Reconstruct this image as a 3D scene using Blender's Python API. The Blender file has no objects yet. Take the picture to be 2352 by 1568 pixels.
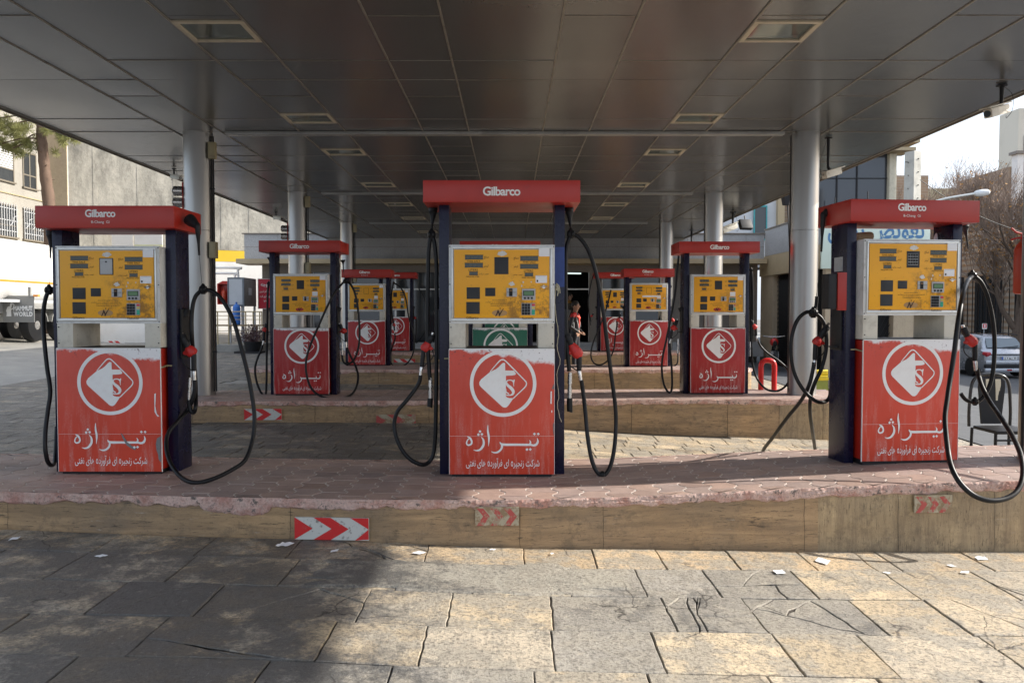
import bpy, bmesh, math, random
from mathutils import Vector, Matrix, noise
R = math.radians
S = bpy.context.scene
COL = S.collection
# ------------------------------------------------------------------ camera, sky, sun, exposure
EYE = 1.216
PITCH = R(2.1)
FD = 1829.0
cam = bpy.data.cameras.new("camera"); camo = bpy.data.objects.new("camera", cam); COL.objects.link(camo)
camo.location = (0, 0, EYE); camo.rotation_euler = (R(90) - PITCH, 0, 0)
cam.sensor_width = 36; cam.lens = 36 * FD / 2352; cam.clip_start = 0.05; cam.clip_end = 600
S.camera = camo
SUN_EL, SUN_AZ = R(30.7), R(83)          # azimuth clockwise from +Y
W = bpy.data.worlds.new("World"); S.world = W; W.use_nodes = True
wn = W.node_tree.nodes; wl = W.node_tree.links
bg = wn["Background"]
sky = wn.new("ShaderNodeTexSky"); sky.sky_type = 'NISHITA'; sky.sun_disc = False
sky.sun_elevation = SUN_EL; sky.sun_rotation = SUN_AZ
sky.air_density = 1.0; sky.dust_density = 4.0; sky.ozone_density = 1.0
wmix = wn.new("ShaderNodeMix"); wmix.data_type = 'RGBA'; wmix.inputs[0].default_value = 0.45
wmix.inputs[7].default_value = (7.6, 8.5, 10.0, 1)
wl.new(sky.outputs[0], wmix.inputs[6]); wl.new(wmix.outputs[2], bg.inputs[0])
bg.inputs[1].default_value = 0.128
sl = bpy.data.lights.new("sun", 'SUN'); sl.energy = 4.7; sl.angle = R(0.6); sl.color = (1, 0.95, 0.87)
so = bpy.data.objects.new("sun", sl); COL.objects.link(so)
sdir = Vector((math.cos(SUN_EL) * math.sin(SUN_AZ), math.cos(SUN_EL) * math.cos(SUN_AZ), math.sin(SUN_EL)))
so.rotation_euler = sdir.to_track_quat('Z', 'Y').to_euler()
S.view_settings.view_transform = 'Standard'; S.view_settings.look = 'None'
S.view_settings.exposure = 0.74; S.view_settings.gamma = 1
S.cycles.max_bounces = 8; S.cycles.diffuse_bounces = 5; S.cycles.glossy_bounces = 4

# ------------------------------------------------------------------ helpers
def at(px, py, Y):
    "pixel of the 2352x1568 view of the photograph -> point at depth Y"
    dx = (px - 1176) / FD; dy = (784 - py) / FD
    d = Vector((dx, math.cos(PITCH) + dy * math.sin(PITCH), -math.sin(PITCH) + dy * math.cos(PITCH)))
    return Vector((0, 0, EYE)) + d * (Y / d.y)
def crop(x0, y0, s):
    return lambda cx, cy, Y: at((x0 + cx * s) / 1.7417, (y0 + cy * s) / 1.7417, Y)
K1 = crop(0, 750, .7971); K2 = crop(1500, 650, .8607); K3 = crop(3050, 650, .8925)
K4 = crop(900, 850, .5422); K5 = crop(2200, 850, .5741); K6 = crop(600, 1050, .5743)
K7 = crop(3200, 1000, .5425); K8 = crop(3680, 850, .638)

def lerp_table(t, x):
    if x <= t[0][0]: return t[0][1]
    for (a, va), (b, vb) in zip(t, t[1:]):
        if x <= b: return va + (vb - va) * (x - a) / (b - a)
    return t[-1][1]
GT = [(-40, -.10), (-8, -.22), (-3.5, -.25), (-1, -.265), (0, -.31), (1.86, -.43), (4.3, -.53), (7, -.66), (16, -1.25), (22, -1.35), (60, -1.5)]
GN = [(-40, -.10), (-8, -.22), (-3.5, -.25), (-1, -.265), (0, -.31), (1.86, -.387), (3.7, -.425), (6, -.47), (7, -.5), (16, -1.0), (60, -1.5)]
def ztop(x): return lerp_table([(.8, 0.0), (3.0, .06), (6, .075)], x)
def zg(x, y):
    k = max(0, min(1, (y - 7) / 2.5)); z = lerp_table(GT, x) * k + lerp_table(GN, x) * (1 - k) + max(0, min(y, 45) - 9) * .013
    if x < -9: z += .06 * min(-x - 9, 8) * max(0, min(1, (y - 10) / 10))
    return z

def mesh_obj(name, me, parent=None, mats=()):
    o = bpy.data.objects.new(name, me); COL.objects.link(o)
    for m in mats: me.materials.append(m)
    if parent is not None:
        o.parent = parent
    return o
def tag(o, label=None, cat=None, group=None, kind=None):
    if label: o["label"] = label
    if cat: o["category"] = cat
    if group: o["group"] = group
    if kind: o["kind"] = kind
    return o
def thing(name, loc, label, cat, group=None, rz=0):
    o = bpy.data.objects.new(name, None); COL.objects.link(o); o.location = loc; o.rotation_euler = (0, 0, rz)
    o.empty_display_size = .2
    return tag(o, label, cat, group)

class MB:
    "collects geometry; build() links it as ONE mesh object"
    def __init__(s): s.bm = bmesh.new(); s.org = Vector((0, 0, 0)); s.mi = 0
    def _f(s, vs, smooth=False):
        try:
            f = s.bm.faces.new(vs); f.material_index = s.mi; f.smooth = smooth; return f
        except ValueError: return None
    def box(s, x0, x1, y0, y1, z0, z1, bev=0.0):
        vs = [s.bm.verts.new((x, y, z)) for x in (x0, x1) for y in (y0, y1) for z in (z0, z1)]
        q = [(0, 1, 3, 2), (4, 6, 7, 5), (0, 4, 5, 1), (2, 3, 7, 6), (0, 2, 6, 4), (1, 5, 7, 3)]
        fs = [s._f([vs[i] for i in t]) for t in q]
        if bev > 0:
            es = list({e for f in fs for e in f.edges})
            r = bmesh.ops.bevel(s.bm, geom=es, offset=bev, segments=2, profile=.6, affect='EDGES', material=-1)
        return vs
    def obox(s, c, size, rot=(0, 0, 0), bev=0.0):
        n0 = len(s.bm.verts); s.bm.verts.ensure_lookup_table()
        old = set(s.bm.verts)
        hx, hy, hz = [a / 2 for a in size]
        s.box(-hx, hx, -hy, hy, -hz, hz, bev)
        from mathutils import Euler
        M = Matrix.Translation(Vector(c)) @ Euler(rot).to_matrix().to_4x4()
        for v in s.bm.verts:
            if v not in old: v.co = M @ v.co
    def poly(s, pts, smooth=False):
        return s._f([s.bm.verts.new(p) for p in pts], smooth)
    def prism(s, pts2, a, b, plane='XZ'):
        "extrude a 2-D outline between a and b along the remaining axis"
        def m(p, t):
            return (p[0], t, p[1]) if plane == 'XZ' else ((t, p[0], p[1]) if plane == 'YZ' else (p[0], p[1], t))
        A = [s.bm.verts.new(m(p, a)) for p in pts2]; B = [s.bm.verts.new(m(p, b)) for p in pts2]
        n = len(pts2); s._f(A); s._f(B[::-1])
        for i in range(n): s._f([A[i], B[i], B[(i + 1) % n], A[(i + 1) % n]])
    def tube(s, pts, r, seg=10, cap=True, flat=1.0):
        pts = [Vector(p) for p in pts]
        if not hasattr(r, '__len__'): r = [r] * len(pts)
        rings = []; up = None
        for i, p in enumerate(pts):
            t = (pts[min(i + 1, len(pts) - 1)] - pts[max(i - 1, 0)])
            if t.length < 1e-9: t = Vector((0, 0, 1))
            t.normalize()
            if up is None:
                up = Vector((0, 1, 0)) if abs(t.y) < .9 else Vector((1, 0, 0))
            u = up - t * up.dot(t)
            if u.length < 1e-6: u = t.orthogonal()
            u.normalize(); up = u; w = t.cross(u)
            rings.append([s.bm.verts.new(p + (u * math.cos(2 * math.pi * k / seg) * flat + w * math.sin(2 * math.pi * k / seg)) * r[i]) for k in range(seg)])
        for A, B in zip(rings, rings[1:]):
            for k in range(seg): s._f([A[k], A[(k + 1) % seg], B[(k + 1) % seg], B[k]], True)
        if cap: s._f(rings[0][::-1]); s._f(rings[-1])
    def cyl(s, a, b, r, seg=20): s.tube([a, b], r, seg)
    def lathe(s, prof, c=(0, 0, 0), seg=24, axis='Z'):
        rings = []
        for rr, h in prof:
            ring = []
            for k in range(seg):
                a = 2 * math.pi * k / seg; x, y = rr * math.cos(a), rr * math.sin(a)
                p = (x, y, h) if axis == 'Z' else ((x, h, y) if axis == 'Y' else (h, x, y))
                ring.append(s.bm.verts.new(Vector(c) + Vector(p)))
            rings.append(ring)
        for A, B in zip(rings, rings[1:]):
            for k in range(seg): s._f([A[k], A[(k + 1) % seg], B[(k + 1) % seg], B[k]], True)
        s._f(rings[0][::-1]); s._f(rings[-1])
    def addmesh(s, me, M):
        n = len(s.bm.verts); old = set(s.bm.verts); oldf = set(s.bm.faces)
        s.bm.from_mesh(me)
        for v in s.bm.verts:
            if v not in old: v.co = M @ v.co
        for f in s.bm.faces:
            if f not in oldf: f.material_index = s.mi
    def ribbon(s, pts, y=0.0, th=.001):
        "flat calligraphic stroke in XZ: pts = (x, z, width), 3 mm-thin relief facing -Y"
        P = catmull([Vector((a, b, c)) for a, b, c in pts], 5)
        L = []; Rr = []
        for i, p in enumerate(P):
            q = P[min(i + 1, len(P) - 1)]; o = P[max(i - 1, 0)]
            t = Vector((q.x - o.x, q.y - o.y)); t.normalize() if t.length > 0 else None
            n = Vector((-t.y, t.x)) * max(p.z, .0008) / 2
            L.append((p.x + n.x, p.y + n.y)); Rr.append((p.x - n.x, p.y - n.y))
        a = [s.bm.verts.new((u[0], y, u[1])) for u in L]; b = [s.bm.verts.new((u[0], y, u[1])) for u in Rr]
        for i in range(len(a) - 1): s._f([a[i], b[i], b[i + 1], a[i + 1]])
    def build(s, name, mat, parent=None, recalc=True, org=None):
        if recalc: bmesh.ops.recalc_face_normals(s.bm, faces=s.bm.faces)
        if org is not None:
            for v in s.bm.verts: v.co -= Vector(org)
        me = bpy.data.meshes.new(name); s.bm.to_mesh(me); s.bm.free(); me.set_sharp_from_angle(angle=R(38))
        o = mesh_obj(name, me, parent, mat if isinstance(mat, (list, tuple)) else [mat])
        if org is not None and parent is None: o.location = org
        return o
def catmull(P, n=6):
    out = []
    for i in range(len(P) - 1):
        p0 = P[max(i - 1, 0)]; p1 = P[i]; p2 = P[i + 1]; p3 = P[min(i + 2, len(P) - 1)]
        for k in range(n):
            t = k / n
            out.append(.5 * ((2 * p1) + (p2 - p0) * t + (2 * p0 - 5 * p1 + 4 * p2 - p3) * t * t + (3 * p1 - p0 - 3 * p2 + p3) * t ** 3))
    out.append(P[-1].copy()); return out

# ------------------------------------------------------------------ materials
def nodes(name):
    m = bpy.data.materials.new(name); m.use_nodes = True
    nt = m.node_tree; return m, nt, nt.nodes["Principled BSDF"]
def N(nt, t, **kw):
    n = nt.nodes.new(t)
    for k, v in kw.items(): setattr(n, k, v)
    return n
def L(nt, a, b): nt.links.new(a, b)
def noise_n(nt, scale, detail=4, rough=.55, vec=None, dist=0):
    n = N(nt, "ShaderNodeTexNoise"); n.inputs["Scale"].default_value = scale; n.inputs["Detail"].default_value = detail
    n.inputs["Roughness"].default_value = rough; n.inputs["Distortion"].default_value = dist
    if vec is not None: L(nt, vec, n.inputs["Vector"])
    return n.outputs["Fac"]
def ramp(nt, fac, a, b, ca=0.0, cb=1.0):
    r = N(nt, "ShaderNodeMapRange"); r.clamp = True
    r.inputs[1].default_value = a; r.inputs[2].default_value = b; r.inputs[3].default_value = ca; r.inputs[4].default_value = cb
    L(nt, fac, r.inputs[0]); return r.outputs[0]
def mixc(nt, fac, a, b, mode='MIX'):
    m = N(nt, "ShaderNodeMix", data_type='RGBA', blend_type=mode)
    if hasattr(fac, 'links'): L(nt, fac, m.inputs[0])
    else: m.inputs[0].default_value = fac
    for v, k in ((a, 6), (b, 7)):
        if hasattr(v, 'links'): L(nt, v, m.inputs[k])
        else: m.inputs[k].default_value = (*v, 1)
    return m.outputs[2]
def math_n(nt, op, a, b=None):
    m = N(nt, "ShaderNodeMath", operation=op)
    for v, k in ((a, 0), (b, 1)):
        if v is None: continue
        if hasattr(v, 'links'): L(nt, v, m.inputs[k])
        else: m.inputs[k].default_value = v
    return m.outputs[0]
def coord(nt, kind="Object", scale=(1, 1, 1), rot=(0, 0, 0)):
    tc = N(nt, "ShaderNodeTexCoord"); mp = N(nt, "ShaderNodeMapping")
    mp.inputs["Scale"].default_value = scale; mp.inputs["Rotation"].default_value = rot
    L(nt, tc.outputs[kind], mp.inputs[0]); return mp.outputs[0]
def coord_r(nt, scale=(1, 1, 1)):
    "object coordinates shifted by the object's own random number, so that repeats wear differently"
    tc = N(nt, "ShaderNodeTexCoord"); oi = N(nt, "ShaderNodeObjectInfo"); mm = N(nt, "ShaderNodeMath", operation='MULTIPLY'); mm.inputs[1].default_value = 37.0
    L(nt, oi.outputs["Random"], mm.inputs[0]); va = N(nt, "ShaderNodeVectorMath", operation='ADD'); L(nt, tc.outputs["Object"], va.inputs[0]); L(nt, mm.outputs[0], va.inputs[1])
    mp = N(nt, "ShaderNodeMapping"); mp.inputs["Scale"].default_value = scale; L(nt, va.outputs[0], mp.inputs[0]); return mp.outputs[0]
def geo_pos(nt, scale=(1, 1, 1)):
    g = N(nt, "ShaderNodeNewGeometry"); mp = N(nt, "ShaderNodeMapping"); mp.inputs["Scale"].default_value = scale
    L(nt, g.outputs["Position"], mp.inputs[0]); return mp.outputs[0]
def bump(nt, bs, h, strength=.3, dist=.01):
    b = N(nt, "ShaderNodeBump"); b.inputs["Strength"].default_value = strength; b.inputs["Distance"].default_value = dist
    L(nt, h, b.inputs["Height"]); L(nt, b.outputs[0], bs.inputs["Normal"])
def paint(name, c, rough=.4, metal=0.0, dirt=.35, dcol=(.05, .04, .035), scale=6, bmp=.08, spec=.5, stretch=(1, 1, 1), chips=None):
    m, nt, b = nodes(name); v = coord_r(nt, scale=stretch)
    n1 = noise_n(nt, scale, 6, .65, v); n2 = noise_n(nt, scale * 7, 4, .6, v)
    f = ramp(nt, n1, .5, .78, 0, dirt); f2 = ramp(nt, n2, .62, .74, 0, dirt * .9)
    col = mixc(nt, f, c, dcol); col = mixc(nt, f2, col, dcol)
    col = mixc(nt, ramp(nt, noise_n(nt, scale * .4, 2, .5, v), .3, .7, 0, .25), col, tuple(min(1, x * 1.25 + .01) for x in c))
    if chips:
        n3 = noise_n(nt, chips[1], 5, .7, coord(nt, scale=(1, 1, .45)))
        col = mixc(nt, ramp(nt, n3, chips[2], chips[2] + .02), col, chips[0])
    L(nt, col, b.inputs["Base Color"]); b.inputs["Metallic"].default_value = metal
    L(nt, ramp(nt, n1, .2, .8, rough * .8, min(1, rough * 1.35)), b.inputs["Roughness"])
    b.inputs["Specular IOR Level"].default_value = spec
    if bmp: bump(nt, b, n2, bmp, .003)
    return m
def flat(name, c, rough=.5, metal=0.0, spec=.5, emit=None):
    m, nt, b = nodes(name); b.inputs["Base Color"].default_value = (*c, 1); b.inputs["Roughness"].default_value = rough
    b.inputs["Metallic"].default_value = metal; b.inputs["Specular IOR Level"].default_value = spec
    if emit: b.inputs["Emission Color"].default_value = (*c, 1); b.inputs["Emission Strength"].default_value = emit
    return m
M = {}
M['red'] = paint("red_enamel", (.40, .018, .008), .33, dirt=.35, dcol=(.10, .02, .02), scale=3, bmp=.02)
M['navy'] = paint("navy_enamel", (.006, .006, .028), .26, dirt=.5, dcol=(.007, .006, .008), spec=.35, scale=4, chips=((.45, .42, .38), 26, .735))
M['cream'] = paint("cream_steel", (.60, .57, .49), .45, dirt=.55, dcol=(.16, .12, .08), scale=9)
M['whiteframe'] = paint("white_frame", (.66, .67, .66), .42, dirt=.5, dcol=(.22, .20, .18), scale=14, stretch=(1, 1, 1))
M['alu'] = paint("aluminium_trim", (.60, .60, .57), .3, .7, dirt=.4, dcol=(.2, .19, .17), scale=10)
M['rubber'] = paint("black_rubber", (.005, .005, .006), .40, dirt=.4, dcol=(.022, .021, .02), scale=8, bmp=.1, spec=.3)
M['black'] = paint("black_plastic", (.012, .012, .014), .5, dirt=.4, dcol=(.04, .038, .035), scale=8, spec=.35)
M['blackblank'] = paint("charcoal_blank", (.018, .02, .024), .55, dirt=.3, dcol=(.04, .04, .04), scale=12)
M['guard'] = paint("red_rubber_guard", (.55, .025, .02), .42, dirt=.6, dcol=(.16, .01, .01), scale=14, bmp=.3)
M['chrome'] = paint("worn_chrome", (.62, .60, .57), .25, .9, dirt=.5, dcol=(.12, .11, .10), scale=20)
M['lcd'] = paint("dull_lcd", (.055, .065, .055), .25, dirt=.3, dcol=(.03, .035, .03), scale=20)
M['green_lcd'] = flat("green_screen", (.09, .20, .08), .2)
M['ink'] = flat("dark_ink", (.045, .02, .01), .7)
M['white'] = paint("white_lettering", (.80, .80, .78), .5, dirt=.22, dcol=(.50, .38, .35), scale=14)
M['plastic_grey'] = paint("grey_plastic", (.42, .43, .44), .45, dirt=.5, dcol=(.15, .13, .1), scale=18)
M['tornpaper'] = paint("torn_label", (.66, .65, .62), .8, dirt=.7, dcol=(.40, .25, .10), scale=40)
M['paper'] = paint("white_paper", (.82, .83, .86), .8, dirt=.1, dcol=(.5, .5, .5), scale=8)
M['key_red'] = flat("red_key", (.6, .03, .04), .4); M['key_yellow'] = flat("yellow_key", (.62, .5, .12), .4); M['key_green'] = flat("green_key", (.02, .38, .24), .4)
M['steel'] = paint("brushed_column", (.36, .355, .345), .33, .9, dirt=.25, dcol=(.40, .39, .37), scale=1.5, stretch=(3, 3, .25), bmp=.02)
M['gold'] = paint("beige_box", (.34, .29, .17), .5, dirt=.5, scale=12)
M['glass'] = flat("dark_glass", (.03, .035, .04), .05, 0, .8)
M['void'] = flat("dark_inside", (.012, .012, .012), .9)
M['wood'] = paint("brown_wood", (.16, .09, .045), .6, dirt=.5)
M['brass'] = paint("beige_pipe", (.42, .34, .2), .4, .4, dirt=.4)
M['blue'] = paint("blue_plastic", (.02, .13, .45), .4)
M['whitewall'] = paint("white_wall", (.74, .72, .68), .8, dirt=.35, dcol=(.4, .36, .3), scale=1.2)
M['yellow'] = paint("yellow_paint", (.75, .50, .03), .6, dirt=.2, dcol=(.5, .35, .1), scale=3)
M['tan'] = paint("tan_fascia", (.42, .33, .20), .55, dirt=.3, dcol=(.2, .15, .1), scale=2)
M['extinguisher'] = paint("extinguisher_red", (.42, .045, .015), .35, dirt=.4, scale=8)

def panel_mat(name, c, worn):
    "faded printed steel door: white worn patch along the top edge, pale scratches below"
    m, nt, b = nodes(name); v = coord(nt)
    sx = N(nt, "ShaderNodeSeparateXYZ"); L(nt, v, sx.inputs[0])
    vr = coord_r(nt); n = noise_n(nt, 7, 8, .72, vr); nf = noise_n(nt, 2.2, 5, .6, vr)
    streak = noise_n(nt, 30, 5, .6, coord_r(nt, (1, 1, .12))); fine = noise_n(nt, 160, 3, .6, coord_r(nt, (1, 1, .5)))
    base = mixc(nt, ramp(nt, nf, .3, .7, 0, .55), c, tuple(min(1, x * 1.3 + .018) for x in c))
    # rubbed pale streaks that get denser towards the foot
    low = ramp(nt, sx.outputs[2], .60, .02, 0.06, .85)
    rub = math_n(nt, 'MULTIPLY', ramp(nt, streak, .48, .72), low)
    rub = math_n(nt, 'MULTIPLY', rub, ramp(nt, fine, .4, .6, .3, 1))
    base = mixc(nt, rub, base, (.62, .40, .36))
    base = mixc(nt, math_n(nt, 'MULTIPLY', ramp(nt, noise_n(nt, 24, 7, .75, vr), .64, .70), .5), base, (.16, .02, .02))
    # white worn band at the top, right side deeper
    xr = ramp(nt, sx.outputs[0], -.12, .22, .004, worn)
    oi_ = N(nt, "ShaderNodeObjectInfo"); edge = math_n(nt, 'SUBTRACT', math_n(nt, 'SUBTRACT', .955, xr), math_n(nt, 'MULTIPLY', oi_.outputs["Random"], .022))
    hh = math_n(nt, 'ADD', sx.outputs[2], math_n(nt, 'MULTIPLY', math_n(nt, 'SUBTRACT', n, .5), .14))
    wmask = math_n(nt, 'GREATER_THAN', hh, edge)
    soft = N(nt, "ShaderNodeMapRange"); L(nt, math_n(nt, 'SUBTRACT', hh, edge), soft.inputs[0])
    soft.inputs[1].default_value = -.018; soft.inputs[2].default_value = .004
    base = mixc(nt, soft.outputs[0], base, (.80, .79, .79))
    spots = math_n(nt, 'MULTIPLY', ramp(nt, noise_n(nt, 42, 5, .7, vr), .60, .64), ramp(nt, sx.outputs[2], .80, .93))
    base = mixc(nt, math_n(nt, 'MULTIPLY', spots, .8), base, (.10, .03, .03))
    L(nt, base, b.inputs["Base Color"]); b.inputs["Roughness"].default_value = .42
    bump(nt, b, nf, .15, .01)
    return m
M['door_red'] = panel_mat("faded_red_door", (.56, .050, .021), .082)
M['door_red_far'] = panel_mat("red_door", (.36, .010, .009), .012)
M['door_green'] = panel_mat("green_door", (.008, .13, .075), .012)
def yellow_mat(name, amount):
    m, nt, b = nodes(name); v = coord(nt)
    sx = N(nt, "ShaderNodeSeparateXYZ"); L(nt, v, sx.inputs[0])
    vr = coord_r(nt); n = noise_n(nt, 22, 8, .75, vr); nb = noise_n(nt, 5, 4, .6, vr); nl = noise_n(nt, 3, 3, .5, vr)
    zone = math_n(nt, 'MULTIPLY', ramp(nt, sx.outputs[0], -.06, .08), ramp(nt, sx.outputs[2], .10, -.02))
    f = math_n(nt, 'MULTIPLY', ramp(nt, math_n(nt, 'ADD', math_n(nt, 'MULTIPLY', n, .6), math_n(nt, 'MULTIPLY', nb, .5)), .535, .63), zone)
    col = mixc(nt, ramp(nt, nl, .3, .7, 0, .5), (.88, .42, .008), (.80, .33, .010))
    col = mixc(nt, math_n(nt, 'MULTIPLY', f, amount), col, (.10, .05, .02))
    col = mixc(nt, math_n(nt, 'MULTIPLY', ramp(nt, noise_n(nt, 60, 4, .6, v), .66, .7), .5), col, (.3, .14, .03))
    L(nt, col, b.inputs["Base Color"]); b.inputs["Roughness"].default_value = .42; return m
M['plate'] = yellow_mat("dirty_yellow_plate", .68); M['plate_far'] = yellow_mat("yellow_plate", .4)

def slab_mat():
    m, nt, b = nodes("worn_limestone_paving"); v = geo_pos(nt)
    at_ = N(nt, "ShaderNodeAttribute"); at_.attribute_name = "tint"
    sx = N(nt, "ShaderNodeSeparateXYZ"); L(nt, v, sx.inputs[0])
    cloud = noise_n(nt, 1.5, 8, .68, v, .1); patch = noise_n(nt, 3.2, 10, .74, v, .15); grain = noise_n(nt, 55, 8, .75, v); gr2 = noise_n(nt, 210, 4, .7, v); mid = noise_n(nt, 14, 9, .75, v, .3)
    base = mixc(nt, ramp(nt, cloud, .35, .7, 0, 1), (.68, .56, .40), (.56, .47, .345))
    base = mixc(nt, 1.0, base, at_.outputs["Color"], 'MULTIPLY')
    skin = ramp(nt, patch, .46, .54)
    base = mixc(nt, math_n(nt, 'MULTIPLY', skin, .80), base, (.40, .365, .305))
    base = mixc(nt, math_n(nt, 'MULTIPLY', ramp(nt, mid, .50, .66), .5), base, (.22, .20, .17))
    base = mixc(nt, math_n(nt, 'MULTIPLY', ramp(nt, mid, .44, .34), .35), base, (.60, .52, .40))
    left = math_n(nt, 'MULTIPLY', ramp(nt, sx.outputs[0], 0.0, -1.2, -.075, .155), ramp(nt, sx.outputs[1], 5.15, 4.85, .6, 1))  # darker to the left: oil stains plus canopy shade put into the colour
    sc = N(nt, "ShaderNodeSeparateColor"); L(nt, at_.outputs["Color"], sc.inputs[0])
    per = math_n(nt, 'MULTIPLY', math_n(nt, 'SUBTRACT', .95, sc.outputs[0]), .13)      # each slab takes the grime and painted shade differently
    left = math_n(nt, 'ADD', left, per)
    oil_shade = ramp(nt, math_n(nt, 'ADD', noise_n(nt, 2.6, 10, .78, v, .12), left), .505, .640)
    base = mixc(nt, math_n(nt, 'MULTIPLY', oil_shade, .80), base, (.052, .058, .066))
    base = mixc(nt, math_n(nt, 'MULTIPLY', math_n(nt, 'MULTIPLY', ramp(nt, noise_n(nt, 6, 9, .8, v), .54, .60), oil_shade), .6), base, (.15, .145, .14))
    base = mixc(nt, math_n(nt, 'MULTIPLY', ramp(nt, grain, .49, .61), .68), base, (.085, .077, .068))
    fl = noise_n(nt, 30, 8, .8, v); base = mixc(nt, math_n(nt, 'MULTIPLY', ramp(nt, fl, .62, .66), .6), base, (.50, .47, .42))
    base = mixc(nt, math_n(nt, 'MULTIPLY', ramp(nt, gr2, .60, .68), .45), base, (.62, .57, .48))
    spots = noise_n(nt, 7, 6, .75, v)
    base = mixc(nt, math_n(nt, 'MULTIPLY', ramp(nt, spots, .66, .70), .75), base, (.05, .043, .036))
    vd = N(nt, "ShaderNodeVectorMath", operation='ADD'); nn = N(nt, "ShaderNodeTexNoise"); nn.inputs["Scale"].default_value = 5; nn.inputs["Detail"].default_value = 5; L(nt, v, nn.inputs["Vector"])
    vs = N(nt, "ShaderNodeVectorMath", operation='SCALE'); vs.inputs["Scale"].default_value = .22; L(nt, nn.outputs["Color"], vs.inputs[0]); L(nt, v, vd.inputs[0]); L(nt, vs.outputs[0], vd.inputs[1])
    vo = N(nt, "ShaderNodeTexVoronoi", feature='DISTANCE_TO_EDGE'); vo.inputs["Scale"].default_value = 2.3; L(nt, vd.outputs[0], vo.inputs["Vector"])
    hair = math_n(nt, 'MULTIPLY', ramp(nt, vo.outputs["Distance"], .016, .004), ramp(nt, noise_n(nt, 1.3, 3, .5, v), .52, .60))      # hairline cracks
    base = mixc(nt, math_n(nt, 'MULTIPLY', hair, .8), base, (.035, .03, .027))
    L(nt, base, b.inputs["Base Color"])
    L(nt, math_n(nt, 'SUBTRACT', ramp(nt, patch, .3, .7, .66, .5), math_n(nt, 'MULTIPLY', oil_shade, .08)), b.inputs["Roughness"])
    b.inputs["Specular IOR Level"].default_value = .4
    h = math_n(nt, 'ADD', math_n(nt, 'MULTIPLY', mid, 1.0), math_n(nt, 'MULTIPLY', grain, .8))
    h = math_n(nt, 'ADD', h, math_n(nt, 'MULTIPLY', skin, .3))
    bump(nt, b, h, .8, .012); return m
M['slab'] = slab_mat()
def ground_mat(name, c1, c2, rough=.8, sc=3):
    m, nt, b = nodes(name); v = geo_pos(nt)
    a = noise_n(nt, sc, 7, .65, v); g = noise_n(nt, 90, 4, .7, v)
    col = mixc(nt, ramp(nt, a, .3, .7), c1, c2); col = mixc(nt, ramp(nt, g, .45, .7, 0, .45), col, tuple(x * .4 for x in c1))
    L(nt, col, b.inputs["Base Color"]); b.inputs["Roughness"].default_value = rough
    bump(nt, b, g, .5, .006); return m
M['joint'] = ground_mat("dark_joint_dirt", (.035, .03, .026), (.085, .07, .055))
M['asphalt'] = ground_mat("asphalt", (.075, .078, .082), (.11, .112, .115), .75)
M['cement'] = ground_mat("cement_patch", (.34, .30, .24), (.46, .41, .33), .85, 5)
M['earth'] = ground_mat("outer_ground", (.16, .15, .14), (.24, .22, .19), .8, .6)
M['plaza'] = ground_mat("plaza_concrete", (.22, .215, .20), (.36, .34, .30), .6, 1.5)
def paver_mat():
    m, nt, b = nodes("red_interlocking_pavers"); v = geo_pos(nt)
    at_ = N(nt, "ShaderNodeAttribute"); at_.attribute_name = "tint"
    a = noise_n(nt, 5, 6, .65, v); g = noise_n(nt, 120, 4, .7, v); w = noise_n(nt, 16, 7, .7, v)
    col = mixc(nt, ramp(nt, a, .3, .7), (.42, .305, .26), (.31, .225, .195))
    col = mixc(nt, 1.0, col, at_.outputs["Color"], 'MULTIPLY')
    col = mixc(nt, math_n(nt, 'MULTIPLY', ramp(nt, w, .55, .66), .5), col, (.42, .30, .25))
    col = mixc(nt, math_n(nt, 'MULTIPLY', ramp(nt, g, .55, .7), .5), col, (.09, .06, .05))
    L(nt, col, b.inputs["Base Color"]); b.inputs["Roughness"].default_value = .62; bump(nt, b, math_n(nt, 'ADD', g, w), .4, .004); return m
M['paver'] = paver_mat()
M['grout'] = paint("pale_grout", (.62, .57, .52), .9, dirt=.7, dcol=(.25, .2, .17), scale=5)
def lip_mat():
    m, nt, b = nodes("crumbling_pink_mortar"); v = geo_pos(nt)
    a = noise_n(nt, 6, 8, .72, v); c = noise_n(nt, 16, 8, .75, v); g = noise_n(nt, 70, 5, .7, v)
    col = mixc(nt, ramp(nt, a, .40, .55), (.52, .28, .225), (.70, .50, .43))
    col = mixc(nt, ramp(nt, c, .56, .60), col, (.20, .165, .145))
    col = mixc(nt, ramp(nt, g, .50, .72, 0, .6), col, (.16, .11, .09))
    L(nt, col, b.inputs["Base Color"]); b.inputs["Roughness"].default_value = .85
    bump(nt, b, math_n(nt, 'ADD', c, math_n(nt, 'MULTIPLY', g, .6)), 1, .02); return m
M['lip'] = lip_mat()
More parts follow.
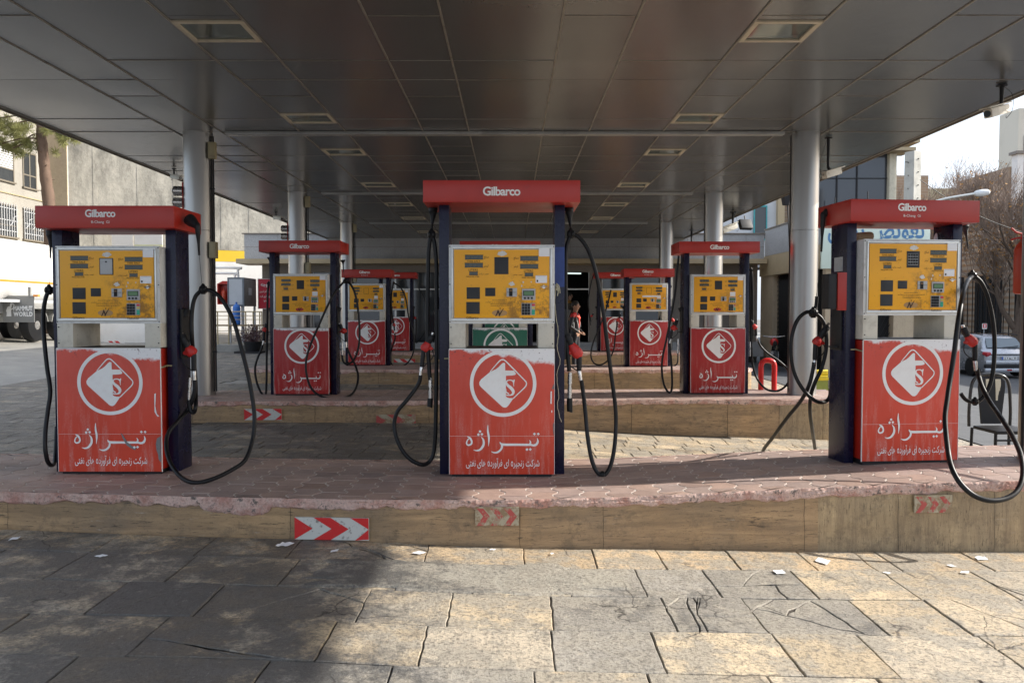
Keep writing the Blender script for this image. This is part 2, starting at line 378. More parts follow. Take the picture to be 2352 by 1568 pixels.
def trav_mat(name, sc, c1=(.54, .35, .175), c2=(.30, .19, .095)):
    m, nt, b = nodes(name); v = geo_pos(nt, sc); v1 = geo_pos(nt)
    a = noise_n(nt, 1.0, 9, .7, v, .5); p = noise_n(nt, 5.5, 8, .7, v); cl = noise_n(nt, 1.6, 5, .6, v1); g = noise_n(nt, 110, 3, .6, v1)
    sx = N(nt, "ShaderNodeSeparateXYZ"); L(nt, v1, sx.inputs[0])
    col = mixc(nt, ramp(nt, a, .38, .62), c1, c2)
    col = mixc(nt, ramp(nt, cl, .35, .7, 0, .6), col, (.17, .135, .10))
    col = mixc(nt, ramp(nt, noise_n(nt, 7, 8, .75, v1), .52, .64, 0, .55), col, (.10, .075, .05))
    col = mixc(nt, math_n(nt, 'MULTIPLY', ramp(nt, p, .585, .63), .85), col, (.045, .032, .02))
    col = mixc(nt, math_n(nt, 'MULTIPLY', ramp(nt, g, .62, .7), .6), col, (.08, .06, .04))
    col = mixc(nt, math_n(nt, 'MULTIPLY', ramp(nt, noise_n(nt, 3, 7, .75, geo_pos(nt, (1, 1, 9))), .63, .68), .6), col, (.50, .46, .40))
    sx2 = ramp(nt, noise_n(nt, 1.3, 6, .7, geo_pos(nt, (1, 1, 5))), .40, .60, 0, .40); col = mixc(nt, sx2, col, (.20, .135, .07))
    L(nt, col, b.inputs["Base Color"]); b.inputs["Roughness"].default_value = .5; bump(nt, b, p, .35, .006); return m
M['trav_h'] = trav_mat("brown_travertine", (1.6, 1.6, 16)); M['trav_v'] = trav_mat("upright_grain_travertine", (22, 22, 2.4), (.54, .40, .22), (.30, .215, .12))
def ceil_mat():
    m, nt, b = nodes("grey_composite_ceiling"); v = geo_pos(nt)
    at_ = N(nt, "ShaderNodeAttribute"); at_.attribute_name = "tint"
    a = noise_n(nt, .7, 5, .6, v); s = noise_n(nt, 25, 5, .7, geo_pos(nt, (1, .25, 1)))
    col = mixc(nt, ramp(nt, a, .3, .7), (.165, .168, .168), (.20, .20, .197))
    col = mixc(nt, 1.0, col, at_.outputs["Color"], 'MULTIPLY')
    L(nt, col, b.inputs["Base Color"]); b.inputs["Metallic"].default_value = .55
    L(nt, ramp(nt, s, .3, .7, .215, .262), b.inputs["Roughness"]); bump(nt, b, a, .06, .08); return m
M['ceil'] = ceil_mat()
M['trim'] = paint("brown_canopy_trim", (.14, .115, .085), .5, dirt=.4, scale=3)
M['bead'] = paint("ceiling_bead", (.26, .235, .20), .45, .3, dirt=.6, scale=5)
M['beam'] = paint('beam_cover_metal', (.30, .30, .29), .4, .4, dirt=.5, scale=3)
M['lampframe'] = paint("cream_lamp_frame", (.50, .44, .33), .5, dirt=.3, scale=8)
def granite(name, c, joint=True, jz=.45, jx=1.3, var=.25):
    m, nt, b = nodes(name); v = geo_pos(nt)
    g = noise_n(nt, 40, 5, .7, v); a = noise_n(nt, 1.0, 6, .65, v)
    col = mixc(nt, ramp(nt, g, .35, .65), tuple(x * (1 - var) for x in c), tuple(min(1, x * (1 + var)) for x in c))
    col = mixc(nt, ramp(nt, a, .45, .75, 0, .4), col, tuple(x * .55 for x in c))
    L(nt, col, b.inputs["Base Color"]); b.inputs["Roughness"].default_value = .6; return m
M['granite'] = granite("grey_granite", (.36, .36, .36)); M['granite2'] = granite("brown_granite", (.22, .19, .16))
def stained(name, c1, c2, sc=(1.2, 1.2, .25)):
    m, nt, b = nodes(name); v = geo_pos(nt, sc); w = geo_pos(nt)
    a = noise_n(nt, .9, 8, .7, v); a2 = noise_n(nt, .35, 6, .65, w); g = noise_n(nt, 6, 6, .7, w)
    col = mixc(nt, ramp(nt, a, .38, .62), c1, c2); col = mixc(nt, ramp(nt, a2, .35, .65, 0, .55), col, c1)
    col = mixc(nt, ramp(nt, g, .5, .75, 0, .35), col, tuple(x * .6 for x in c2))
    L(nt, col, b.inputs["Base Color"]); b.inputs["Roughness"].default_value = .9; bump(nt, b, g, .4, .05); return m
M['concrete'] = stained("stained_concrete", (.50, .47, .40), (.20, .19, .165), (2.2, 2.2, .8))
M['whitestone'] = stained("pale_stone_cladding", (.33, .31, .275), (.25, .235, .205), (.5, .5, .5))
M['beigestone'] = stained("beige_render", (.48, .39, .27), (.40, .32, .23))
M['bronze'] = paint('bronze_frame', (.16, .14, .11), .5, dirt=.4)
M['bark'] = paint("bark", (.10, .07, .05), .9, dirt=.6, dcol=(.03, .02, .015), scale=10, bmp=.8)
M['pinebark'] = paint("pine_bark", (.12, .075, .05), .9, dirt=.95, dcol=(.02, .015, .01), scale=5, bmp=1, stretch=(1, 1, .4))
M['twig'] = paint("grey_brown_twigs", (.24, .18, .14), .9, dirt=.3, scale=6, bmp=0)
M['needles'] = paint("pine_needles", (.19, .19, .06), .7, dirt=.5, dcol=(.08, .10, .03), scale=1.4, bmp=0)
M['leaf'] = paint("dry_orange_leaves", (.30, .15, .035), .7, dirt=.4, scale=3, bmp=0)
def brick_mat(name, c1, c2, mortar, w=.25, h=.08):
    m, nt, b = nodes(name); t = N(nt, "ShaderNodeTexBrick"); L(nt, coord(nt, "Object", rot=(R(90), 0, 0)), t.inputs[0])
    t.inputs["Color1"].default_value = (*c1, 1); t.inputs["Color2"].default_value = (*c2, 1); t.inputs["Mortar"].default_value = (*mortar, 1)
    t.inputs["Scale"].default_value = 1; t.inputs["Brick Width"].default_value = w; t.inputs["Row Height"].default_value = h; t.inputs["Mortar Size"].default_value = .008
    col = mixc(nt, ramp(nt, noise_n(nt, .8, 5, .6, geo_pos(nt)), .4, .7, 0, .4), t.outputs[0], c2)
    L(nt, col, b.inputs["Base Color"]); b.inputs["Roughness"].default_value = .85; return m
M['brick'] = brick_mat("tan_brick", (.40, .28, .18), (.34, .23, .15), (.45, .40, .33), .5, .14)

# ------------------------------------------------------------------ lettering
TT = {'ا': (0xFE8D, 0xFE8E, 0, 0), 'آ': (0xFE81, 0xFE82, 0, 0), 'ب': (0xFE8F, 0xFE90, 0xFE91, 0xFE92), 'ت': (0xFE95, 0xFE96, 0xFE97, 0xFE98),
      'ج': (0xFE9D, 0xFE9E, 0xFE9F, 0xFEA0), 'ح': (0xFEA1, 0xFEA2, 0xFEA3, 0xFEA4), 'د': (0xFEA9, 0xFEAA, 0, 0), 'ر': (0xFEAD, 0xFEAE, 0, 0),
      'ز': (0xFEAF, 0xFEB0, 0, 0), 'ژ': (0xFB8A, 0xFB8B, 0, 0), 'ش': (0xFEB5, 0xFEB6, 0xFEB7, 0xFEB8), 'ض': (0xFEBD, 0xFEBE, 0xFEBF, 0xFEC0),
      'ع': (0xFEC9, 0xFECA, 0xFECB, 0xFECC), 'غ': (0xFECD, 0xFECE, 0xFECF, 0xFED0), 'ف': (0xFED1, 0xFED2, 0xFED3, 0xFED4),
      'ق': (0xFED5, 0xFED6, 0xFED7, 0xFED8), 'ک': (0xFB8E, 0xFB8F, 0xFB90, 0xFB91), 'ل': (0xFEDD, 0xFEDE, 0xFEDF, 0xFEE0),
      'م': (0xFEE1, 0xFEE2, 0xFEE3, 0xFEE4), 'ن': (0xFEE5, 0xFEE6, 0xFEE7, 0xFEE8), 'و': (0xFEED, 0xFEEE, 0, 0),
      'ه': (0x0665, 0xFEEA, 0xFEEB, 0xFEEC), 'ی': (0xFBFC, 0xFBFD, 0xFBFE, 0xFBFF), 'س': (0xFEB1, 0xFEB2, 0xFEB3, 0xFEB4)}
def fa(s):
    out = []
    for i, c in enumerate(s):
        if c not in TT: out.append(c); continue
        p = i > 0 and s[i - 1] in TT and TT[s[i - 1]][2]
        n = i + 1 < len(s) and s[i + 1] in TT and TT[c][2]
        out.append(chr(TT[c][3 if (p and n) else 1 if p else 2 if n else 0]))
    return ''.join(reversed(out))
_tc = {}
def text_me(body, bold=0.0, spacing=1.0):
    "glyph outlines as a flat mesh, islands lifted apart so that none overlap in one plane"
    k = (body, bold, spacing)
    if k in _tc: return _tc[k]
    cu = bpy.data.curves.new("t", 'FONT'); cu.body = body; cu.size = 1; cu.offset = bold; cu.space_character = spacing; cu.resolution_u = 3
    o = bpy.data.objects.new("t", cu); COL.objects.link(o)
    bpy.context.view_layer.update()
    dg = bpy.context.evaluated_depsgraph_get()
    me = bpy.data.meshes.new_from_object(o.evaluated_get(dg)); bpy.data.objects.remove(o); bpy.data.curves.remove(cu)
    me.materials.clear()
    bm = bmesh.new(); bm.from_mesh(me); seen = set(); idx = 0
    bm.verts.ensure_lookup_table()
    for v in bm.verts:
        if v in seen: continue
        st = [v]; seen.add(v); isl = []
        while st:
            a = st.pop(); isl.append(a)
            for e in a.link_edges:
                b = e.other_vert(a)
                if b not in seen: seen.add(b); st.append(b)
        for a in isl: a.co.z = (idx % 3) * .002
        idx += 1
    bm.to_mesh(me); bm.free()
    xs = [v.co.x for v in me.vertices] or [0]; ys = [v.co.y for v in me.vertices] or [0]
    _tc[k] = (me, min(xs), max(xs), min(ys), max(ys)); return _tc[k]
def add_text(mb, body, cx, cz, w=None, h=None, y=0.0, bold=0.0, spacing=1.0, back=False):
    "centred on (cx, cz) in the XZ plane, facing -Y"
    me, x0, x1, y0, y1 = text_me(body, bold, spacing)
    sx = (w / (x1 - x0)) if w else (h / (y1 - y0)); sy = (h / (y1 - y0)) if h else sx
    Mx = Matrix(((sx, 0, 0, cx - sx * (x0 + x1) / 2), (0, 0, -sx, y), (0, sy, 0, cz - sy * (y0 + y1) / 2), (0, 0, 0, 1)))
    mb.addmesh(me, Mx)
# ------------------------------------------------------------------ ground, road, paving
def front_edge(x):      # kerb line of the nearest island: it swells gently towards the camera
    return lerp_table([(-6, 5.55), (-3.46, 5.36), (-2.2, 5.22), (-1, 5.13), (0, 5.12), (.9, 5.22), (1.86, 5.31), (3.7, 5.42), (6, 5.60)], x)
def grid_sheet(name, x0, x1, y0, y1, nx, ny, dz, mat, kind="structure", f=None):
    mb = MB(); g = []
    for i in range(nx + 1):
        row = []
        for j in range(ny + 1):
            x = x0 + (x1 - x0) * i / nx; y = y0 + (y1 - y0) * j / ny
            row.append(mb.bm.verts.new((x, y, (f or zg)(x, y) + dz)))
        g.append(row)
    for i in range(nx):
        for j in range(ny): mb._f([g[i][j], g[i + 1][j], g[i + 1][j + 1], g[i][j + 1]], True)
    o = mb.build(name, mat); o["kind"] = kind; return o
grid_sheet("ground", -150, 150, -60, 240, 150, 150, -.035, M['earth'])
grid_sheet("forecourt_bed", -9.5, 6.45, -3, 11.3, 60, 50, -.009, M['joint'])
grid_sheet("road", 6.5, 24, -8, 90, 30, 60, -.004, M['asphalt'])
grid_sheet("forecourt", -16, 6.45, 11.3, 28.2, 60, 40, -.012, M['plaza'])
grid_sheet("plaza", -30, -9.5, -3, 11.3, 40, 30, -.012, M['plaza'])

ISL = [  # x0, x1, front edge function, depth, top z
    (-5.8, 6.0, front_edge, 1.38, 0.0),
    (-5.25, 4.78, lambda x: 10.42 + .035 * (x + 4), 1.45, .045),
    (-5.25, 4.78, lambda x: 15.45, 1.45, .10),
    (-5.25, 4.78, lambda x: 21.1, 1.45, .14)]
def on_island(x, y, m=.0):
    for x0, x1, f, d, z in ISL:
        if x0 - m < x < x1 + m and f(x) - m < y < f(x) + d + m: return True
    return False

rnd = random.Random(11)
def split_poly(P, rnd, jit, mn):
    "cut a convex-ish outline by a jagged line through two of its sides"
    n = len(P); i, j = sorted(rnd.sample(range(n), 2))
    if j - i < 1: return [P]
    a = P[i] + (P[(i + 1) % n] - P[i]) * rnd.uniform(.3, .7); b = P[j] + (P[(j + 1) % n] - P[j]) * rnd.uniform(.3, .7)
    d = b - a
    if d.length < mn: return [P]
    nrm = Vector((-d.y, d.x)).normalized(); k = max(2, int(d.length / .07)); mid = []; off = 0
    for q in range(1, k):
        off += rnd.uniform(-jit, jit); off *= .8
        mid.append(a + d * (q / k) + nrm * off)
    A = P[:i + 1] + [a] + mid + [b] + P[j + 1:]
    B = [a] + P[i + 1:j + 1] + [b] + mid[::-1]
    return [A, B]
def area(P): return abs(sum(P[i].x * P[(i + 1) % len(P)].y - P[(i + 1) % len(P)].x * P[i].y for i in range(len(P)))) / 2
def add_slab(mb, lay, P, gap, tint, zf, th=.03, ch=.005, lift=0, tilt=(0, 0)):
    c = sum(P, Vector((0, 0))) / len(P); r = math.sqrt(area(P) / math.pi)
    if r < .02: return
    n0 = len(P); sg_ = 1 if sum(P[i].x * P[(i + 1) % n0].y - P[(i + 1) % n0].x * P[i].y for i in range(n0)) > 0 else -1
    off = []
    for i in range(n0):
        e1 = P[i] - P[i - 1]; e2 = P[(i + 1) % n0] - P[i]
        e1 = e1.normalized() if e1.length > 1e-6 else Vector((1, 0)); e2 = e2.normalized() if e2.length > 1e-6 else e1
        m1 = Vector((-e1.y, e1.x)) * sg_; m2 = Vector((-e2.y, e2.x)) * sg_; off.append((m1 + m2) / max(.8, 1 + m1.dot(m2)))
    def ring(inset, dz):
        out = []
        for p, o_ in zip(P, off):
            q = p + o_ * inset
            out.append(mb.bm.verts.new((q.x, q.y, zf(q.x, q.y) + dz + lift + (q.x - c.x) * tilt[0] + (q.y - c.y) * tilt[1])))
        return out
    a = ring(gap, -th); b = ring(gap, -ch); t = ring(gap + ch, 0); n = len(P); fs = []
    for i in range(n):
        k = (i + 1) % n
        fs.append(mb._f([a[i], a[k], b[k], b[i]])); fs.append(mb._f([b[i], b[k], t[k], t[i]]))
    fs.append(mb._f(t))
    for f in fs:
        if f:
            for lp in f.loops: lp[lay] = (*tint, 1)
def warp(p):
    w = max(0, min(1, (p.y - 2.2) / 2.6)) if p.y < 6 else 0
    return Vector((p.x, p.y + (front_edge(p.x) - 5.12) * w))
mb = MB(); lay = mb.bm.loops.layers.float_color.new("tint")
v = 5.105; rows = [.40, .46, .46, .44, .44, .44, .42, .4, .4]
for rk, hgt in enumerate(rows):
    x = -7.2 + rnd.uniform(0, .3)
    while x < 6.4:
        left = x < -.9
        w = rnd.uniform(.5, .85) if left else rnd.uniform(.40, .62)
        x1 = min(x + w, 6.45)
        P = [Vector((x, v - hgt)), Vector(((x + x1) / 2, v - hgt)), Vector((x1, v - hgt)), Vector((x1, v)), Vector(((x + x1) / 2, v)), Vector((x, v))]
        jx = rnd.uniform(-.004, .004); P[0].x += jx; P[5].x -= jx
        pcs = [P]; crack = rnd.random()
        if crack < (.34 if left else .20):
            for _ in range(rnd.choice((1, 1, 2, 3, 4))):
                k = max(range(len(pcs)), key=lambda q: area(pcs[q])); pcs = pcs[:k] + split_poly(pcs[k], rnd, .012, .1) + pcs[k + 1:]
        if rk in (0, 1) and -1.9 < x < -.9:       # shattered corner by the patch
            for _ in range(9):
                k = max(range(len(pcs)), key=lambda q: area(pcs[q])); pcs = pcs[:k] + split_poly(pcs[k], rnd, .02, .05) + pcs[k + 1:]
        if rk in (1, 2) and .75 < x < 1.7:
            for _ in range(6):
                k = max(range(len(pcs)), key=lambda q: area(pcs[q])); pcs = pcs[:k] + split_poly(pcs[k], rnd, .02, .05) + pcs[k + 1:]
        t = rnd.uniform(.78, 1.12); warm = rnd.uniform(-.10, .10); g = rnd.random() < .3
        tint = (t * (1 + warm * .5), t, t * (1 - warm)) if not g else (t * .68, t * .76, t * .92)
        if rk == 0: tint = (t * 1.08, t * .98, t * .86)
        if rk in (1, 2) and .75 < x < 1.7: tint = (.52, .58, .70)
        lf = rnd.uniform(-.003, .003); tl = (rnd.uniform(-.0025, .0025), rnd.uniform(-.0025, .0025))
        def rag(Q):
            out = []
            for i in range(len(Q)):
                a, b = Q[i], Q[(i + 1) % len(Q)]; k = max(1, int((b - a).length / .06))
                for q in range(k):
                    p = a.lerp(b, q / k); out.append(p + Vector((noise.noise((p.x * 11, p.y * 11, 1)), noise.noise((p.x * 11, p.y * 11, 5)))) * .006 + Vector((noise.noise((p.x * 40, p.y * 40, 1)), noise.noise((p.x * 40, p.y * 40, 5)))) * .003)
            return out
        for Q in pcs:
            Q = rag(Q)
            jl = rnd.uniform(-.002, .002) if len(pcs) > 1 else 0
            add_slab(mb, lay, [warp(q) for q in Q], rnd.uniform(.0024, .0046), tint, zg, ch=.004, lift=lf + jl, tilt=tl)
        x = x1
    v -= hgt
# lanes between the islands: smaller, smoother setts
def sett_zone(x0, x1, y0, y1, hs, wr, seed):
    r2 = random.Random(seed); y = y0
    while y < y1:
        h = hs * r2.uniform(.9, 1.1); x = x0 + r2.uniform(0, .2)
        while x < x1:
            w = r2.uniform(*wr); xe = min(x + w, x1)
            if xe - x > .06 and not on_island((x + xe) / 2, y + h / 2, .08):
                P = [Vector((x, y)), Vector((xe, y)), Vector((xe, y + h)), Vector((x, y + h))]
                t = r2.uniform(.7, 1.08) * (.62 if x < .1 else 1); add_slab(mb, lay, P, .004, (t, t * .97, t * .92), zg, lift=r2.uniform(-.002, .002))  # left of the sunlit part the tint carries stain and shade
            x = xe
        y += h
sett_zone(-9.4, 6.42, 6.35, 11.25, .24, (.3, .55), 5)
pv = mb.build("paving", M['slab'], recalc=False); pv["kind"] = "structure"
# far lanes: one coarse sheet of setts
mb = MB(); lay = mb.bm.loops.layers.float_color.new("tint")
def far_zone(x0, x1, y0, y1, seed):
    r2 = random.Random(seed); y = y0
    while y < y1:
        x = x0
        while x < x1:
            xe = min(x + r2.uniform(.5, .9), x1)
            if not on_island((x + xe) / 2, y + .2, .1) and xe - x > .1:
                t = r2.uniform(.75, 1.1) * (.66 if x < .5 else .95)  # left setts darker: lane stain and canopy shade in the tint
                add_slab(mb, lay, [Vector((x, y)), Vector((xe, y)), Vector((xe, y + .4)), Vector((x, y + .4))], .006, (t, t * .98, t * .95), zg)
            x = xe
        y += .4
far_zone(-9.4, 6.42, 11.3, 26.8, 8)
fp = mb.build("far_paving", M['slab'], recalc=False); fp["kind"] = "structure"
# cement smear that replaced a row of slabs
mb = MB(); lay = mb.bm.loops.layers.float_color.new("tint"); P = []; C0 = Vector((-.25, 4.50)); NP = 120
for k in range(NP):
    a = 2 * math.pi * k / NP; ca, sa = math.cos(a), math.sin(a)
    rr = 1 + .30 * noise.noise((ca * 2.2, sa * 2.2, 3)) + .14 * noise.noise((ca * 7, sa * 7, 7)) + .07 * noise.noise((ca * 22, sa * 22, 1))
    P.append(warp(C0 + Vector((.92 * rr * math.copysign(abs(ca) ** .55, ca), .25 * (1 + (rr - 1) * 1.3) * math.copysign(abs(sa) ** .45, sa)))))
C1 = warp(C0); rg = []
for f, dz in ((0, .007), (.4, .008), (.75, .007), (.94, .006), (1.0, -.002)):
    rg.append([mb.bm.verts.new((*(C1 + (p - C1) * max(f, .01)), zg(*(C1 + (p - C1) * f)) + dz + (.0015 * noise.noise((p.x * 6 * f, p.y * 6 * f, 0)) if f < 1 else 0))) for p in P])
for A, B in zip(rg, rg[1:]):
    for i in range(NP): mb._f([A[i], B[i], B[(i + 1) % NP], A[(i + 1) % NP]], True)
for f in mb.bm.faces:
    for q in f.loops: q[lay] = (.66, .74, .86, 1)
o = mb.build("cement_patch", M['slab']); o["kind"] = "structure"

# ------------------------------------------------------------------ pump islands
def island(idx):
    x0, x1, fe, dep, zt = ISL[idx]; near = idx == 0
    zf_ = (lambda x: ztop(x)) if near else (lambda x: zt)
    root = thing("pump_island", ((x0 + x1) / 2, fe(0), zt), None, None); root["kind"] = "structure"
    del_org = root.location.copy()
    def b(mbx, name, mat, rc=True):
        o = mbx.build(name, mat, root, rc, org=del_org); return o
    # boundary loop
    rc = .45; loop = []
    nx = 120 if near else 60
    def cut(x):
        e = min(x - x0, x1 - x)
        return (rc - math.sqrt(max(0, rc * rc - (rc - e) ** 2))) if e < rc else 0
    xs = sorted(set([x0 + (x1 - x0) * i / nx for i in range(nx + 1)] + [x0 + rc * (1 - math.cos(k * math.pi / 16)) for k in range(9)] + [x1 - rc * (1 - math.cos(k * math.pi / 16)) for k in range(9)]))
    fr = [Vector((x, fe(x) + cut(x))) for x in xs]; bk = [Vector((x, fe(x) + dep - cut(x))) for x in xs]
    loop = fr + bk[::-1]
    # travertine face
    mb = MB(); mb2 = MB(); n = len(loop)
    lip = .062
    def offs(i, d):
        p = loop[i]; a = loop[i - 1]; c = loop[(i + 1) % n]; t = (c - a)
        if t.length < 1e-6: t = Vector((1, 0))
        t.normalize(); return p + Vector((t.y, -t.x)) * d
    top = [mb.bm.verts.new((*offs(i, -.012), zf_(loop[i].x) - .02)) for i in range(n)]
    bot = [mb.bm.verts.new((*offs(i, .0), zg(loop[i].x, loop[i].y) - .05)) for i in range(n)]
    for i in range(n):
        k = (i + 1) % n; mb.mi = 1 if (near and loop[i].x > 1.97) or (idx == 1 and loop[i].x > 3.6) else 0
        mb._f([top[i], bot[i], bot[k], top[k]], True)
    b(mb, "kerb_face", [M['trav_h'], M['trav_v']])
    # narrow open joints between the face slabs, and a loose line of dirt at the foot
    mb = MB(); js = [-3.42, -1.45, .05, .60, 1.97, 2.62, 3.3, 3.9, 4.6] if near else [-4.2, -2.6, -1.1, .3, 1.6, 2.9, 3.6, 4.2]
    for jx in js:
        yy = fe(jx); zb = zg(jx, yy); zt = zf_(jx)
        pts = []; kk = 6
        for q in range(kk + 1): pts.append((jx + .006 * noise.noise((jx * 7, q * .9, 0)), yy - .0015 + (.0 if q else 0), zt - lip + (zb - zt + lip) * q / kk))
        w = .0011 if near else .002
        for (ax, ay, az), (bx_, by, bz) in zip(pts, pts[1:]):
            f1 = ay - .012 * (1 - (zt - az) / max(.1, zt - zb)) * -1; f2 = by + .012 * (1 - (zt - bz) / max(.1, zt - zb))
            mb.poly([(ax - w, f1 - .004, az), (ax + w, f1 - .004, az), (bx_ + w, f2 - .004, bz), (bx_ - w, f2 - .004, bz)])
    b(mb, "kerb_joint", M['void'])
    # crumbling mortar lip
    mb = MB(); cols = []; dens = 16 if near else 3
    pl = []
    for i in range(n):
        a = loop[i]; c = loop[(i + 1) % n]
        for q in range(dens): pl.append(a.lerp(c, q / dens))
    m = len(pl); rows_ = 6
    acc = 0; grid = []
    for i in range(m):
        p = pl[i]; a = pl[i - 3]; c = pl[(i + 3) % m]; t = (c - a); t = t.normalized() if t.length > 1e-6 else Vector((1, 0)); nr = Vector((t.y, -t.x))
        big = noise.noise((p.x * 1.3, p.y * 1.3, 5)); hgt = lip * (1.05 + .30 * big + .40 * noise.noise((p.x * 8, p.y * 8, 2)) + .10 * noise.noise((p.x * 40, p.y * 40, 2)))
        if near and -2.06 < p.x < -1.58 and p.y < 5.6: hgt += .052 * math.sin((p.x + 2.06) / .48 * math.pi) ** .35
        col = []
        for r_ in range(rows_ + 1):
            z = zf_(p.x) + .001 - hgt * r_ / rows_
            bulge = .008 + .007 * noise.noise((p.x * 10, p.y * 10, r_ * .8)) + .005 * noise.noise((p.x * 60, p.y * 60, r_ * 2.1)) - (.004 if r_ == 0 else 0)
            if r_ == rows_: bulge = -.002
            q = p + nr * bulge; col.append(mb.bm.verts.new((q.x, q.y, z)))
        q = p - nr * .03; col.insert(0, mb.bm.verts.new((q.x, q.y, zf_(p.x) - .0035 + .003 * noise.noise((p.x * 20, p.y * 20, 9)))))
        grid.append(col)
    for i in range(m):
        A = grid[i]; B = grid[(i + 1) % m]
        for r_ in range(len(A) - 1): mb._f([A[r_], A[r_ + 1], B[r_ + 1], B[r_]], True)
    b(mb, "mortar_edge", M['lip'])
    # bed
    mb = MB(); f1 = [mb.bm.verts.new((p.x, p.y + .01, zf_(p.x) - .0024)) for p in fr]; f2 = [mb.bm.verts.new((p.x, p.y - .01, zf_(p.x) - .0024)) for p in bk]
    for i in range(len(fr) - 1): mb._f([f1[i], f1[i + 1], f2[i + 1], f2[i]])
    b(mb, "grout_bed", M['grout'])
    # interlocking pavers
    mb = MB(); lay = mb.bm.loops.layers.float_color.new("tint"); r3 = random.Random(idx + 40)
    pw, ph = (.178, .19); nrow = int(dep / ph) + 1; ncol = int((x1 - x0) / pw)
    def wav(v_, s): return .020 * (1 if (v_ % 2) < 1 else -1) * s
    for c_ in range(ncol):
        for r_ in range(nrow):
            X0 = x0 + .04 + c_ * pw; V0 = .012 + r_ * ph + (ph / 2 if c_ % 2 else 0) - ph / 2
            def zig(vv):   # zigzag side line shared by neighbours
                t = (vv / ph) % 1.0; return .020 * (1 - 4 * abs(t - .5)) * .9
            side = []
            vs_ = [V0, V0 + ph * .12, V0 + ph * .38, V0 + ph * .62, V0 + ph * .88, V0 + ph]
            Lp = [Vector((X0 + .018 * s, q)) for q, s in zip(vs_, (-1, -1, 1, 1, -1, -1))]
            Rp = [Vector((X0 + pw + .018 * s, q)) for q, s in zip(vs_, (-1, -1, 1, 1, -1, -1))] if c_ % 2 == 0 else [Vector((X0 + pw + .018 * s, q)) for q, s in zip(vs_, (1, 1, -1, -1, 1, 1))]
            if c_ % 2: Lp = [Vector((X0 + .018 * s, q)) for q, s in zip(vs_, (1, 1, -1, -1, 1, 1))]
            if c_ % 2 == 0: Rp = [Vector((X0 + pw + .018 * s, q)) for q, s in zip(vs_, (-1, -1, 1, 1, -1, -1))]
            P = Lp[::-1] + Rp; P = P[::-1]
            Q = []
            for p in P:
                vv = max(.004, min(dep - .012, p.y)); q_ = Vector((p.x, fe(p.x) + vv))
                if not Q or (Q[-1] - q_).length > .003: Q.append(q_)
            if len(Q) > 3 and (Q[-1] - Q[0]).length < .003: Q.pop()
            cx = X0 + pw / 2; vmid = (max(V0, 0) + min(V0 + ph, dep)) / 2
            if len(Q) < 4 or min(vmid, dep - vmid) < cut(cx) * 1.05: continue
            if area(Q) < .0025: continue
            t = r3.uniform(.88, 1.10); w = r3.uniform(-.05, .05)
            if r3.random() < .10: t *= .8
            add_slab(mb, lay, Q, .0046, (t * (1 + w), t, t * (1 - w)), lambda x, y: zf_(x), th=.003, ch=.0009, lift=r3.uniform(-.0008, .0012), tilt=(r3.uniform(-.006, .006), r3.uniform(-.006, .006)))
    b(mb, "pavers", M['paver'], False)
    return root
for i in range(4): island(i)

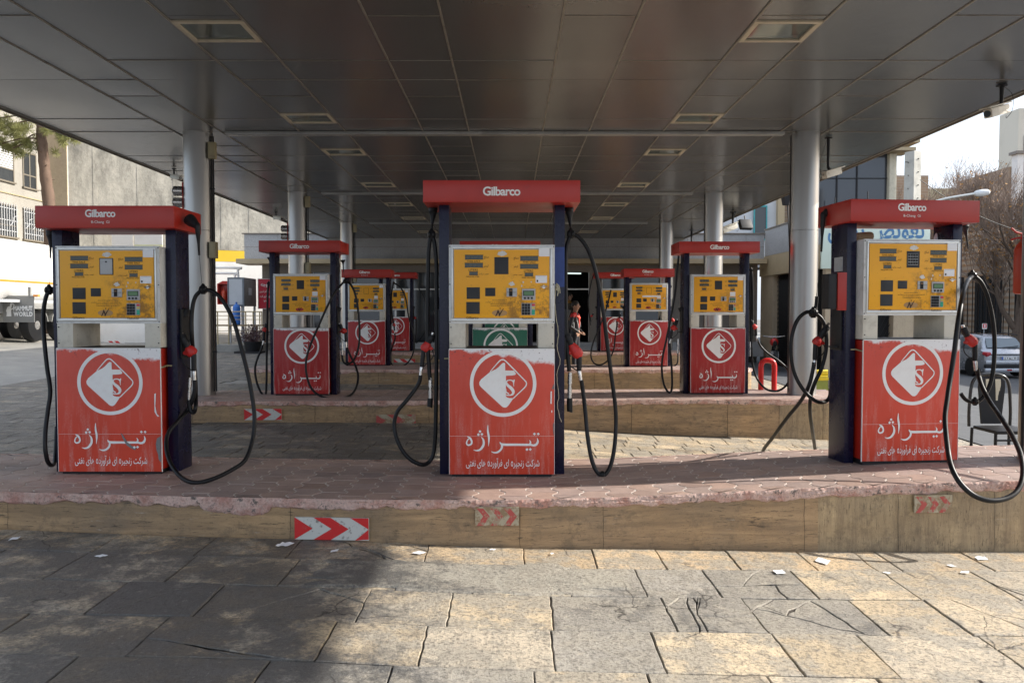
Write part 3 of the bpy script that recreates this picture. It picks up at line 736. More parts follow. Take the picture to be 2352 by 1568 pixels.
# ------------------------------------------------------------------ fuel pumps
PC = {}
def part(root, name, key, fn, mats, label=None):
    "child of a pump; the mesh is made once per kind and shared by its repeats"
    k = (name, key)
    if k not in PC:
        m = MB(); fn(m); o = m.build(name, mats, root); PC[k] = o.data
    else:
        o = mesh_obj(name, PC[k], root)
    if label: o["label"] = label
    return o
PXY = .000375
def pl(px, py): return ((px - 1005) * PXY, (735 - py) * PXY)          # centre pump's display, picture -> plate
ZP = 1.4235                                                         # height of plate centre
FY = -.100                                                          # cabinet front plane
DY = FY - .012
def rect(m, x0, y0, x1, y1, ya, yb, bev=0):
    a = pl(x0, y1); b_ = pl(x1, y0); m.box(a[0], b_[0], ya, yb, ZP + a[1], ZP + b_[1], bev)
SC = .000651
def lp(px, py): return ((px - 733) * SC, .952 - (py - 145) * SC)
def logo(m):
    y = [FY - .0135]
    def nxt(): y[0] -= .00025; return y[0]
    cx, cz = lp(748, 543); n = 72; yy = nxt()
    ro = [m.bm.verts.new((cx + 376 * SC * math.cos(2 * math.pi * k / n), yy, cz + 376 * SC * math.sin(2 * math.pi * k / n))) for k in range(n)]
    ri = [m.bm.verts.new((cx + 336 * SC * math.cos(2 * math.pi * k / n), yy, cz + 336 * SC * math.sin(2 * math.pi * k / n))) for k in range(n)]
    for k in range(n): m._f([ro[k], ro[(k + 1) % n], ri[(k + 1) % n], ri[k]])
    def polyp(pts): 
        yy = nxt(); m.poly([(lp(*p)[0], yy, lp(*p)[1]) for p in pts])
    polyp([(478, 540), (482, 522), (500, 495), (600, 412), (630, 398), (662, 383), (695, 358), (730, 322), (748, 308), (770, 312), (772, 395), (870, 397), (893, 430), (885, 445), (850, 452), (780, 455),
           (779, 690), (798, 702), (820, 708), (865, 708), (805, 795), (788, 810), (770, 815), (750, 812), (735, 803), (500, 585), (482, 562)])
    def st(pts):
        m.ribbon([(*lp(a, b_), w * SC) for a, b_, w in pts], nxt())
    st([(600, 410, 8), (650, 352, 11), (708, 288, 13), (742, 273, 14), (775, 288, 14), (840, 352, 14), (985, 500, 13), (1008, 528, 13), (1010, 555, 13), (990, 588, 13), (920, 655, 12), (862, 712, 12)])
    st([(868, 545, 10), (862, 520, 16), (838, 505, 12), (800, 508, 12), (784, 530, 18), (800, 562, 30), (838, 595, 36), (862, 630, 34), (855, 662, 24), (822, 676, 12), (782, 672, 14)])
    st([(870, 575, 6), (866, 540, 10), (872, 505, 16), (878, 500, 6)]); st([(782, 600, 4), (784, 640, 12), (808, 655, 12), (815, 668, 4)])
    # the big word, right to left
    st([(1132, 1160, 6), (1141, 1195, 20), (1126, 1230, 26), (1095, 1243, 24), (1066, 1238, 22)])
    st([(1046, 1182, 6), (1058, 1210, 18), (1044, 1236, 20)])
    st([(1072, 1236, 22), (1000, 1236, 26), (880, 1235, 26), (770, 1235, 28), (728, 1228, 24), (710, 1205, 8)])
    st([(712, 1212, 10), (734, 1240, 22), (726, 1285, 22), (686, 1320, 22), (645, 1325, 16), (612, 1312, 4)])
    st([(576, 1012, 6), (575, 1080, 20), (587, 1160, 22), (581, 1252, 4)])
    st([(500, 1148, 5), (524, 1180, 20), (526, 1235, 26), (492, 1287, 24), (450, 1302, 16), (412, 1293, 4)])
    st([(342, 1143, 6), (372, 1160, 22), (392, 1195, 20), (386, 1228, 20), (352, 1240, 18), (334, 1218, 16), (346, 1182, 14), (362, 1166, 8)])
    for dx, dz in ((1102, 1113), (1145, 1113), (1018, 1290), (1055, 1288), (487, 1085), (468, 1119), (508, 1116)):
        polyp([(dx - 17, dz), (dx, dz - 17), (dx + 17, dz), (dx, dz + 17)])
    x_, z_ = lp(744, 1448)
    add_text(m, fa('شرکت زنجیره ای فرآورده های نفتی'), x_, z_, w=832 * SC, h=118 * SC, y=FY - .0138, bold=.006)
def make_pump(loc, style, name_label, colour='door_red', win='black', near=True):
    hi = style == 'A'
    root = thing("fuel_pump", loc, name_label, "fuel pump", "fuel pumps standing on the islands")
    worn = colour == 'door_red'
    def cab(m):
        m.box(-.375, .375, FY, .35, .03, .944, .004)
    part(root, "cabinet", colour == 'door_green', cab, M['red'] if colour != 'door_green' else M['door_green'])
    part(root, "plinth", 0, lambda m: m.box(-.37, .37, FY + .01, .34, -.06, .029), M['black'])
    part(root, "cabinet_top", 0, lambda m: m.box(-.38, .38, FY - .008, .35, .9455, .9515, .001), M['black'])
    def door(m):
        m.mi = 0; m.box(-.386, .386, FY - .012, FY - .0005, .022, .943, .0015)
        m.mi = 1; m.box(-.389, -.3865, FY - .013, FY, .02, .945); m.box(.3865, .389, FY - .013, FY, .02, .945); m.box(-.3865, .3865, FY - .0132, FY - .0008, .9435, .950)
    d = part(root, "door", colour, door, [M[colour], M['white']])
    dlogo = part(root, "printed_emblem", 0, logo, M['white']); 
    dlogo.parent = d
    def latch(m):
        m.tube([(.30, FY - .012, .5), (.30, FY - .02, .5)], .011, 12)
    # posts
    for s in (-1, 1):
        def post(m, s=s):
            x0, x1 = sorted((s * .392, s * .468)); m.box(x0, x1, 0, .25, -.05, 2.012 if hi else 1.838, .004)
        part(root, "post", (hi, s), post, M['navy'])
    # brackets of the open throat
    for s in (-1, 1):
        def br(m, s=s):
            x0, x1 = sorted((s * .268, s * .386)); m.mi = 0; m.box(x0, x1, FY + .004, .30, .952, 1.1335, .002)
            m.mi = 1
            for z in (.985, 1.105): m.tube([(s * .373, FY + .003, z), (s * .373, FY - .003, z)], .0045, 8)
        part(root, "throat_bracket", s, br, [M['cream'], M['black']])
    # display head
    def head(m):
        m.mi = 0; m.box(-.386, .386, FY + .02, .34, 1.134, 1.707, .004); m.box(-.388, .388, FY, FY + .0205, 1.132, 1.709, .003)
        m.mi = 1
        for sx in (-1, 1):
            for z in (1.146, 1.42, 1.695): m.tube([(sx * .380, FY - .0004, z), (sx * .380, FY - .003, z)], .0045, 8)
    hd = part(root, "display_head", 0, head, [M['whiteframe'], M['black']])
    def frame(m):
        w, h = .368, .268; t = .012
        for x0, x1, z0, z1 in ((-w, w, h - t, h), (-w, w, -h - .006, -h + t), (-w, -w + t, -h + t, h - t), (w - t, w, -h + t, h - t)):
            m.box(x0, x1, FY - .012, FY - .0002, ZP + z0, ZP + z1, .002)
    part(root, "display_frame", 0, frame, M['alu']).parent = hd
    def plate(m): m.box(-.349, .349, FY - .010, FY - .0006, -.2495, .2495, .001)
    p = part(root, "display_plate", near, plate, M['plate'] if near else M['plate_far']); p.parent = hd; p.location = (0, 0, ZP)
    for kq, q in enumerate(((290, 178, 640, 258), (285, 333, 637, 413), (372, 503, 538, 563), (1367, 200, 1717, 282), (1365, 355, 1717, 437), (1455, 525, 1617, 585))):
        def lcds(m, q=q):
            m.mi = 0; rect(m, *q, FY - .0115, FY - .0095)
            m.mi = 1; x0, y0, x1, y1 = q
            rect(m, x0 - 6, y0 - 6, x1 + 6, y0, FY - .013, FY - .0098); rect(m, x0 - 6, y1, x1 + 6, y1 + 6, FY - .013, FY - .0098)
        part(root, "price_display", kq, lcds, [M['lcd'], M['black']]).parent = hd
    y_ = FY - .0122
    for kq, (cx, cy, w, t) in enumerate(((455, 298, 255, 'THIS SALE'), (1540, 315, 255, 'THIS SALE'), (450, 465, 180, 'LITERS'), (1530, 485, 180, 'LITERS'), (440, 595, 250, 'PRICE PER LITER'), (1523, 615, 250, 'PRICE PER LITER'),
                         (430, 1396, 235, 'Gilbarco'), (1520, 1410, 235, 'Naftabzar'), (705, 222, 95, fa('مبلغ')), (1285, 240, 95, fa('مبلغ')), (700, 388, 85, fa('لیتر')), (1280, 400, 80, fa('لیتر')), (650, 545, 185, fa('قیمت واحد')), (1320, 560, 175, fa('قیمت واحد')))):
        a_ = pl(cx, cy); part(root, "printed_word", kq, lambda m: add_text(m, t, a_[0], ZP + a_[1], w=w * PXY, y=y_), M['ink']).parent = hd
    for kq, q in enumerate(((320, 803, 578, 1030), (312, 1088, 575, 1322), (682, 812, 880, 975))):
        part(root, "blank_cover", kq, lambda m, q=q: rect(m, *q, FY - .0125, FY - .0095, .001), M['blackblank']).parent = hd
    def window(m):
        if win == 'yellow':
            for q in ((862, 215, 1137, 225), (862, 538, 1137, 548), (862, 225, 872, 538), (1127, 225, 1137, 538)): rect(m, *q, FY - .0125, FY - .0098)
            return
        rect(m, 862, 215, 1137, 548, FY - .0125, FY - .0095, .0015)
        if win == 'white': m.mi = 1; rect(m, 880, 230, 1120, 535, FY - .0145, FY - .012, .001); m.mi = 2; rect(m, 985, 275, 1015, 305, FY - .016, FY - .0143)
        if win == 'keys':
            m.mi = 1; rect(m, 880, 268, 1098, 492, FY - .0135, FY - .0122)
            m.mi = 2
            for i in range(4):
                for j in range(4): rect(m, 885 + i * 54, 273 + j * 56, 928 + i * 54, 315 + j * 56, FY - .018, FY - .0132, .001)
    part(root, "top_window", win, window, [M['blackblank'] if win != 'yellow' else M['ink'], M['plastic_grey'], M['black']]).parent = hd
    def reader(m):
        m.mi = 0; rect(m, 1098, 817, 1303, 985, FY - .017, FY - .0095, .0015); m.mi = 1; rect(m, 1148, 828, 1215, 975, FY - .019, FY - .0165); rect(m, 1110, 897, 1290, 903, FY - .0185, FY - .0168)
        m.mi = 2; rect(m, 1160, 850, 1205, 885, FY - .021, FY - .0188)
    part(root, "card_reader", 0, reader, [M['plastic_grey'], M['void'], M['wood']]).parent = hd
    def screen(m):
        m.mi = 0; rect(m, 1400, 832, 1662, 1050, FY - .020, FY - .0095, .003); m.mi = 2; rect(m, 1424, 868, 1636, 970, FY - .0212, FY - .0195); m.mi = 1; rect(m, 1438, 880, 1622, 958, FY - .022, FY - .021)
        m.mi = 2
        for x in (1457, 1525, 1592): a = pl(x, 1012); m.tube([(a[0], FY - .019, ZP + a[1]), (a[0], FY - .024, ZP + a[1])], .0082, 12)
    part(root, "card_screen", 0, screen, [M['plastic_grey'], M['green_lcd'], M['black']]).parent = hd
    def keypad(m):
        m.mi = 0; rect(m, 1390, 1112, 1655, 1345, FY - .014, FY - .0095, .001)
        m.mi = 1
        for i in range(3):
            for j in range(4): rect(m, 1397 + i * 56, 1122 + j * 56, 1447 + i * 56, 1172 + j * 56, FY - .018, FY - .0138, .001)
        m.mi = 2; rect(m, 1592, 1125, 1652, 1166, FY - .018, FY - .0138, .001); m.mi = 3; rect(m, 1592, 1180, 1652, 1222, FY - .018, FY - .0138, .001); m.mi = 4; rect(m, 1592, 1240, 1652, 1335, FY - .018, FY - .0138, .001)
    part(root, "keypad", 0, keypad, [M['plastic_grey'], M['black'], M['key_red'], M['key_yellow'], M['key_green']]).parent = hd
    def lock(m):
        a = pl(1825, 795); m.tube([(a[0], FY - .009, ZP + a[1]), (a[0], FY - .026, ZP + a[1])], .012, 14); m.tube([(a[0] - .024, FY - .024, ZP + a[1]), (a[0] + .024, FY - .024, ZP + a[1] + .004)], .0055, 8)
    part(root, "lock_knob", 0, lock, M['chrome']).parent = hd
    part(root, "sticker", 'corner', lambda m: rect(m, 1728, 48, 1938, 202, FY - .0135, FY - .0095), M['paper']).parent = hd
    def tagm(m):
        if near: rect(m, 1665, 573, 1888, 717, FY - .0118, FY - .0095)
        else: rect(m, 1440, 640, 1640, 800, FY - .0118, FY - .0095)
        m.mi = 1
        if near: rect(m, 1680, 585, 1880, 588, FY - .0125, FY - .0116); rect(m, 1685, 660, 1715, 700, FY - .0125, FY - .0116)
    part(root, "sticker", near, tagm, [M['paper'], M['black']]).parent = hd
    if near:
        for kq, (px, py, rx, rz) in enumerate(((1010, 150, 88, 48), (1200, 735, 60, 40), (1425, 705, 16, 20), (1580, 700, 14, 16), (1395, 775, 15, 20))):
            def blob(m):
                r5 = random.Random(kq); pts = []
                for k in range(22):
                    t = 2 * math.pi * k / 22; q = 1 + r5.uniform(-.25, .18); a = pl(px + rx * q * math.cos(t), py + rz * q * math.sin(t)); pts.append((a[0], FY - .0116, ZP + a[1]))
                m.poly(pts)
            part(root, "torn_label", kq, blob, M['tornpaper']).parent = hd
    def oval(m):
        pts = []
        for k in range(28):
            t = 2 * math.pi * k / 28; a = pl(965 + 150 * math.cos(t), 1302 + 62 * math.sin(t)); pts.append((a[0], FY - .0112, ZP + a[1]))
        m.mi = 0; m.poly(pts); m.mi = 1
        def s2(q, yy): m.ribbon([(pl(a, b_)[0], ZP + pl(a, b_)[1], w * PXY) for a, b_, w in q], yy)
        s2([(885, 1365, 18), (915, 1310, 24), (935, 1240, 18)], FY - .0116); s2([(930, 1245, 18), (955, 1320, 26), (958, 1365, 20)], FY - .0119)
        s2([(955, 1365, 14), (985, 1300, 22), (1040, 1215, 8)], FY - .0122); s2([(970, 1225, 20), (978, 1200, 8)], FY - .0125)
        for k, (w, cy) in enumerate(((300, 1055), (560, 1097), (370, 1130), (360, 1162))):
            xx = 970 - w / 2; r6 = random.Random(k)
            while xx < 970 + w / 2:
                ww = r6.uniform(14, 40); rect(m, xx, cy - r6.uniform(2, 5), xx + ww, cy + 3, FY - .0118, FY - .0101); xx += ww + r6.uniform(5, 12)
    oc = paint("faded_oval", (.42, .24, .09), .5) if 'oval' not in M else M['oval']; M['oval'] = oc
    if 'oval2' not in M: M['oval2'] = flat("red_oval", (.45, .03, .02), .5)
    part(root, "maker_badge", near, oval, [M['oval'] if near else M['oval2'], M['ink']]).parent = hd
    # header
    hw, y0, y1, z0, z1 = (.57, -.15, .45, 2.012, 2.170) if hi else (.514, -.13, .385, 1.838, 2.003)
    def header(m): m.box(-hw, hw, y0, y1, z0, z1, .004)
    he = part(root, "header", hi, header, M['red'])
    def htext(m):
        two = style == 'B'; zz = (z0 + z1) / 2 + (.026 if two else 0)
        cxh = -.03 if two else 0
        add_text(m, 'Gilbarco', cxh, zz, w=.225 if two else .272, h=.058 if two else .066, y=y0 - .0015, bold=.024, spacing=.91)
        if two: add_text(m, 'B-Chang  Gi', cxh, z0 + .042, w=.135, h=.024, y=y0 - .0015, bold=.004)
    part(root, "header_lettering", style, htext, M['white']).parent = he
    return root
def local(root, pts):
    from mathutils import Euler
    q = Euler(root.rotation_euler).to_matrix().inverted()
    return [q @ (Vector(p) - root.location) for p in pts]
def hose(root, pts, r=.0155, name="hose"):
    m = MB(); P = catmull([Vector(p) for p in local(root, pts)], 7); m.tube(P, r, 12); return m.build(name, M['rubber'], root)
def coupling(root, a, b_, r=.013):
    m = MB(); a, b_ = local(root, (a, b_)); d = b_ - a
    m.tube([a, a + d * .1, a + d * .1, a + d * .45, a + d * .45, a + d * .6, a + d * .6, b_], [r * .9, r * .9, r * 1.15, r * 1.15, r * .85, r * .85, r * 1.2, r * 1.1], 12); return m.build("hose_coupling", M['chrome'], root)
def clamp(root, p, r=.03):
    m = MB(); p = local(root, (p,))[0]
    m.lathe([(r * .5, -r), (r * .95, -r * .7), (r * 1.05, -r * .2), (r * .85, 0), (r * 1.05, r * .3), (r * .9, r * .8), (r * .4, r)], p, 14, 'X')
    m.lathe([(r * .55, -r * 1.2), (r * .8, -r * .4), (r * .75, r * .6), (r * .3, r * 1.5)], p, 12, 'Z'); return m.build("hose_clamp", M['rubber'], root)
def boot(root, a, b_, c, side=False, hangs=None):
    "rubber boot of the hose retractor on the header, with its thin cable"
    a, b_, c = local(root, (a, b_, c)); m = MB(); d = b_ - a
    if side:
        m.tube([a, a + d * .35, a + d * .8, b_], [.046, .042, .028, .024], 14); e = c - b_
        m.tube([b_ + Vector((0, 0, .012)), b_, b_ + e * .25, b_ + e * .6, c], [.016, .022, .018, .010, .008], 12)
    else:
        m.tube([a, a + d * .1, a + d * .2, a + d * .3, a + d * .35, a + d * .6, b_], [.034, .036, .031, .034, .028, .018, .010], 14)
        m.tube([b_, c], [.009, .006], 8)
    o = m.build("cable_boot", M['black'], root)
    if hangs is not None:
        h = local(root, (hangs,))[0]; m = MB(); m.tube([c, h], .0016, 6); m.build("cable", M['black'], root).parent = o
    return o
def nozzle(root, A, B, C_, D, E, k=1.0):
    A, B, C_, D, E = [Vector(p) for p in local(root, (A, B, C_, D, E))]
    m = MB(); d = D - C_
    m.tube([B.lerp(C_, .3), C_.lerp(D, -.05), C_.lerp(D, .3), C_.lerp(D, .8), D], [.018 * k, .021 * k, .020 * k, .019 * k, .017 * k], 12)
    side = (C_ - B).normalized(); side = Vector((side.x, 0, 0)).normalized() if abs(side.x) > .01 else Vector((1, 0, 0))
    q0 = B.lerp(C_, .55); m.tube(catmull([q0 - side * .03 * k, q0 - side * .062 * k + Vector((0, 0, -.04 * k)), q0 - side * .055 * k + Vector((0, 0, -.10 * k)), D - side * .01], 5), .0045 * k, 8)
    nz = m.build("nozzle", M['black'], root)
    m = MB(); P = [B.lerp(C_, t) for t in (-.12, 0, .2, .45, .7, .95, 1.1)]; m.tube(P, [x * k for x in (.014, .026, .036, .041, .045, .040, .022)], 14, flat=.72)
    q = B.lerp(C_, .5); m.tube([q, q - side * .035 * k + Vector((0, 0, -.015 * k)), q - side * .062 * k + Vector((0, 0, -.020 * k))], [.03 * k, .022 * k, .008 * k], 10, flat=.6)
    g = m.build("nozzle_guard", M['guard'], root); g.parent = nz
    m = MB(); e = A - B; m.tube([B, B + e * .25, B + e * .3, B + e * .6, B + e * .62, B + e * .8], [.024 * k, .026 * k, .030 * k, .027 * k, .031 * k, .026 * k], 12)
    s_ = m.build("nozzle_collar", M['black'], root); s_.parent = nz
    m = MB(); m.tube([B + e * .7, A], [.015 * k, .013 * k], 10); s_ = m.build("spout", M['chrome'], root); s_.parent = nz
    m = MB(); f = E - D; m.tube([D - f * .1, D, D + f * .5, D + f * .5, E], [.013 * k, .016 * k, .016 * k, .0145 * k, .0145 * k], 12); s_ = m.build("swivel", M['chrome'], root); s_.parent = nz
    return nz
def holder(root, s, z=.86, h=.38):
    m = MB(); x0, x1 = sorted((s * .4685, s * .484)); m.box(x0, x1, .05, .2, z, z + h, .003)
    m.tube([(s * .476, .125, z + h - .05), (s * .50, .125, z + h + .0)], [.034, .028], 12)
    m.box(*sorted((s * .485, s * .52)), .075, .17, z + .02, z + .032, .002); return m.build("nozzle_holder", M['black'], root)

PL = make_pump((-3.015, 6.05, 0), 'B', "red and yellow fuel pump nearest the tanker, with a scuffed door in the front row", win='white')
PM = make_pump((-.075, 5.95, 0), 'A', "tall fuel pump in the middle of the front row, with a green pump behind it", win='black')
PR = make_pump((3.035, 6.17, .06), 'B', "fuel pump at the right of the front row, with paper cups and a keypad window", win='keys')
PR.rotation_euler = (0, 0, R(5.5))
def scar(root, name, polys, mt, y=FY - .0165, label=None):
    m = MB()
    for k, pts in enumerate(polys): m.poly([(a, y - k * .0003, b_) for a, b_ in pts])
    return m.build(name, mt, root)
q1 = lambda cx, cy: ((cx - 534) * .001497, (1445 - cy) * .001497)
m_bare = paint("bare_grey_metal", (.20, .20, .20), .5, .3, dirt=.6, scale=30)
scar(PL, "dark_gouge", [[q1(590, 1232), q1(603, 1248), q1(622, 1280), q1(645, 1300), q1(668, 1308), q1(662, 1322), q1(640, 1312), q1(618, 1296), q1(600, 1262)]], m_bare)
scar(PL, "torn_edge", [[q1(790, 1252), q1(772, 1262), q1(765, 1290), q1(768, 1320), q1(776, 1345), q1(778, 1368), q1(790, 1385)]], m_bare)
scar(PL, "peeled_film", [[q1(762, 1040), q1(770, 1036), q1(766, 1100), q1(773, 1140), q1(786, 1152), q1(776, 1154), q1(762, 1130)]], M['white'])
q2 = lambda px, py: lp(px, py)
scar(PM, "peeled_film", [[q2(1284, 632), q2(1298, 630), q2(1296, 772), q2(1282, 770)], [q2(1294, 845), q2(1302, 843), q2(1302, 872), q2(1292, 870)]], M['white'])
scar(PM, "torn_edge", [[q2(1322, 545), q2(1306, 580), q2(1296, 606), q2(1322, 602)], [q2(1322, 975), q2(1310, 1010), q2(1314, 1090), q2(1322, 1140)]], m_bare)
scar(PM, "blue_touch_up", [[(.3935, 1.40), (.4665, 1.405), (.4665, 1.70), (.3935, 1.70)]], paint("bright_blue_patch", (.012, .04, .20), .4, dirt=.6, dcol=(.01, .01, .05), scale=12), y=-.0012)
for rt in (PL, PM, PR): scar(rt, "door_crease", [[(-.383, .3045), (.383, .3045), (.383, .3058), (-.383, .3058)]], M['white'], y=FY - .0142)
# --- left pump
Y = 6.12
hose(PL, [K6(358, 195, Y), K6(320, 232, Y), K6(298, 300, Y), K6(290, 400, Y), K6(293, 520, Y), K6(303, 650, Y + .1), K6(316, 800, Y + .15), K6(320, 920, Y + .1), K6(318, 1000, Y), K6(308, 1040, Y), K6(288, 1038, Y), K6(276, 1000, Y), K6(272, 955, Y)])
coupling(PL, K6(272, 960, Y), K6(281, 800, Y))
hose(PL, [K6(372, 188, Y), K6(420, 195, Y), K6(475, 228, Y - .02), K6(535, 310, Y - .03), K6(590, 430, Y - .05), K6(640, 610, Y - .08), K6(685, 790, Y - .1), K6(716, 960, Y - .12), K6(728, 1090, Y - .15), K6(715, 1230, Y - .2), K6(665, 1370, Y - .3), K6(575, 1440, Y - .38), K6(440, 1505, Y - .48), K6(320, 1532, 5.60), K6(225, 1500, 5.65), K6(150, 1410, 5.74), K6(114, 1295, 5.82), K6(126, 1190, 5.9), K6(190, 1108, 5.98), K6(255, 1035, Y), K6(295, 960, Y), K6(312, 880, Y), K6(311, 818, Y)])
clamp(PL, K6(370, 188, Y)); nozzle(PL, K6(212, 480, Y), K6(262, 590, Y), K6(305, 640, Y), K6(306, 755, Y), K6(310, 818, Y))
holder(PL, 1); boot(PL, K1(950, 160, 6.1), K1(992, 195, 6.05), K1(1000, 340, 6.1), True, K6(362, 150, Y))
boot(PL, K1(255, 215, 6.2), K1(254, 300, 6.2), K1(252, 355, 6.2), False, K1(248, 500, 6.2))
hose(PL, [K1(248, 510, 6.2), K1(228, 560, 6.18), K1(218, 640, 6.15), K1(222, 760, 6.1), K1(236, 900, 6.08), K1(252, 1020, 6.05), K1(240, 1120, 6.02), K1(228, 1220, 5.98), K1(228, 1320, 5.95), K1(246, 1385, 6.0), K1(275, 1370, 6.2), K1(285, 1200, 6.35)])
clamp(PL, K1(246, 515, 6.2))
# --- middle pump
Y = 6.02
hose(PM, [K2(908, 340, Y), K2(890, 400, Y), K2(886, 520, Y), K2(888, 700, Y), K2(893, 850, Y), K2(903, 970, Y)])
coupling(PM, K2(904, 1105, Y), K2(907, 975, Y), .0145)
hose(PM, [K2(905, 1095, Y), K2(905, 1130, Y), K2(906, 1152, Y), K2(905, 1158, Y)], .022)
hose(PM, [K2(912, 332, Y), K2(945, 345, Y), K2(985, 395, Y), K2(1015, 470, Y), K2(1040, 570, Y), K2(1062, 700, Y), K2(1082, 860, Y), K2(1100, 1000, Y), K2(1116, 1120, Y), K2(1120, 1220, Y), K2(1112, 1330, Y - .05), K2(1092, 1415, Y - .1), K2(1062, 1452, 5.88), K2(1030, 1435, 5.88), K2(1005, 1370, 5.9), K2(988, 1270, 5.93), K2(978, 1160, 5.97), K2(968, 1070, Y), K2(959, 1010, Y)])
m = MB(); p = local(PM, (K2(1056, 1450, 5.88),))[0]; m.lathe([(.016, -.016), (.026, -.012), (.030, 0), (.026, .012), (.016, .016)], p, 16, 'X'); m.build("hose_ring", M['rubber'], PM)
clamp(PM, K2(911, 332, Y)); nozzle(PM, K2(884, 786, Y), K2(912, 845, Y), K2(950, 900, Y), K2(949, 968, Y), K2(956, 1012, Y))
holder(PM, 1); boot(PM, K2(902, 212, 6.12), K2(908, 290, 6.08), K2(910, 310, Y))
hose(PM, [K2(262, 335, Y), K2(250, 400, Y), K2(246, 560, Y), K2(244, 760, Y), K2(248, 900, Y), K2(256, 1010, Y)])
coupling(PM, K2(258, 1105, Y), K2(258, 1000, Y)); hose(PM, [K2(257, 1095, Y), K2(255, 1128, Y), K2(254, 1134, Y)], .021)
hose(PM, [K2(264, 335, Y), K2(278, 385, Y), K2(286, 500, Y), K2(287, 700, Y), K2(286, 900, Y), K2(284, 1080, Y), K2(281, 1250, Y), K2(272, 1350, Y), K2(245, 1396, 6.0), K2(205, 1400, 5.95), K2(150, 1366, 5.95), K2(108, 1300, 5.97), K2(90, 1225, 6.0), K2(103, 1160, 6.0), K2(145, 1108, 6.0), K2(186, 1055, Y), K2(206, 1020, Y), K2(212, 988, Y)])
clamp(PM, K2(263, 335, Y)); nozzle(PM, K2(270, 790, Y), K2(250, 838, Y), K2(226, 872, Y), K2(217, 950, Y), K2(212, 990, Y), .85)
holder(PM, -1); boot(PM, K2(270, 212, 6.12), K2(266, 285, 6.1), K2(264, 312, Y))
# --- right pump
Y = 6.5
hose(PR, [K3(232, 672, Y), K3(195, 672, Y), K3(158, 705, Y), K3(134, 770, Y), K3(128, 850, Y), K3(138, 925, Y), K3(165, 990, Y - .02), K3(205, 1042, Y - .03), K3(248, 1072, Y - .03), K3(285, 1070, Y), K3(303, 1045, Y), K3(304, 1015, Y)])
coupling(PR, K3(303, 1018, Y), K3(303, 925, Y))
hose(PR, [K3(236, 676, Y), K3(265, 700, Y), K3(284, 750, Y), K3(287, 830, Y), K3(268, 915, Y), K3(238, 980, Y), K3(218, 1040, Y + .05), K3(213, 1110, Y + .15), K3(222, 1190, 6.9), K3(234, 1270, 7.4), K3(236, 1320, 7.75), K3(180, 1345, 8.05), K3(60, 1335, 7.95), K3(2, 1300, 7.6), K3(48, 1230, 7.1), K3(110, 1145, 6.8), K3(172, 1068, 6.6), K3(208, 1000, Y), K3(225, 935, Y), K3(231, 895, Y)])
clamp(PR, K3(228, 674, Y), .034); nozzle(PR, K3(300, 720, Y), K3(258, 785, Y), K3(238, 815, Y), K3(234, 885, Y), K3(231, 925, Y), .95)
hose(PR, [K3(232, 665, Y), K3(240, 640, Y), K3(244, 600, Y)], .014)
m = MB(); p0, = local(PR, (K3(268, 638, 6.5),)); m.mi = 0; m.box(-.62, -.555, -.02, .10, 1.18, 1.45, .006); m.mi = 1; m.box(-.553, -.482, -.03, -.012, 1.17, 1.46, .003)
m.build("holder_cover", [M['black'], M['red']], PR)
holder(PR, -1); boot(PR, K3(318, 210, 6.4), K3(272, 235, 6.36), K3(264, 400, 6.4), True, K3(236, 650, Y))
m = MB(); m.box(-.4715, -.4688, .06, .19, 1.475, 1.585); m.build("sticker", M['plastic_grey'], PR)
Y = 6.5
hose(PR, [K8(330, 400, Y), K8(300, 430, 6.3), K8(272, 510, 6.0), K8(250, 620, 5.84), K8(232, 740, 5.8), K8(215, 880, 5.78), K8(192, 1030, 5.74), K8(172, 1170, 5.66), K8(158, 1300, 5.58), K3(832, 1290, 5.45), K3(850, 1370, 5.32), K3(890, 1440, 5.24), K3(950, 1492, 5.2), K3(1020, 1514, 5.18), K3(1090, 1505, 5.2), K3(1142, 1470, 5.24), K3(1168, 1400, 5.32), K3(1158, 1310, 5.5), K3(1118, 1220, 5.75), K3(1066, 1138, 6.0), K3(1018, 1068, 6.25), K3(985, 1005, 6.38), K3(968, 950, Y), K3(961, 925, Y)], .0175)
hose(PR, [K8(345, 400, Y), K8(385, 440, Y), K8(425, 530, Y), K8(455, 660, Y), K8(468, 800, Y), K8(464, 940, Y), K8(448, 1050, Y), K8(415, 1130, Y), K8(365, 1182, Y), K8(315, 1184, Y), K8(280, 1165, Y), K8(258, 1135, Y)], .0165)
clamp(PR, K8(328, 395, Y)); clamp(PR, K8(345, 1185, Y), .026)
nozzle(PR, K8(266, 706, Y), K8(296, 775, Y), K8(345, 825, Y), K8(345, 930, Y), K8(351, 990, Y))
holder(PR, 1); boot(PR, K3(905, 278, 6.5), K3(915, 330, 6.45), K3(923, 385, 6.45), False, K3(938, 480, Y))
# --- second row
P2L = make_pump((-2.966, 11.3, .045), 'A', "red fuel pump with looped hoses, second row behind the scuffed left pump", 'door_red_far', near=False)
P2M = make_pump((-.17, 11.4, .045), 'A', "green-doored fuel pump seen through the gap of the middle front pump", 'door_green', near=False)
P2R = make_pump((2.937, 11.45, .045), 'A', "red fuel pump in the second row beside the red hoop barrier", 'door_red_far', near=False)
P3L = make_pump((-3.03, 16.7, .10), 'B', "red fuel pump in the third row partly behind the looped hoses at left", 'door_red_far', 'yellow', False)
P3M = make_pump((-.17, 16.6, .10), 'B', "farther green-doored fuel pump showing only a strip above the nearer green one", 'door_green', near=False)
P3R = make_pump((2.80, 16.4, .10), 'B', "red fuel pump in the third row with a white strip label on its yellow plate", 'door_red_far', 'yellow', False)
P4L = make_pump((-3.22, 22.1, .14), 'A', "farthest left red fuel pump, half hidden behind the third-row one", 'door_red_far', near=False)
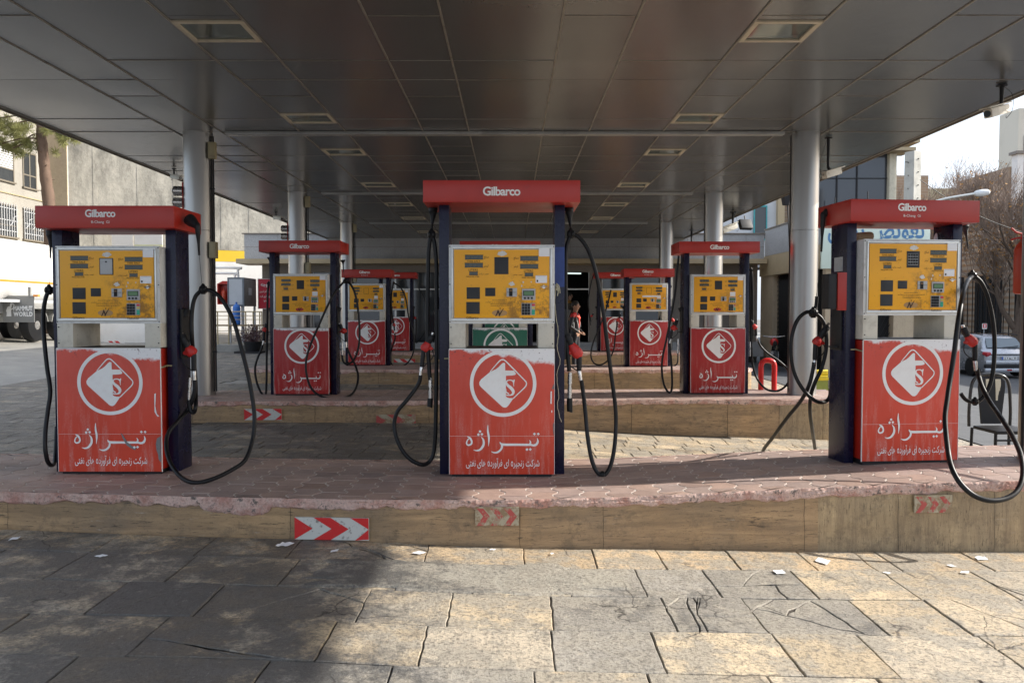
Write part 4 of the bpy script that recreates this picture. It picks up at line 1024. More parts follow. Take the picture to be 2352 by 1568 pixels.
P4R = make_pump((2.83, 22.0, .14), 'A', "farthest right red fuel pump near the attendant in black and red", 'door_red_far', near=False)
Y = 11.38; q = .0155
hose(P2L, [K4(886, 505, Y), K4(855, 535, Y - .15), K4(800, 605, Y - .3), K4(740, 725, Y - .34), K4(680, 860, Y - .34), K4(625, 990, Y - .34), K4(598, 1100, Y - .36), K4(605, 1210, Y - .38), K4(640, 1300, Y - .42), K4(700, 1350, Y - .45), K4(780, 1374, Y - .48), K4(870, 1368, Y - .4), K4(935, 1340, Y - .3), K4(972, 1280, Y - .2), K4(982, 1200, Y - .1), K4(960, 1125, Y), K4(925, 1055, Y), K4(900, 995, Y)], q)
hose(P2L, [K4(895, 505, Y), K4(930, 535, Y), K4(960, 600, Y), K4(980, 700, Y), K4(992, 840, Y), K4(990, 960, Y), K4(965, 1060, Y), K4(925, 1110, Y), K4(885, 1112, Y), K4(868, 1080, Y), K4(865, 1050, Y)], q)
coupling(P2L, K4(865, 1060, Y), K4(865, 960, Y)); clamp(P2L, K4(888, 505, Y)); clamp(P2L, K4(905, 1115, Y), .024)
nozzle(P2L, K4(842, 815, Y), K4(864, 858, Y), K4(888, 885, Y), K4(892, 955, Y), K4(896, 995, Y), .9); holder(P2L, 1)
boot(P2L, K4(870, 350, Y), K4(872, 380, Y), K4(875, 440, Y), False, K4(886, 490, Y))
hose(P2L, [K4(322, 530, Y), K4(315, 600, Y), K4(312, 800, Y), K4(308, 1050, Y), K4(306, 1250, Y), K4(298, 1345, Y), K4(265, 1325, Y), K4(232, 1240, Y), K4(222, 1150, Y), K4(242, 1070, Y), K4(266, 1015, Y), K4(277, 975, Y)], q)
clamp(P2L, K4(322, 525, Y), .024); nozzle(P2L, K4(310, 810, Y), K4(300, 848, Y), K4(288, 876, Y), K4(285, 945, Y), K4(279, 978, Y), .85); holder(P2L, -1)
boot(P2L, K4(330, 330, Y), K4(330, 360, Y), K4(328, 400, Y), False, K4(322, 520, Y))
Y = 11.53
hose(P2R, [K5(1400, 405, Y), K5(1396, 500, Y), K5(1398, 700, Y), K5(1402, 900, Y), K5(1412, 1050, Y), K5(1440, 1150, Y), K5(1500, 1225, Y - .1), K5(1580, 1243, Y - .1), K5(1645, 1205, Y - .1), K5(1674, 1140, Y - .1), K5(1650, 1085, Y), K5(1590, 1030, Y), K5(1520, 982, Y), K5(1468, 930, Y), K5(1444, 880, Y)], q)
hose(P2R, [K5(1404, 400, Y), K5(1410, 480, Y), K5(1412, 700, Y), K5(1404, 900, Y), K5(1398, 990, Y)], q); coupling(P2R, K5(1394, 1000, Y), K5(1394, 900, Y))
clamp(P2R, K5(1402, 400, Y), .024); nozzle(P2R, K5(1405, 745, Y), K5(1412, 782, Y), K5(1436, 806, Y), K5(1438, 860, Y), K5(1443, 895, Y), .85); holder(P2R, 1)
hose(P2R, [K5(898, 300, Y), K5(885, 420, Y), K5(872, 560, Y), K5(845, 720, Y), K5(812, 880, Y), K5(785, 1010, Y), K5(780, 1100, Y), K5(795, 1200, Y - .1), K5(830, 1252, Y - .15), K5(850, 1220, Y - .1), K5(848, 1080, Y), K5(838, 960, Y), K5(834, 910, Y)], q)
nozzle(P2R, K5(888, 740, Y), K5(872, 788, Y), K5(852, 815, Y), K5(842, 880, Y), K5(835, 910, Y), .95); holder(P2R, -1)
coupling(P2R, K5(892, 980, Y), K5(895, 880, Y))
Y = 16.5
hose(P3R, [K5(840, 515, Y), K5(815, 580, Y), K5(765, 735, Y), K5(718, 860, Y), K5(712, 950, Y), K5(738, 1030, Y), K5(790, 1065, Y), K5(850, 1070, Y), K5(890, 1040, Y), K5(888, 900, Y + .1)], q)
clamp(P3R, K5(840, 515, Y), .026); nozzle(P3R, K5(838, 705, Y), K5(846, 738, Y), K5(862, 758, Y), K5(860, 800, Y), K5(858, 830, Y), .8); holder(P3R, 1)
hose(P3R, [K5(470, 770, Y), K5(455, 860, Y), K5(445, 950, Y), K5(412, 1020, Y), K5(360, 1058, Y), K5(312, 1052, Y), K5(286, 1000, Y), K5(300, 910, Y), K5(345, 800, Y), K5(395, 660, Y), K5(425, 540, Y)], q)
nozzle(P3R, K5(492, 700, Y), K5(482, 735, Y), K5(468, 755, Y), K5(466, 800, Y), K5(464, 820, Y), .8); holder(P3R, -1)
m = MB(); a0 = pl(640, 690); m.box(a0[0], a0[0] + .30, FY - .0135, FY - .0105, ZP - .0, ZP + .035); m.build("paper_strip", M['paper'], P3R)
Y = 16.8
hose(P3L, [K4(1244, 520, Y), K4(1232, 580, Y), K4(1228, 680, Y), K4(1240, 800, Y), K4(1252, 870, Y)], q)
hose(P3L, [K4(1248, 520, Y), K4(1300, 560, Y), K4(1335, 640, Y), K4(1356, 770, Y), K4(1388, 890, Y), K4(1396, 1000, Y), K4(1362, 1090, Y), K4(1300, 1138, Y), K4(1242, 1130, Y), K4(1216, 1075, Y), K4(1232, 1000, Y), K4(1255, 930, Y), K4(1252, 890, Y)], q)
clamp(P3L, K4(1246, 520, Y), .024); nozzle(P3L, K4(1240, 790, Y), K4(1244, 815, Y), K4(1250, 838, Y), K4(1250, 868, Y), K4(1252, 892, Y), .7); holder(P3L, 1)
Y = 22.2
hose(P4L, [K4(1412, 780, Y), K4(1410, 900, Y), K4(1408, 960, Y), K4(1440, 930, Y), K4(1482, 860, Y), K4(1490, 740, Y), K4(1470, 630, Y), K4(1430, 560, Y)], q); nozzle(P4L, K4(1388, 750, Y), K4(1396, 770, Y), K4(1408, 782, Y), K4(1410, 815, Y), K4(1410, 840, Y), .75); holder(P4L, 1)
Y = 22.1
nozzle(P4R, K5(305, 700, Y), K5(296, 715, Y), K5(284, 724, Y), K5(284, 760, Y), K5(284, 780, Y), .7); holder(P4R, -1)
hose(P4R, [K5(284, 785, Y), K5(272, 700, Y), K5(268, 600, Y), K5(290, 480, Y), K5(310, 420, Y)], q)
# ------------------------------------------------------------------ canopy
CX0, CX1, CY0, CY1, CZ = -6.3, 5.87, 1.0, 27.3, 3.736
canopy = thing("canopy", (-.2, 14, CZ), "large flat canopy with grey metal ceiling panels over the fuel pumps", "canopy")
def cb(mb, name, mat, rc=True): return mb.build(name, mat, canopy, rc, org=canopy.location)
XJ = [-6.27, -4.71, -4.06, -2.96, -2.32, -1.24, -.60, .43, 1.07, 2.10, 2.70, 3.74, 4.38, 5.84]
WIDEJ = [1.0, 2.9, 4.2, 5.1, 6.4, 8.08, 8.74, 10.5, 11.24, 12.95, 13.5, 14.3, 16.0, 16.8, 18.5, 19.1, 19.9, 21.6, 22.4, 24.1, 24.7, 25.5, 27.3]
NARJ = sorted(WIDEJ + [6.87, 9.4, 12.2, 14.8, 17.7, 20.5, 23.3])
LIGHTY = [(6.99, 7.51), (10.22, 10.70), (12.40, 12.86), (15.62, 16.10), (18.45, 18.95), (21.2, 21.7), (24.8, 25.3)]
r4 = random.Random(77); mb = MB(); lay = mb.bm.loops.layers.float_color.new("tint")
def cpanel(x0, x1, y0, y1):
    if x1 - x0 < .05 or y1 - y0 < .03: return
    g = .004; x0 += g; x1 -= g; y0 += g; y1 -= g; nx, ny = 4, 4
    tx, ty = r4.uniform(-.0028, .0028), r4.uniform(-.003, .003); bow = r4.uniform(-.003, .004); t = r4.uniform(.90, 1.06); cx, cy = (x0 + x1) / 2, (y0 + y1) / 2
    G = [[mb.bm.verts.new((x0 + (x1 - x0) * i / nx, y0 + (y1 - y0) * j / ny, CZ + (x0 + (x1 - x0) * i / nx - cx) * tx + (y0 + (y1 - y0) * j / ny - cy) * ty - bow * math.sin(math.pi * i / nx) * math.sin(math.pi * j / ny) + r4.uniform(-.0004, .0004))) for j in range(ny + 1)] for i in range(nx + 1)]
    fs = [mb._f([G[i][j], G[i][j + 1], G[i + 1][j + 1], G[i + 1][j]], True) for i in range(nx) for j in range(ny)]
    edge = [G[i][0] for i in range(nx)] + [G[nx][j] for j in range(ny)] + [G[i][ny] for i in range(nx, 0, -1)] + [G[0][j] for j in range(ny, 0, -1)]
    up = [mb.bm.verts.new((v.co.x, v.co.y, CZ + .02)) for v in edge]
    for i in range(len(edge)): fs.append(mb._f([edge[i], edge[(i + 1) % len(edge)], up[(i + 1) % len(edge)], up[i]]))
    for f in fs:
        if f:
            for q in f.loops: q[lay] = (t, t, t, 1)
for k, (x0, x1) in enumerate(zip(XJ, XJ[1:])):
    nar = (x1 - x0) < .7; J = NARJ if nar else WIDEJ
    lamp = k in (3, 9)
    for a, b in zip(J, J[1:]):
        segs = [(a, b)]
        if lamp:
            for l0, l1 in LIGHTY:
                out = []
                for s0, s1 in segs:
                    if l1 <= s0 or l0 >= s1: out.append((s0, s1))
                    else:
                        if l0 > s0: out.append((s0, l0))
                        if l1 < s1: out.append((l1, s1))
                segs = out
        for s0, s1 in segs: cpanel(x0, x1, s0, s1)
cb(mb, "ceiling_panels", M['ceil'], False)
mb = MB()
for k, x in enumerate(XJ):
    y = CY0
    while y < CY1:
        y1 = min(y + r4.uniform(1.2, 3.2), CY1); w = .009 if k not in (0, len(XJ) - 1) else .014
        mb.obox((x + r4.uniform(-.002, .002), (y + y1) / 2, CZ - .004), (w * 2, y1 - y - .004, .010), (r4.uniform(-.0015, .0015), 0, 0)); y = y1
for k, (x0, x1) in enumerate(zip(XJ, XJ[1:])):
    for y in (NARJ if (x1 - x0) < .7 else WIDEJ):
        if y in (1.0, 27.3): continue
        if r4.random() < .75: mb.obox(((x0 + x1) / 2, y, CZ - .001), (x1 - x0 - .03, .007, .007), (r4.uniform(-.3, .3), r4.uniform(-.004, .004), 0))
cb(mb, "ceiling_bead", M['bead'])
for y in (6.2, 11.24, 16.85, 22.45):
    mb = MB()
    for a, b in ((-4.0, -.42), (-.421, .45), (.449, 3.80)):
        mb.obox(((a + b) / 2, y, CZ - .026), (b - a, .13, .045), (0, 0, r4.uniform(-.002, .002)), .004)
    cb(mb, "beam_cover", M['beam'])
mb = MB(); mb.box(CX0, CX1, CY0, CY1, CZ + .03, CZ + .62); cb(mb, "roof_slab", M['trim'])
mb = MB(); mb.box(CX0 - .03, CX0, CY0, CY1, CZ - .025, CZ + .66, .004); mb.box(CX1, CX1 + .03, CY0, CY1, CZ - .025, CZ + .66, .004); mb.box(CX0 - .03, CX1 + .03, CY0 - .03, CY0, CZ - .02, CZ + .66, .004)
cb(mb, "fascia", M['trim'])
# recessed lamps
def light(x0, x1, y0, y1, label):
    t = thing("ceiling_light", ((x0 + x1) / 2, (y0 + y1) / 2, CZ), label, "ceiling light", "square lamps set into the canopy ceiling")
    w, h = (x1 - x0) / 2, (y1 - y0) / 2; m = MB(); f = .045
    for a in ((-w, w, -h, -h + f), (-w, w, h - f, h), (-w, -w + f, -h + f, h - f), (w - f, w, -h + f, h - f)): m.box(a[0], a[1], a[2], a[3], -.014, .008, .003)
    m.build("lamp_frame", M['lampframe'], t)
    m = MB(); m.box(-w + f, w - f, -h + f, h - f, .0, .005); o = m.build("lamp_glass", M['lglass'], t)
    m = MB(); B = [(-w + .05, -h + .05), (w - .05, -h + .05), (w - .05, h - .05), (-w + .05, h - .05)]; T = [(p[0] * .35 + .06, p[1] * .35) for p in B]
    bv = [m.bm.verts.new((*p, .01)) for p in B]; tv = [m.bm.verts.new((*p, .20)) for p in T]
    for i in range(4): m._f([bv[i], bv[(i + 1) % 4], tv[(i + 1) % 4], tv[i]])
    m._f(tv); m.build("reflector", M['reflector'], t)
    m = MB(); m.tube([(-.05, 0, .10), (.16, .0, .10)], [.03, .045], 12); m.build("bulb", M['tornpaper'], t)
    return t
m_, nt_, b_ = nodes("lamp_glass_pane"); b_.inputs["Base Color"].default_value = (.75, .82, .78, 1); b_.inputs["Roughness"].default_value = .04; b_.inputs["Transmission Weight"].default_value = .92; b_.inputs["IOR"].default_value = 1.2
M['lglass'] = m_; M['reflector'] = paint("old_reflector", (.14, .15, .14), .3, .7, dirt=.5, scale=8)
ordn = ["nearest", "second nearest", "third", "fourth", "fifth", "sixth", "farthest"]
for (y0, y1), w in zip(LIGHTY, ordn):
    light(-2.955, -2.325, y0, y1, "square ceiling lamp in the left row, " + w + " from the camera")
    light(2.105, 2.695, y0, y1, "square ceiling lamp in the right row, " + w + " from the camera")

# ------------------------------------------------------------------ columns
def column(x, y, label, left=None, base=0.0):
    t = thing("column", (x, y, base), label, "column", "round metal-clad columns carrying the canopy")
    m = MB(); r = .196; h = CZ - base
    m.lathe([(r, 0), (r, 2.36 - base), (r - .004, 2.363 - base), (r - .004, 2.368 - base), (r, 2.371 - base), (r, h - .012), (r + .006, h - .010), (r + .006, h - .001)], seg=64)
    m.build("shaft", M['steel'], t)
    m = MB(); m.box(-r * 1.0 - .006, -r * 1.0 + .004, -.012, .012, .02, h - .02); m.build("seam_strip", M['black'], t)
    if left:
        m = MB()
        for dx in (.205, .235): m.tube([(dx, -.05, .05), (dx, -.05, h - .05)], .010, 10)
        for z in (.6, 1.4, 2.9): m.box(.19, .25, -.065, -.035, z, z + .02)
        m.build("conduit", M['black'], t)
        for z in (2.03, 3.42):
            m = MB(); m.box(.185, .285, -.13, -.045, z - .10, z + .13, .008); m.box(.2, .27, -.136, -.131, z - .07, z + .1, .002); m.build("junction_box", M['gold'], t)
        m = MB(); m.box(-.212, -.192, -.06, .06, 2.6, 3.0, .002)
        m.mi = 1
        for z in (2.72, 2.88): m.tube([(-.215, -.02, z), (-.33, -.04, z)], [.07, .07], 20); m.tube([(-.335, -.04, z), (-.34, -.04, z)], [.055, .05], 20)
        m.build("horn_speakers", [M['red'], M['chrome']], t)  # pair of silver horn speakers on a backing plate, no lamp
    return t
column(4.17, 6.17, "silver round column at the right edge of the photo, holding the fire extinguisher")
column(4.14, 11.35, "silver round column between the second-row pump and the right front pump", base=.045)
column(4.27, 16.95, "silver round column behind the second-row pump on the right", base=.10)
column(4.36, 22.6, "farthest silver round column on the right side", base=.14)
column(-4.44, 11.35, "silver round column with black pipes beside the left front pump", True, base=.045)
column(-4.54, 16.95, "silver round column with pipes behind the second-row pump on the left", True, base=.10)
column(-4.66, 22.6, "farthest silver round column on the left side", True, base=.14)

# ------------------------------------------------------------------ station building and annexe
bld = thing("station_building", (0, 28, 0), "low station building at the back with granite parapet and dark doorways", "building")
def bb(mb, name, mat): return mb.build(name, mat, bld, org=bld.location)
mb = MB(); mb.box(-9.15, 8.62, 27.32, 27.6, 3.02, 3.88); mb.box(-9.15, -8.87, 27.6, 34, 3.02, 3.88); bb(mb, "parapet", M['granite'])
mb = MB(); mb.box(-9.22, 8.64, 27.26, 27.66, 3.883, 3.915); mb.box(-9.22, 8.62, 27.315, 27.319, 3.44, 3.452)
for x in range(-8, 9, 2): mb.box(x - .004, x + .004, 27.314, 27.3185, 3.02, 3.88)
bb(mb, "coping", M['granite2'])
mb = MB(); mb.box(-9.3, 8.6, 26.9, 28.2, 2.86, 3.015); bb(mb, "cornice", M['tan'])
ops = [(-7.0, -1.2), (.2, 2.72), (3.15, 5.6)]
mb = MB(); xs = [-8.75] + [v_ for o_ in ops for v_ in o_] + [8.6]
for a, b in zip(xs[::2], xs[1::2]): mb.box(a, b, 27.95, 28.25, -.8, 2.62)
mb.box(-8.75, 8.6, 27.95, 28.25, 2.62, 2.859); mb.box(-8.75, -8.45, 28.25, 34, -.8, 2.86); bb(mb, "wall", M['granite2'])
mb = MB(); mb.box(-8.4, 8.6, 28.3, 34, -.3, .17); mb.box(-8.4, 8.6, 34, 34.2, -.3, 2.9); mb.box(-8.44, 8.6, 28.26, 34.2, 2.87, 3.0); mb.box(-8.44, -8.4, 28.3, 34, .17, 2.86); bb(mb, "interior", M['interior'] if 'interior' in M else M['black'])
mb = MB(); mb.box(-8.75, 8.6, 27.5, 27.94, -.3, .17); mb.box(-8.75, 8.6, 27.2, 27.49, -.3, .05); bb(mb, "step", M['granite'])
mb = MB()
for a, b in ops:
    n = max(1, int((b - a) / 1.3))
    for i in range(n + 1):
        x = a + (b - a) * i / n; mb.box(max(a, x - .03), min(b, x + .03), 28.05, 28.11, .17, 2.62)
    mb.box(a, b, 28.045, 28.115, 2.0, 2.05)
bb(mb, "door_frame", M['alu'])
mb = MB(); mb.box(-7.0, -1.2, 28.075, 28.083, .2, 2.61); bb(mb, "window_glass", M['glass']); mb = MB(); mb.box(3.15, 5.6, 28.075, 28.083, .2, 2.61); bb(mb, "window_glass", M['glass'])
# a few things inside: shelf of cartons, dim tube lamp
mb = MB()
for i in range(9):
    mb.box(-6.4 + i * .55, -6.4 + i * .55 + .4, 30.2, 30.6, .17, .17 + .5 + (i * 37 % 5) * .22, .01)
bb(mb, "carton_stack", M['tan'])
mb = MB(); mb.obox((2.2, 30.5, 2.70), (.9, .12, .05), (0, 0, .3)); mb.build("tube_lamp", flat("tube_lamp_glow", (.75, .9, .85), .5, emit=.7), bld, org=bld.location)
# ventilation pipe and little box on the parapet at left
ann = thing("annexe_building", (10, 24, 0), "right-hand annexe with granite parapet, tan band and dark lattice gate", "building")
def ab(mb, name, mat): return mb.build(name, mat, ann, org=ann.location)
mb = MB(); mb.box(8.64, 8.9, 22.0, 27.3, 3.12, 4.0); mb.box(8.9, 11.5, 22.0, 22.26, 3.74, 4.0); ab(mb, "parapet", M['granite'])
mb = MB(); mb.box(8.6, 8.94, 21.96, 27.3, 4.003, 4.035); ab(mb, "coping", M['granite2'])
mb = MB(); mb.box(8.645, 8.95, 22.02, 27.9, 2.45, 3.117); ab(mb, "tan_band", M['tan'])
mb = MB(); mb.box(8.7, 8.95, 26.6, 27.9, -.8, 2.449); ab(mb, "wall", M['beigestone']); mb = MB(); mb.box(10.55, 11.5, 22.03, 22.3, -1.2, 2.40); ab(mb, "wall", M['beigestone']); mb = MB(); mb.box(8.66, 8.95, 22.03, 22.25, -1.2, 2.449); ab(mb, "wall", M['beigestone'])
mb = MB(); mb.box(8.90, 8.94, 22.3, 26.6, -1, 2.449); mb.box(8.96, 10.54, 22.3, 22.34, -1.1, 2.42); mb.box(11.2, 11.5, 22.3, 30, -1.2, 3.7); ab(mb, "dark_opening", M['void'])
mb = MB(); r5 = random.Random(2)
n = 46
for i in range(n):      # diagonal lattice bars on the side gate
    y = 22.35 + (26.6 - 22.35) * i / n; z0, z1 = -.55, 2.44; dy = (z1 - z0) * .62
    for s in (1, -1):
        ya, yb = y, y + s * dy; za, zb = z0, z1
        if yb > 26.58: zb = z0 + (26.58 - ya) / (yb - ya) * (z1 - z0); yb = 26.58
        if yb < 22.35: zb = z0 + (22.35 - ya) / (yb - ya) * (z1 - z0); yb = 22.35
        mb.tube([(8.86 - .012 * s, ya, za), (8.86 - .012 * s, yb, zb)], .009, 4)
for i in range(14):
    x = 8.98 + i * .115
    for s in (1, -1):
        xb = x + s * 1.5; zb = 2.4
        if xb > 10.53: zb = -.6 + (10.53 - x) / 1.5 * 3.0; xb = 10.53
        if xb < 8.98: zb = -.6 + (x - 8.98) / 1.5 * 3.0; xb = 8.98
        mb.tube([(x, 22.2 - .012 * s, -.6), (xb, 22.2 - .012 * s, zb)], .008, 4)
ab(mb, "lattice_gate", M['rubber'])
sg = thing("shop_sign", (10.1, 21.95, 3.07), "pale green shop sign with blue Persian lettering behind the right pump", "sign")
mb = MB(); mb.box(-1.62, 1.36, -.04, .04, -.66, .67, .01); mb.build("sign_board", paint("pale_green_board", (.58, .68, .60), .5, dirt=.2, scale=2), sg)
mb = MB(); add_text(mb, fa('تعویض روغن'), -.12, .32, w=2.65, h=.62, y=-.046, bold=.02); add_text(mb, fa('فیلتر و سرویس'), -.35, -.38, w=1.9, h=.34, y=-.046, bold=.03)
mb.build("lettering", flat("blue_lettering", (.08, .21, .40), .6), sg)
ups = thing("rooftop_room", (8.8, 30.5, 3), "white rooftop room with a teal window above the annexe parapet", "building")
mb = MB(); mb.box(7.0, 9.9, 30, 33, 2.9, 6.2); mb.build("wall", paint("white_cladding", (.60, .61, .62), .6, dirt=.2, scale=1), ups, org=ups.location)
mb = MB(); mb.box(9.04, 9.08, 29.9, 29.96, 3.9, 5.2); mb.box(9.5, 9.54, 29.9, 29.96, 3.9, 5.2); mb.box(9.08, 9.5, 29.9, 29.96, 3.9, 3.96); mb.box(9.08, 9.5, 29.9, 29.96, 5.14, 5.2)
wf = mb.build("window", flat("teal_frame", (.05, .36, .38), .5), ups, org=ups.location)
mb = MB(); mb.box(9.082, 9.498, 29.93, 29.99, 3.962, 5.138); mb.build("pane", M['glass'], ups, org=ups.location).parent = wf
mb = MB(); mb.box(9.9, 10.15, 29.8, 30.1, 2.9, 6.2); mb.build("corner_post", M['tan'], ups, org=ups.location)
mb = MB(); mb.box(10.15, 13.2, 31, 31.2, 2.9, 6.2); mb.build("rear_wall", M['brick'], ups, org=ups.location)
gb = thing("glass_building", (13.5, 31, 0), "dark mirrored glass office building behind the right pump header", "building")
mb = MB(); mb.box(11.4, 14.02, 30.0, 36, -1, 8.0); mb.build("curtain_wall", flat("mirror_glass", (.045, .05, .06), .10, .2, .8), gb, org=gb.location)
mb = MB()
for x in (12.15, 12.9): mb.box(x - .025, x + .025, 29.96, 29.999, -1, 8)
for z in (3.0, 4.6, 6.2): mb.box(11.4, 14.02, 29.955, 29.995, z, z + .03)
mb.build("mullion", M['black'], gb, org=gb.location)
mb = MB(); mb.box(14.03, 14.30, 29.8, 30.1, -1, 7.1, .02); mb.build("corner_pillar", paint("cream_pillar", (.55, .50, .38), .6), gb, org=gb.location)
mb = MB(); mb.box(13.2, 14.75, 29.3, 30.4, 7.12, 7.24); mb.box(13.2, 15.0, 29.5, 30.4, 7.45, 7.55); mb.build("eave", M['tan'], gb, org=gb.location)
mb = MB()      # antenna bars before the glass stand in for its reflections of rooftop clutter
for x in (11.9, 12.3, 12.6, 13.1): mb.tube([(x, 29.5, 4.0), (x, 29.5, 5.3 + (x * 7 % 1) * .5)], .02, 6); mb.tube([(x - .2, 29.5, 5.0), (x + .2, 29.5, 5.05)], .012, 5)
mb.build("reflected_antenna", M['black'], gb, org=gb.location)

# ------------------------------------------------------------------ left background
cw = thing("concrete_wall", (-14.5, 36, 0), "tall stained concrete blank wall behind the left pumps, with a yellow band", "wall")
A_, B_ = Vector((-18.29, 33.06)), Vector((-7.5, 37.4)); dv = (B_ - A_).normalized(); nv = Vector((dv.y, -dv.x))
def slab_wall(a, b, z0, z1, off, th):
    m = MB(); p = [A_ + dv * a + nv * off, A_ + dv * b + nv * off, A_ + dv * b + nv * (off - th), A_ + dv * a + nv * (off - th)]
    m.prism([tuple(q) for q in p], z0, z1, 'XY'); return m
LW = (B_ - A_).length
def cwb(m, n_, mt): return m.build(n_, mt, cw, org=cw.location)
cwb(slab_wall(0, LW, 3.95, 13, 0, .4), "wall_face", M['concrete'])
cwb(slab_wall(0, LW, 3.45, 3.94, .02, .4), "yellow_band", M['yellow']); cwb(slab_wall(0, LW, -.5, 3.44, .03, .4), "whitewash", M['whitewall'])
m = MB()
for k in range(7):
    a = .9 + k * 1.6 + .45 * math.sin(k * 3); q = slab_wall(a, a + .16, 3.96, 13, .010, .02)
    me_ = bpy.data.meshes.new("x"); q.bm.to_mesh(me_); m.addmesh(me_, Matrix.Identity(4)); q.bm.free()
cwb(m, "render_seam", M['concrete'])
wb = thing("office_building", (-20, 31, 0), "sunlit pale stone building with barred lower windows behind the tanker", "building")
def wbb(m, n_, mt): return m.build(n_, mt, wb, org=wb.location)
m = MB(); m.box(-25, -19.2, 22, 33.0, -.5, 13); wbb(m, "wall", M['whitestone'])
m = MB(); m.box(-19.19, -18.3, 32.98, 33.05, -.5, 13); wbb(m, "beige_wing", M['beigestone'])
def win(y0, y1, z0, z1, bars=False, blind=False):
    m = MB(); X = -19.2
    m.box(X, X + .03, y0, y0 + .06, z0, z1); m.box(X, X + .03, y1 - .06, y1, z0, z1); m.box(X, X + .03, y0 + .06, y1 - .06, z1 - .06, z1); m.box(X, X + .08, y0 - .05, y1 + .05, z0 - .06, z0)
    m.box(X, X + .025, (y0 + y1) / 2 - .03, (y0 + y1) / 2 + .03, z0, z1 - .06); m.box(X, X + .022, y0 + .06, y1 - .06, z0 + (z1 - z0) * .33, z0 + (z1 - z0) * .33 + .05)
    w = wbb(m, "window", M['bronze'])
    m = MB(); m.box(X - .02, X + .008, y0 + .04, y1 - .04, z0, z1 - .04); wbb(m, "pane", M['glass']).parent = w
    if blind:
        m = MB()
        for k in range(9): z = z1 - .1 - k * .09; m.box(X + .009, X + .014, y0 + .07, y1 - .07, z - .06, z)
        wbb(m, "blind", M['whiteframe']).parent = w
    if bars:
        m = MB(); k = 0; y = y0
        while y < y1: m.box(X + .05, X + .075, y, y + .03, z0 - .05, z1 + .05); y += .15
        for z in (z0 + .2, (z0 + z1) / 2, z1 - .15): m.box(X + .045, X + .05, y0, y1, z, z + .03)
        for y in (y0 + .3, (y0 + y1) / 2, y1 - .3): m.tube(catmull([Vector((X + .08, y - .25, (z0 + z1) / 2 - .2)), Vector((X + .08, y - .05, (z0 + z1) / 2 - .05)), Vector((X + .08, y + .02, (z0 + z1) / 2 + .15)), Vector((X + .08, y + .22, (z0 + z1) / 2 + .22))], 4), .012, 5)
        wbb(m, "window_grille", M['plastic_grey']).parent = w
def zat(py, Y): return EYE + (717 - py) / FD * Y
win(28.4, 30.9, 6.2, 7.55, False, True); win(31.45, 32.35, 6.15, 7.55); win(28.2, 31.0, 4.1, 5.3, True); win(31.4, 32.9, 4.1, 5.3, True); win(25.4, 27.4, 6.2, 7.55, False, True); win(25.2, 27.3, 4.1, 5.3, True)
win(31.45, 32.35, 9.0, 10.3); win(28.4, 30.9, 9.0, 10.3)
m = MB(); m.box(-19.2, -18.7, 27, 33, 3.72, 3.82, .01); m.box(-19.2, -19.16, 22, 33, 5.72, 5.76); wbb(m, "ledge", M['gold'])

def needle_tree():
    t = thing("pine_tree", (-16.2, 28.3, 0), "pine tree with a scaly trunk standing in front of the sunlit office building", "tree")
    m = MB(); path = [at(118, 640, 28.3), at(113, 480, 28.3), at(104, 400, 28.3), at(97, 330, 28.3), at(93, 280, 28.3), at(90, 200, 28.3), at(86, 60, 28.3)]
    path = [Vector((path[0].x, path[0].y, -.3))] + path
    P = catmull([p - t.location for p in path], 5); m.tube(P, [.24 - .14 * i / len(P) + .012 * math.sin(i * 2.3) for i in range(len(P))], 12)
    r = random.Random(4)
    for k in range(10):
        q = P[8 + k * 2]; d = Vector((r.uniform(-1, 1), r.uniform(-1, 1), .2)).normalized(); m.tube([q, q + d * .28], [.03, .012], 5)
    m.build("trunk", M['pinebark'], t)
    m = MB(); br = MB(); clumps = []
    for px, py, n, sp in ((20, 290, 12, .5), (50, 255, 12, .6), (5, 330, 7, .4), (60, 320, 5, .35), (-40, 280, 12, .7), (145, 300, 7, .30), (120, 270, 8, .45), (165, 318, 4, .22), (20, 230, 14, .7), (90, 200, 12, .8), (30, 340, 4, .3), (85, 345, 2, .2)):
        c = at(px, py, 28.3) - t.location
        a = P[-9] + Vector((0, 0, .0)); a = min(P, key=lambda q: abs(q.z - c.z - .2)); br.tube(catmull([a, a.lerp(c, .5) + Vector((0, 0, .1)), c], 4), .022, 5)
        for _ in range(int(n * 1.8)): clumps.append(c + Vector((r.gauss(0, sp), r.gauss(0, sp), r.gauss(0, sp * .5))))
    for c in clumps:
        for _ in range(150):
            d = Vector((r.gauss(0, 1), r.gauss(0, 1), r.gauss(.3, 1))).normalized(); L_ = r.uniform(.08, .20); a = c + d * r.uniform(.0, .16); w = d.orthogonal().normalized() * .010
            m.poly([a - w, a + w, a + d * L_])
    m.build("crown", M['needles'], t, False); br.build("branch", M['pinebark'], t)
needle_tree()

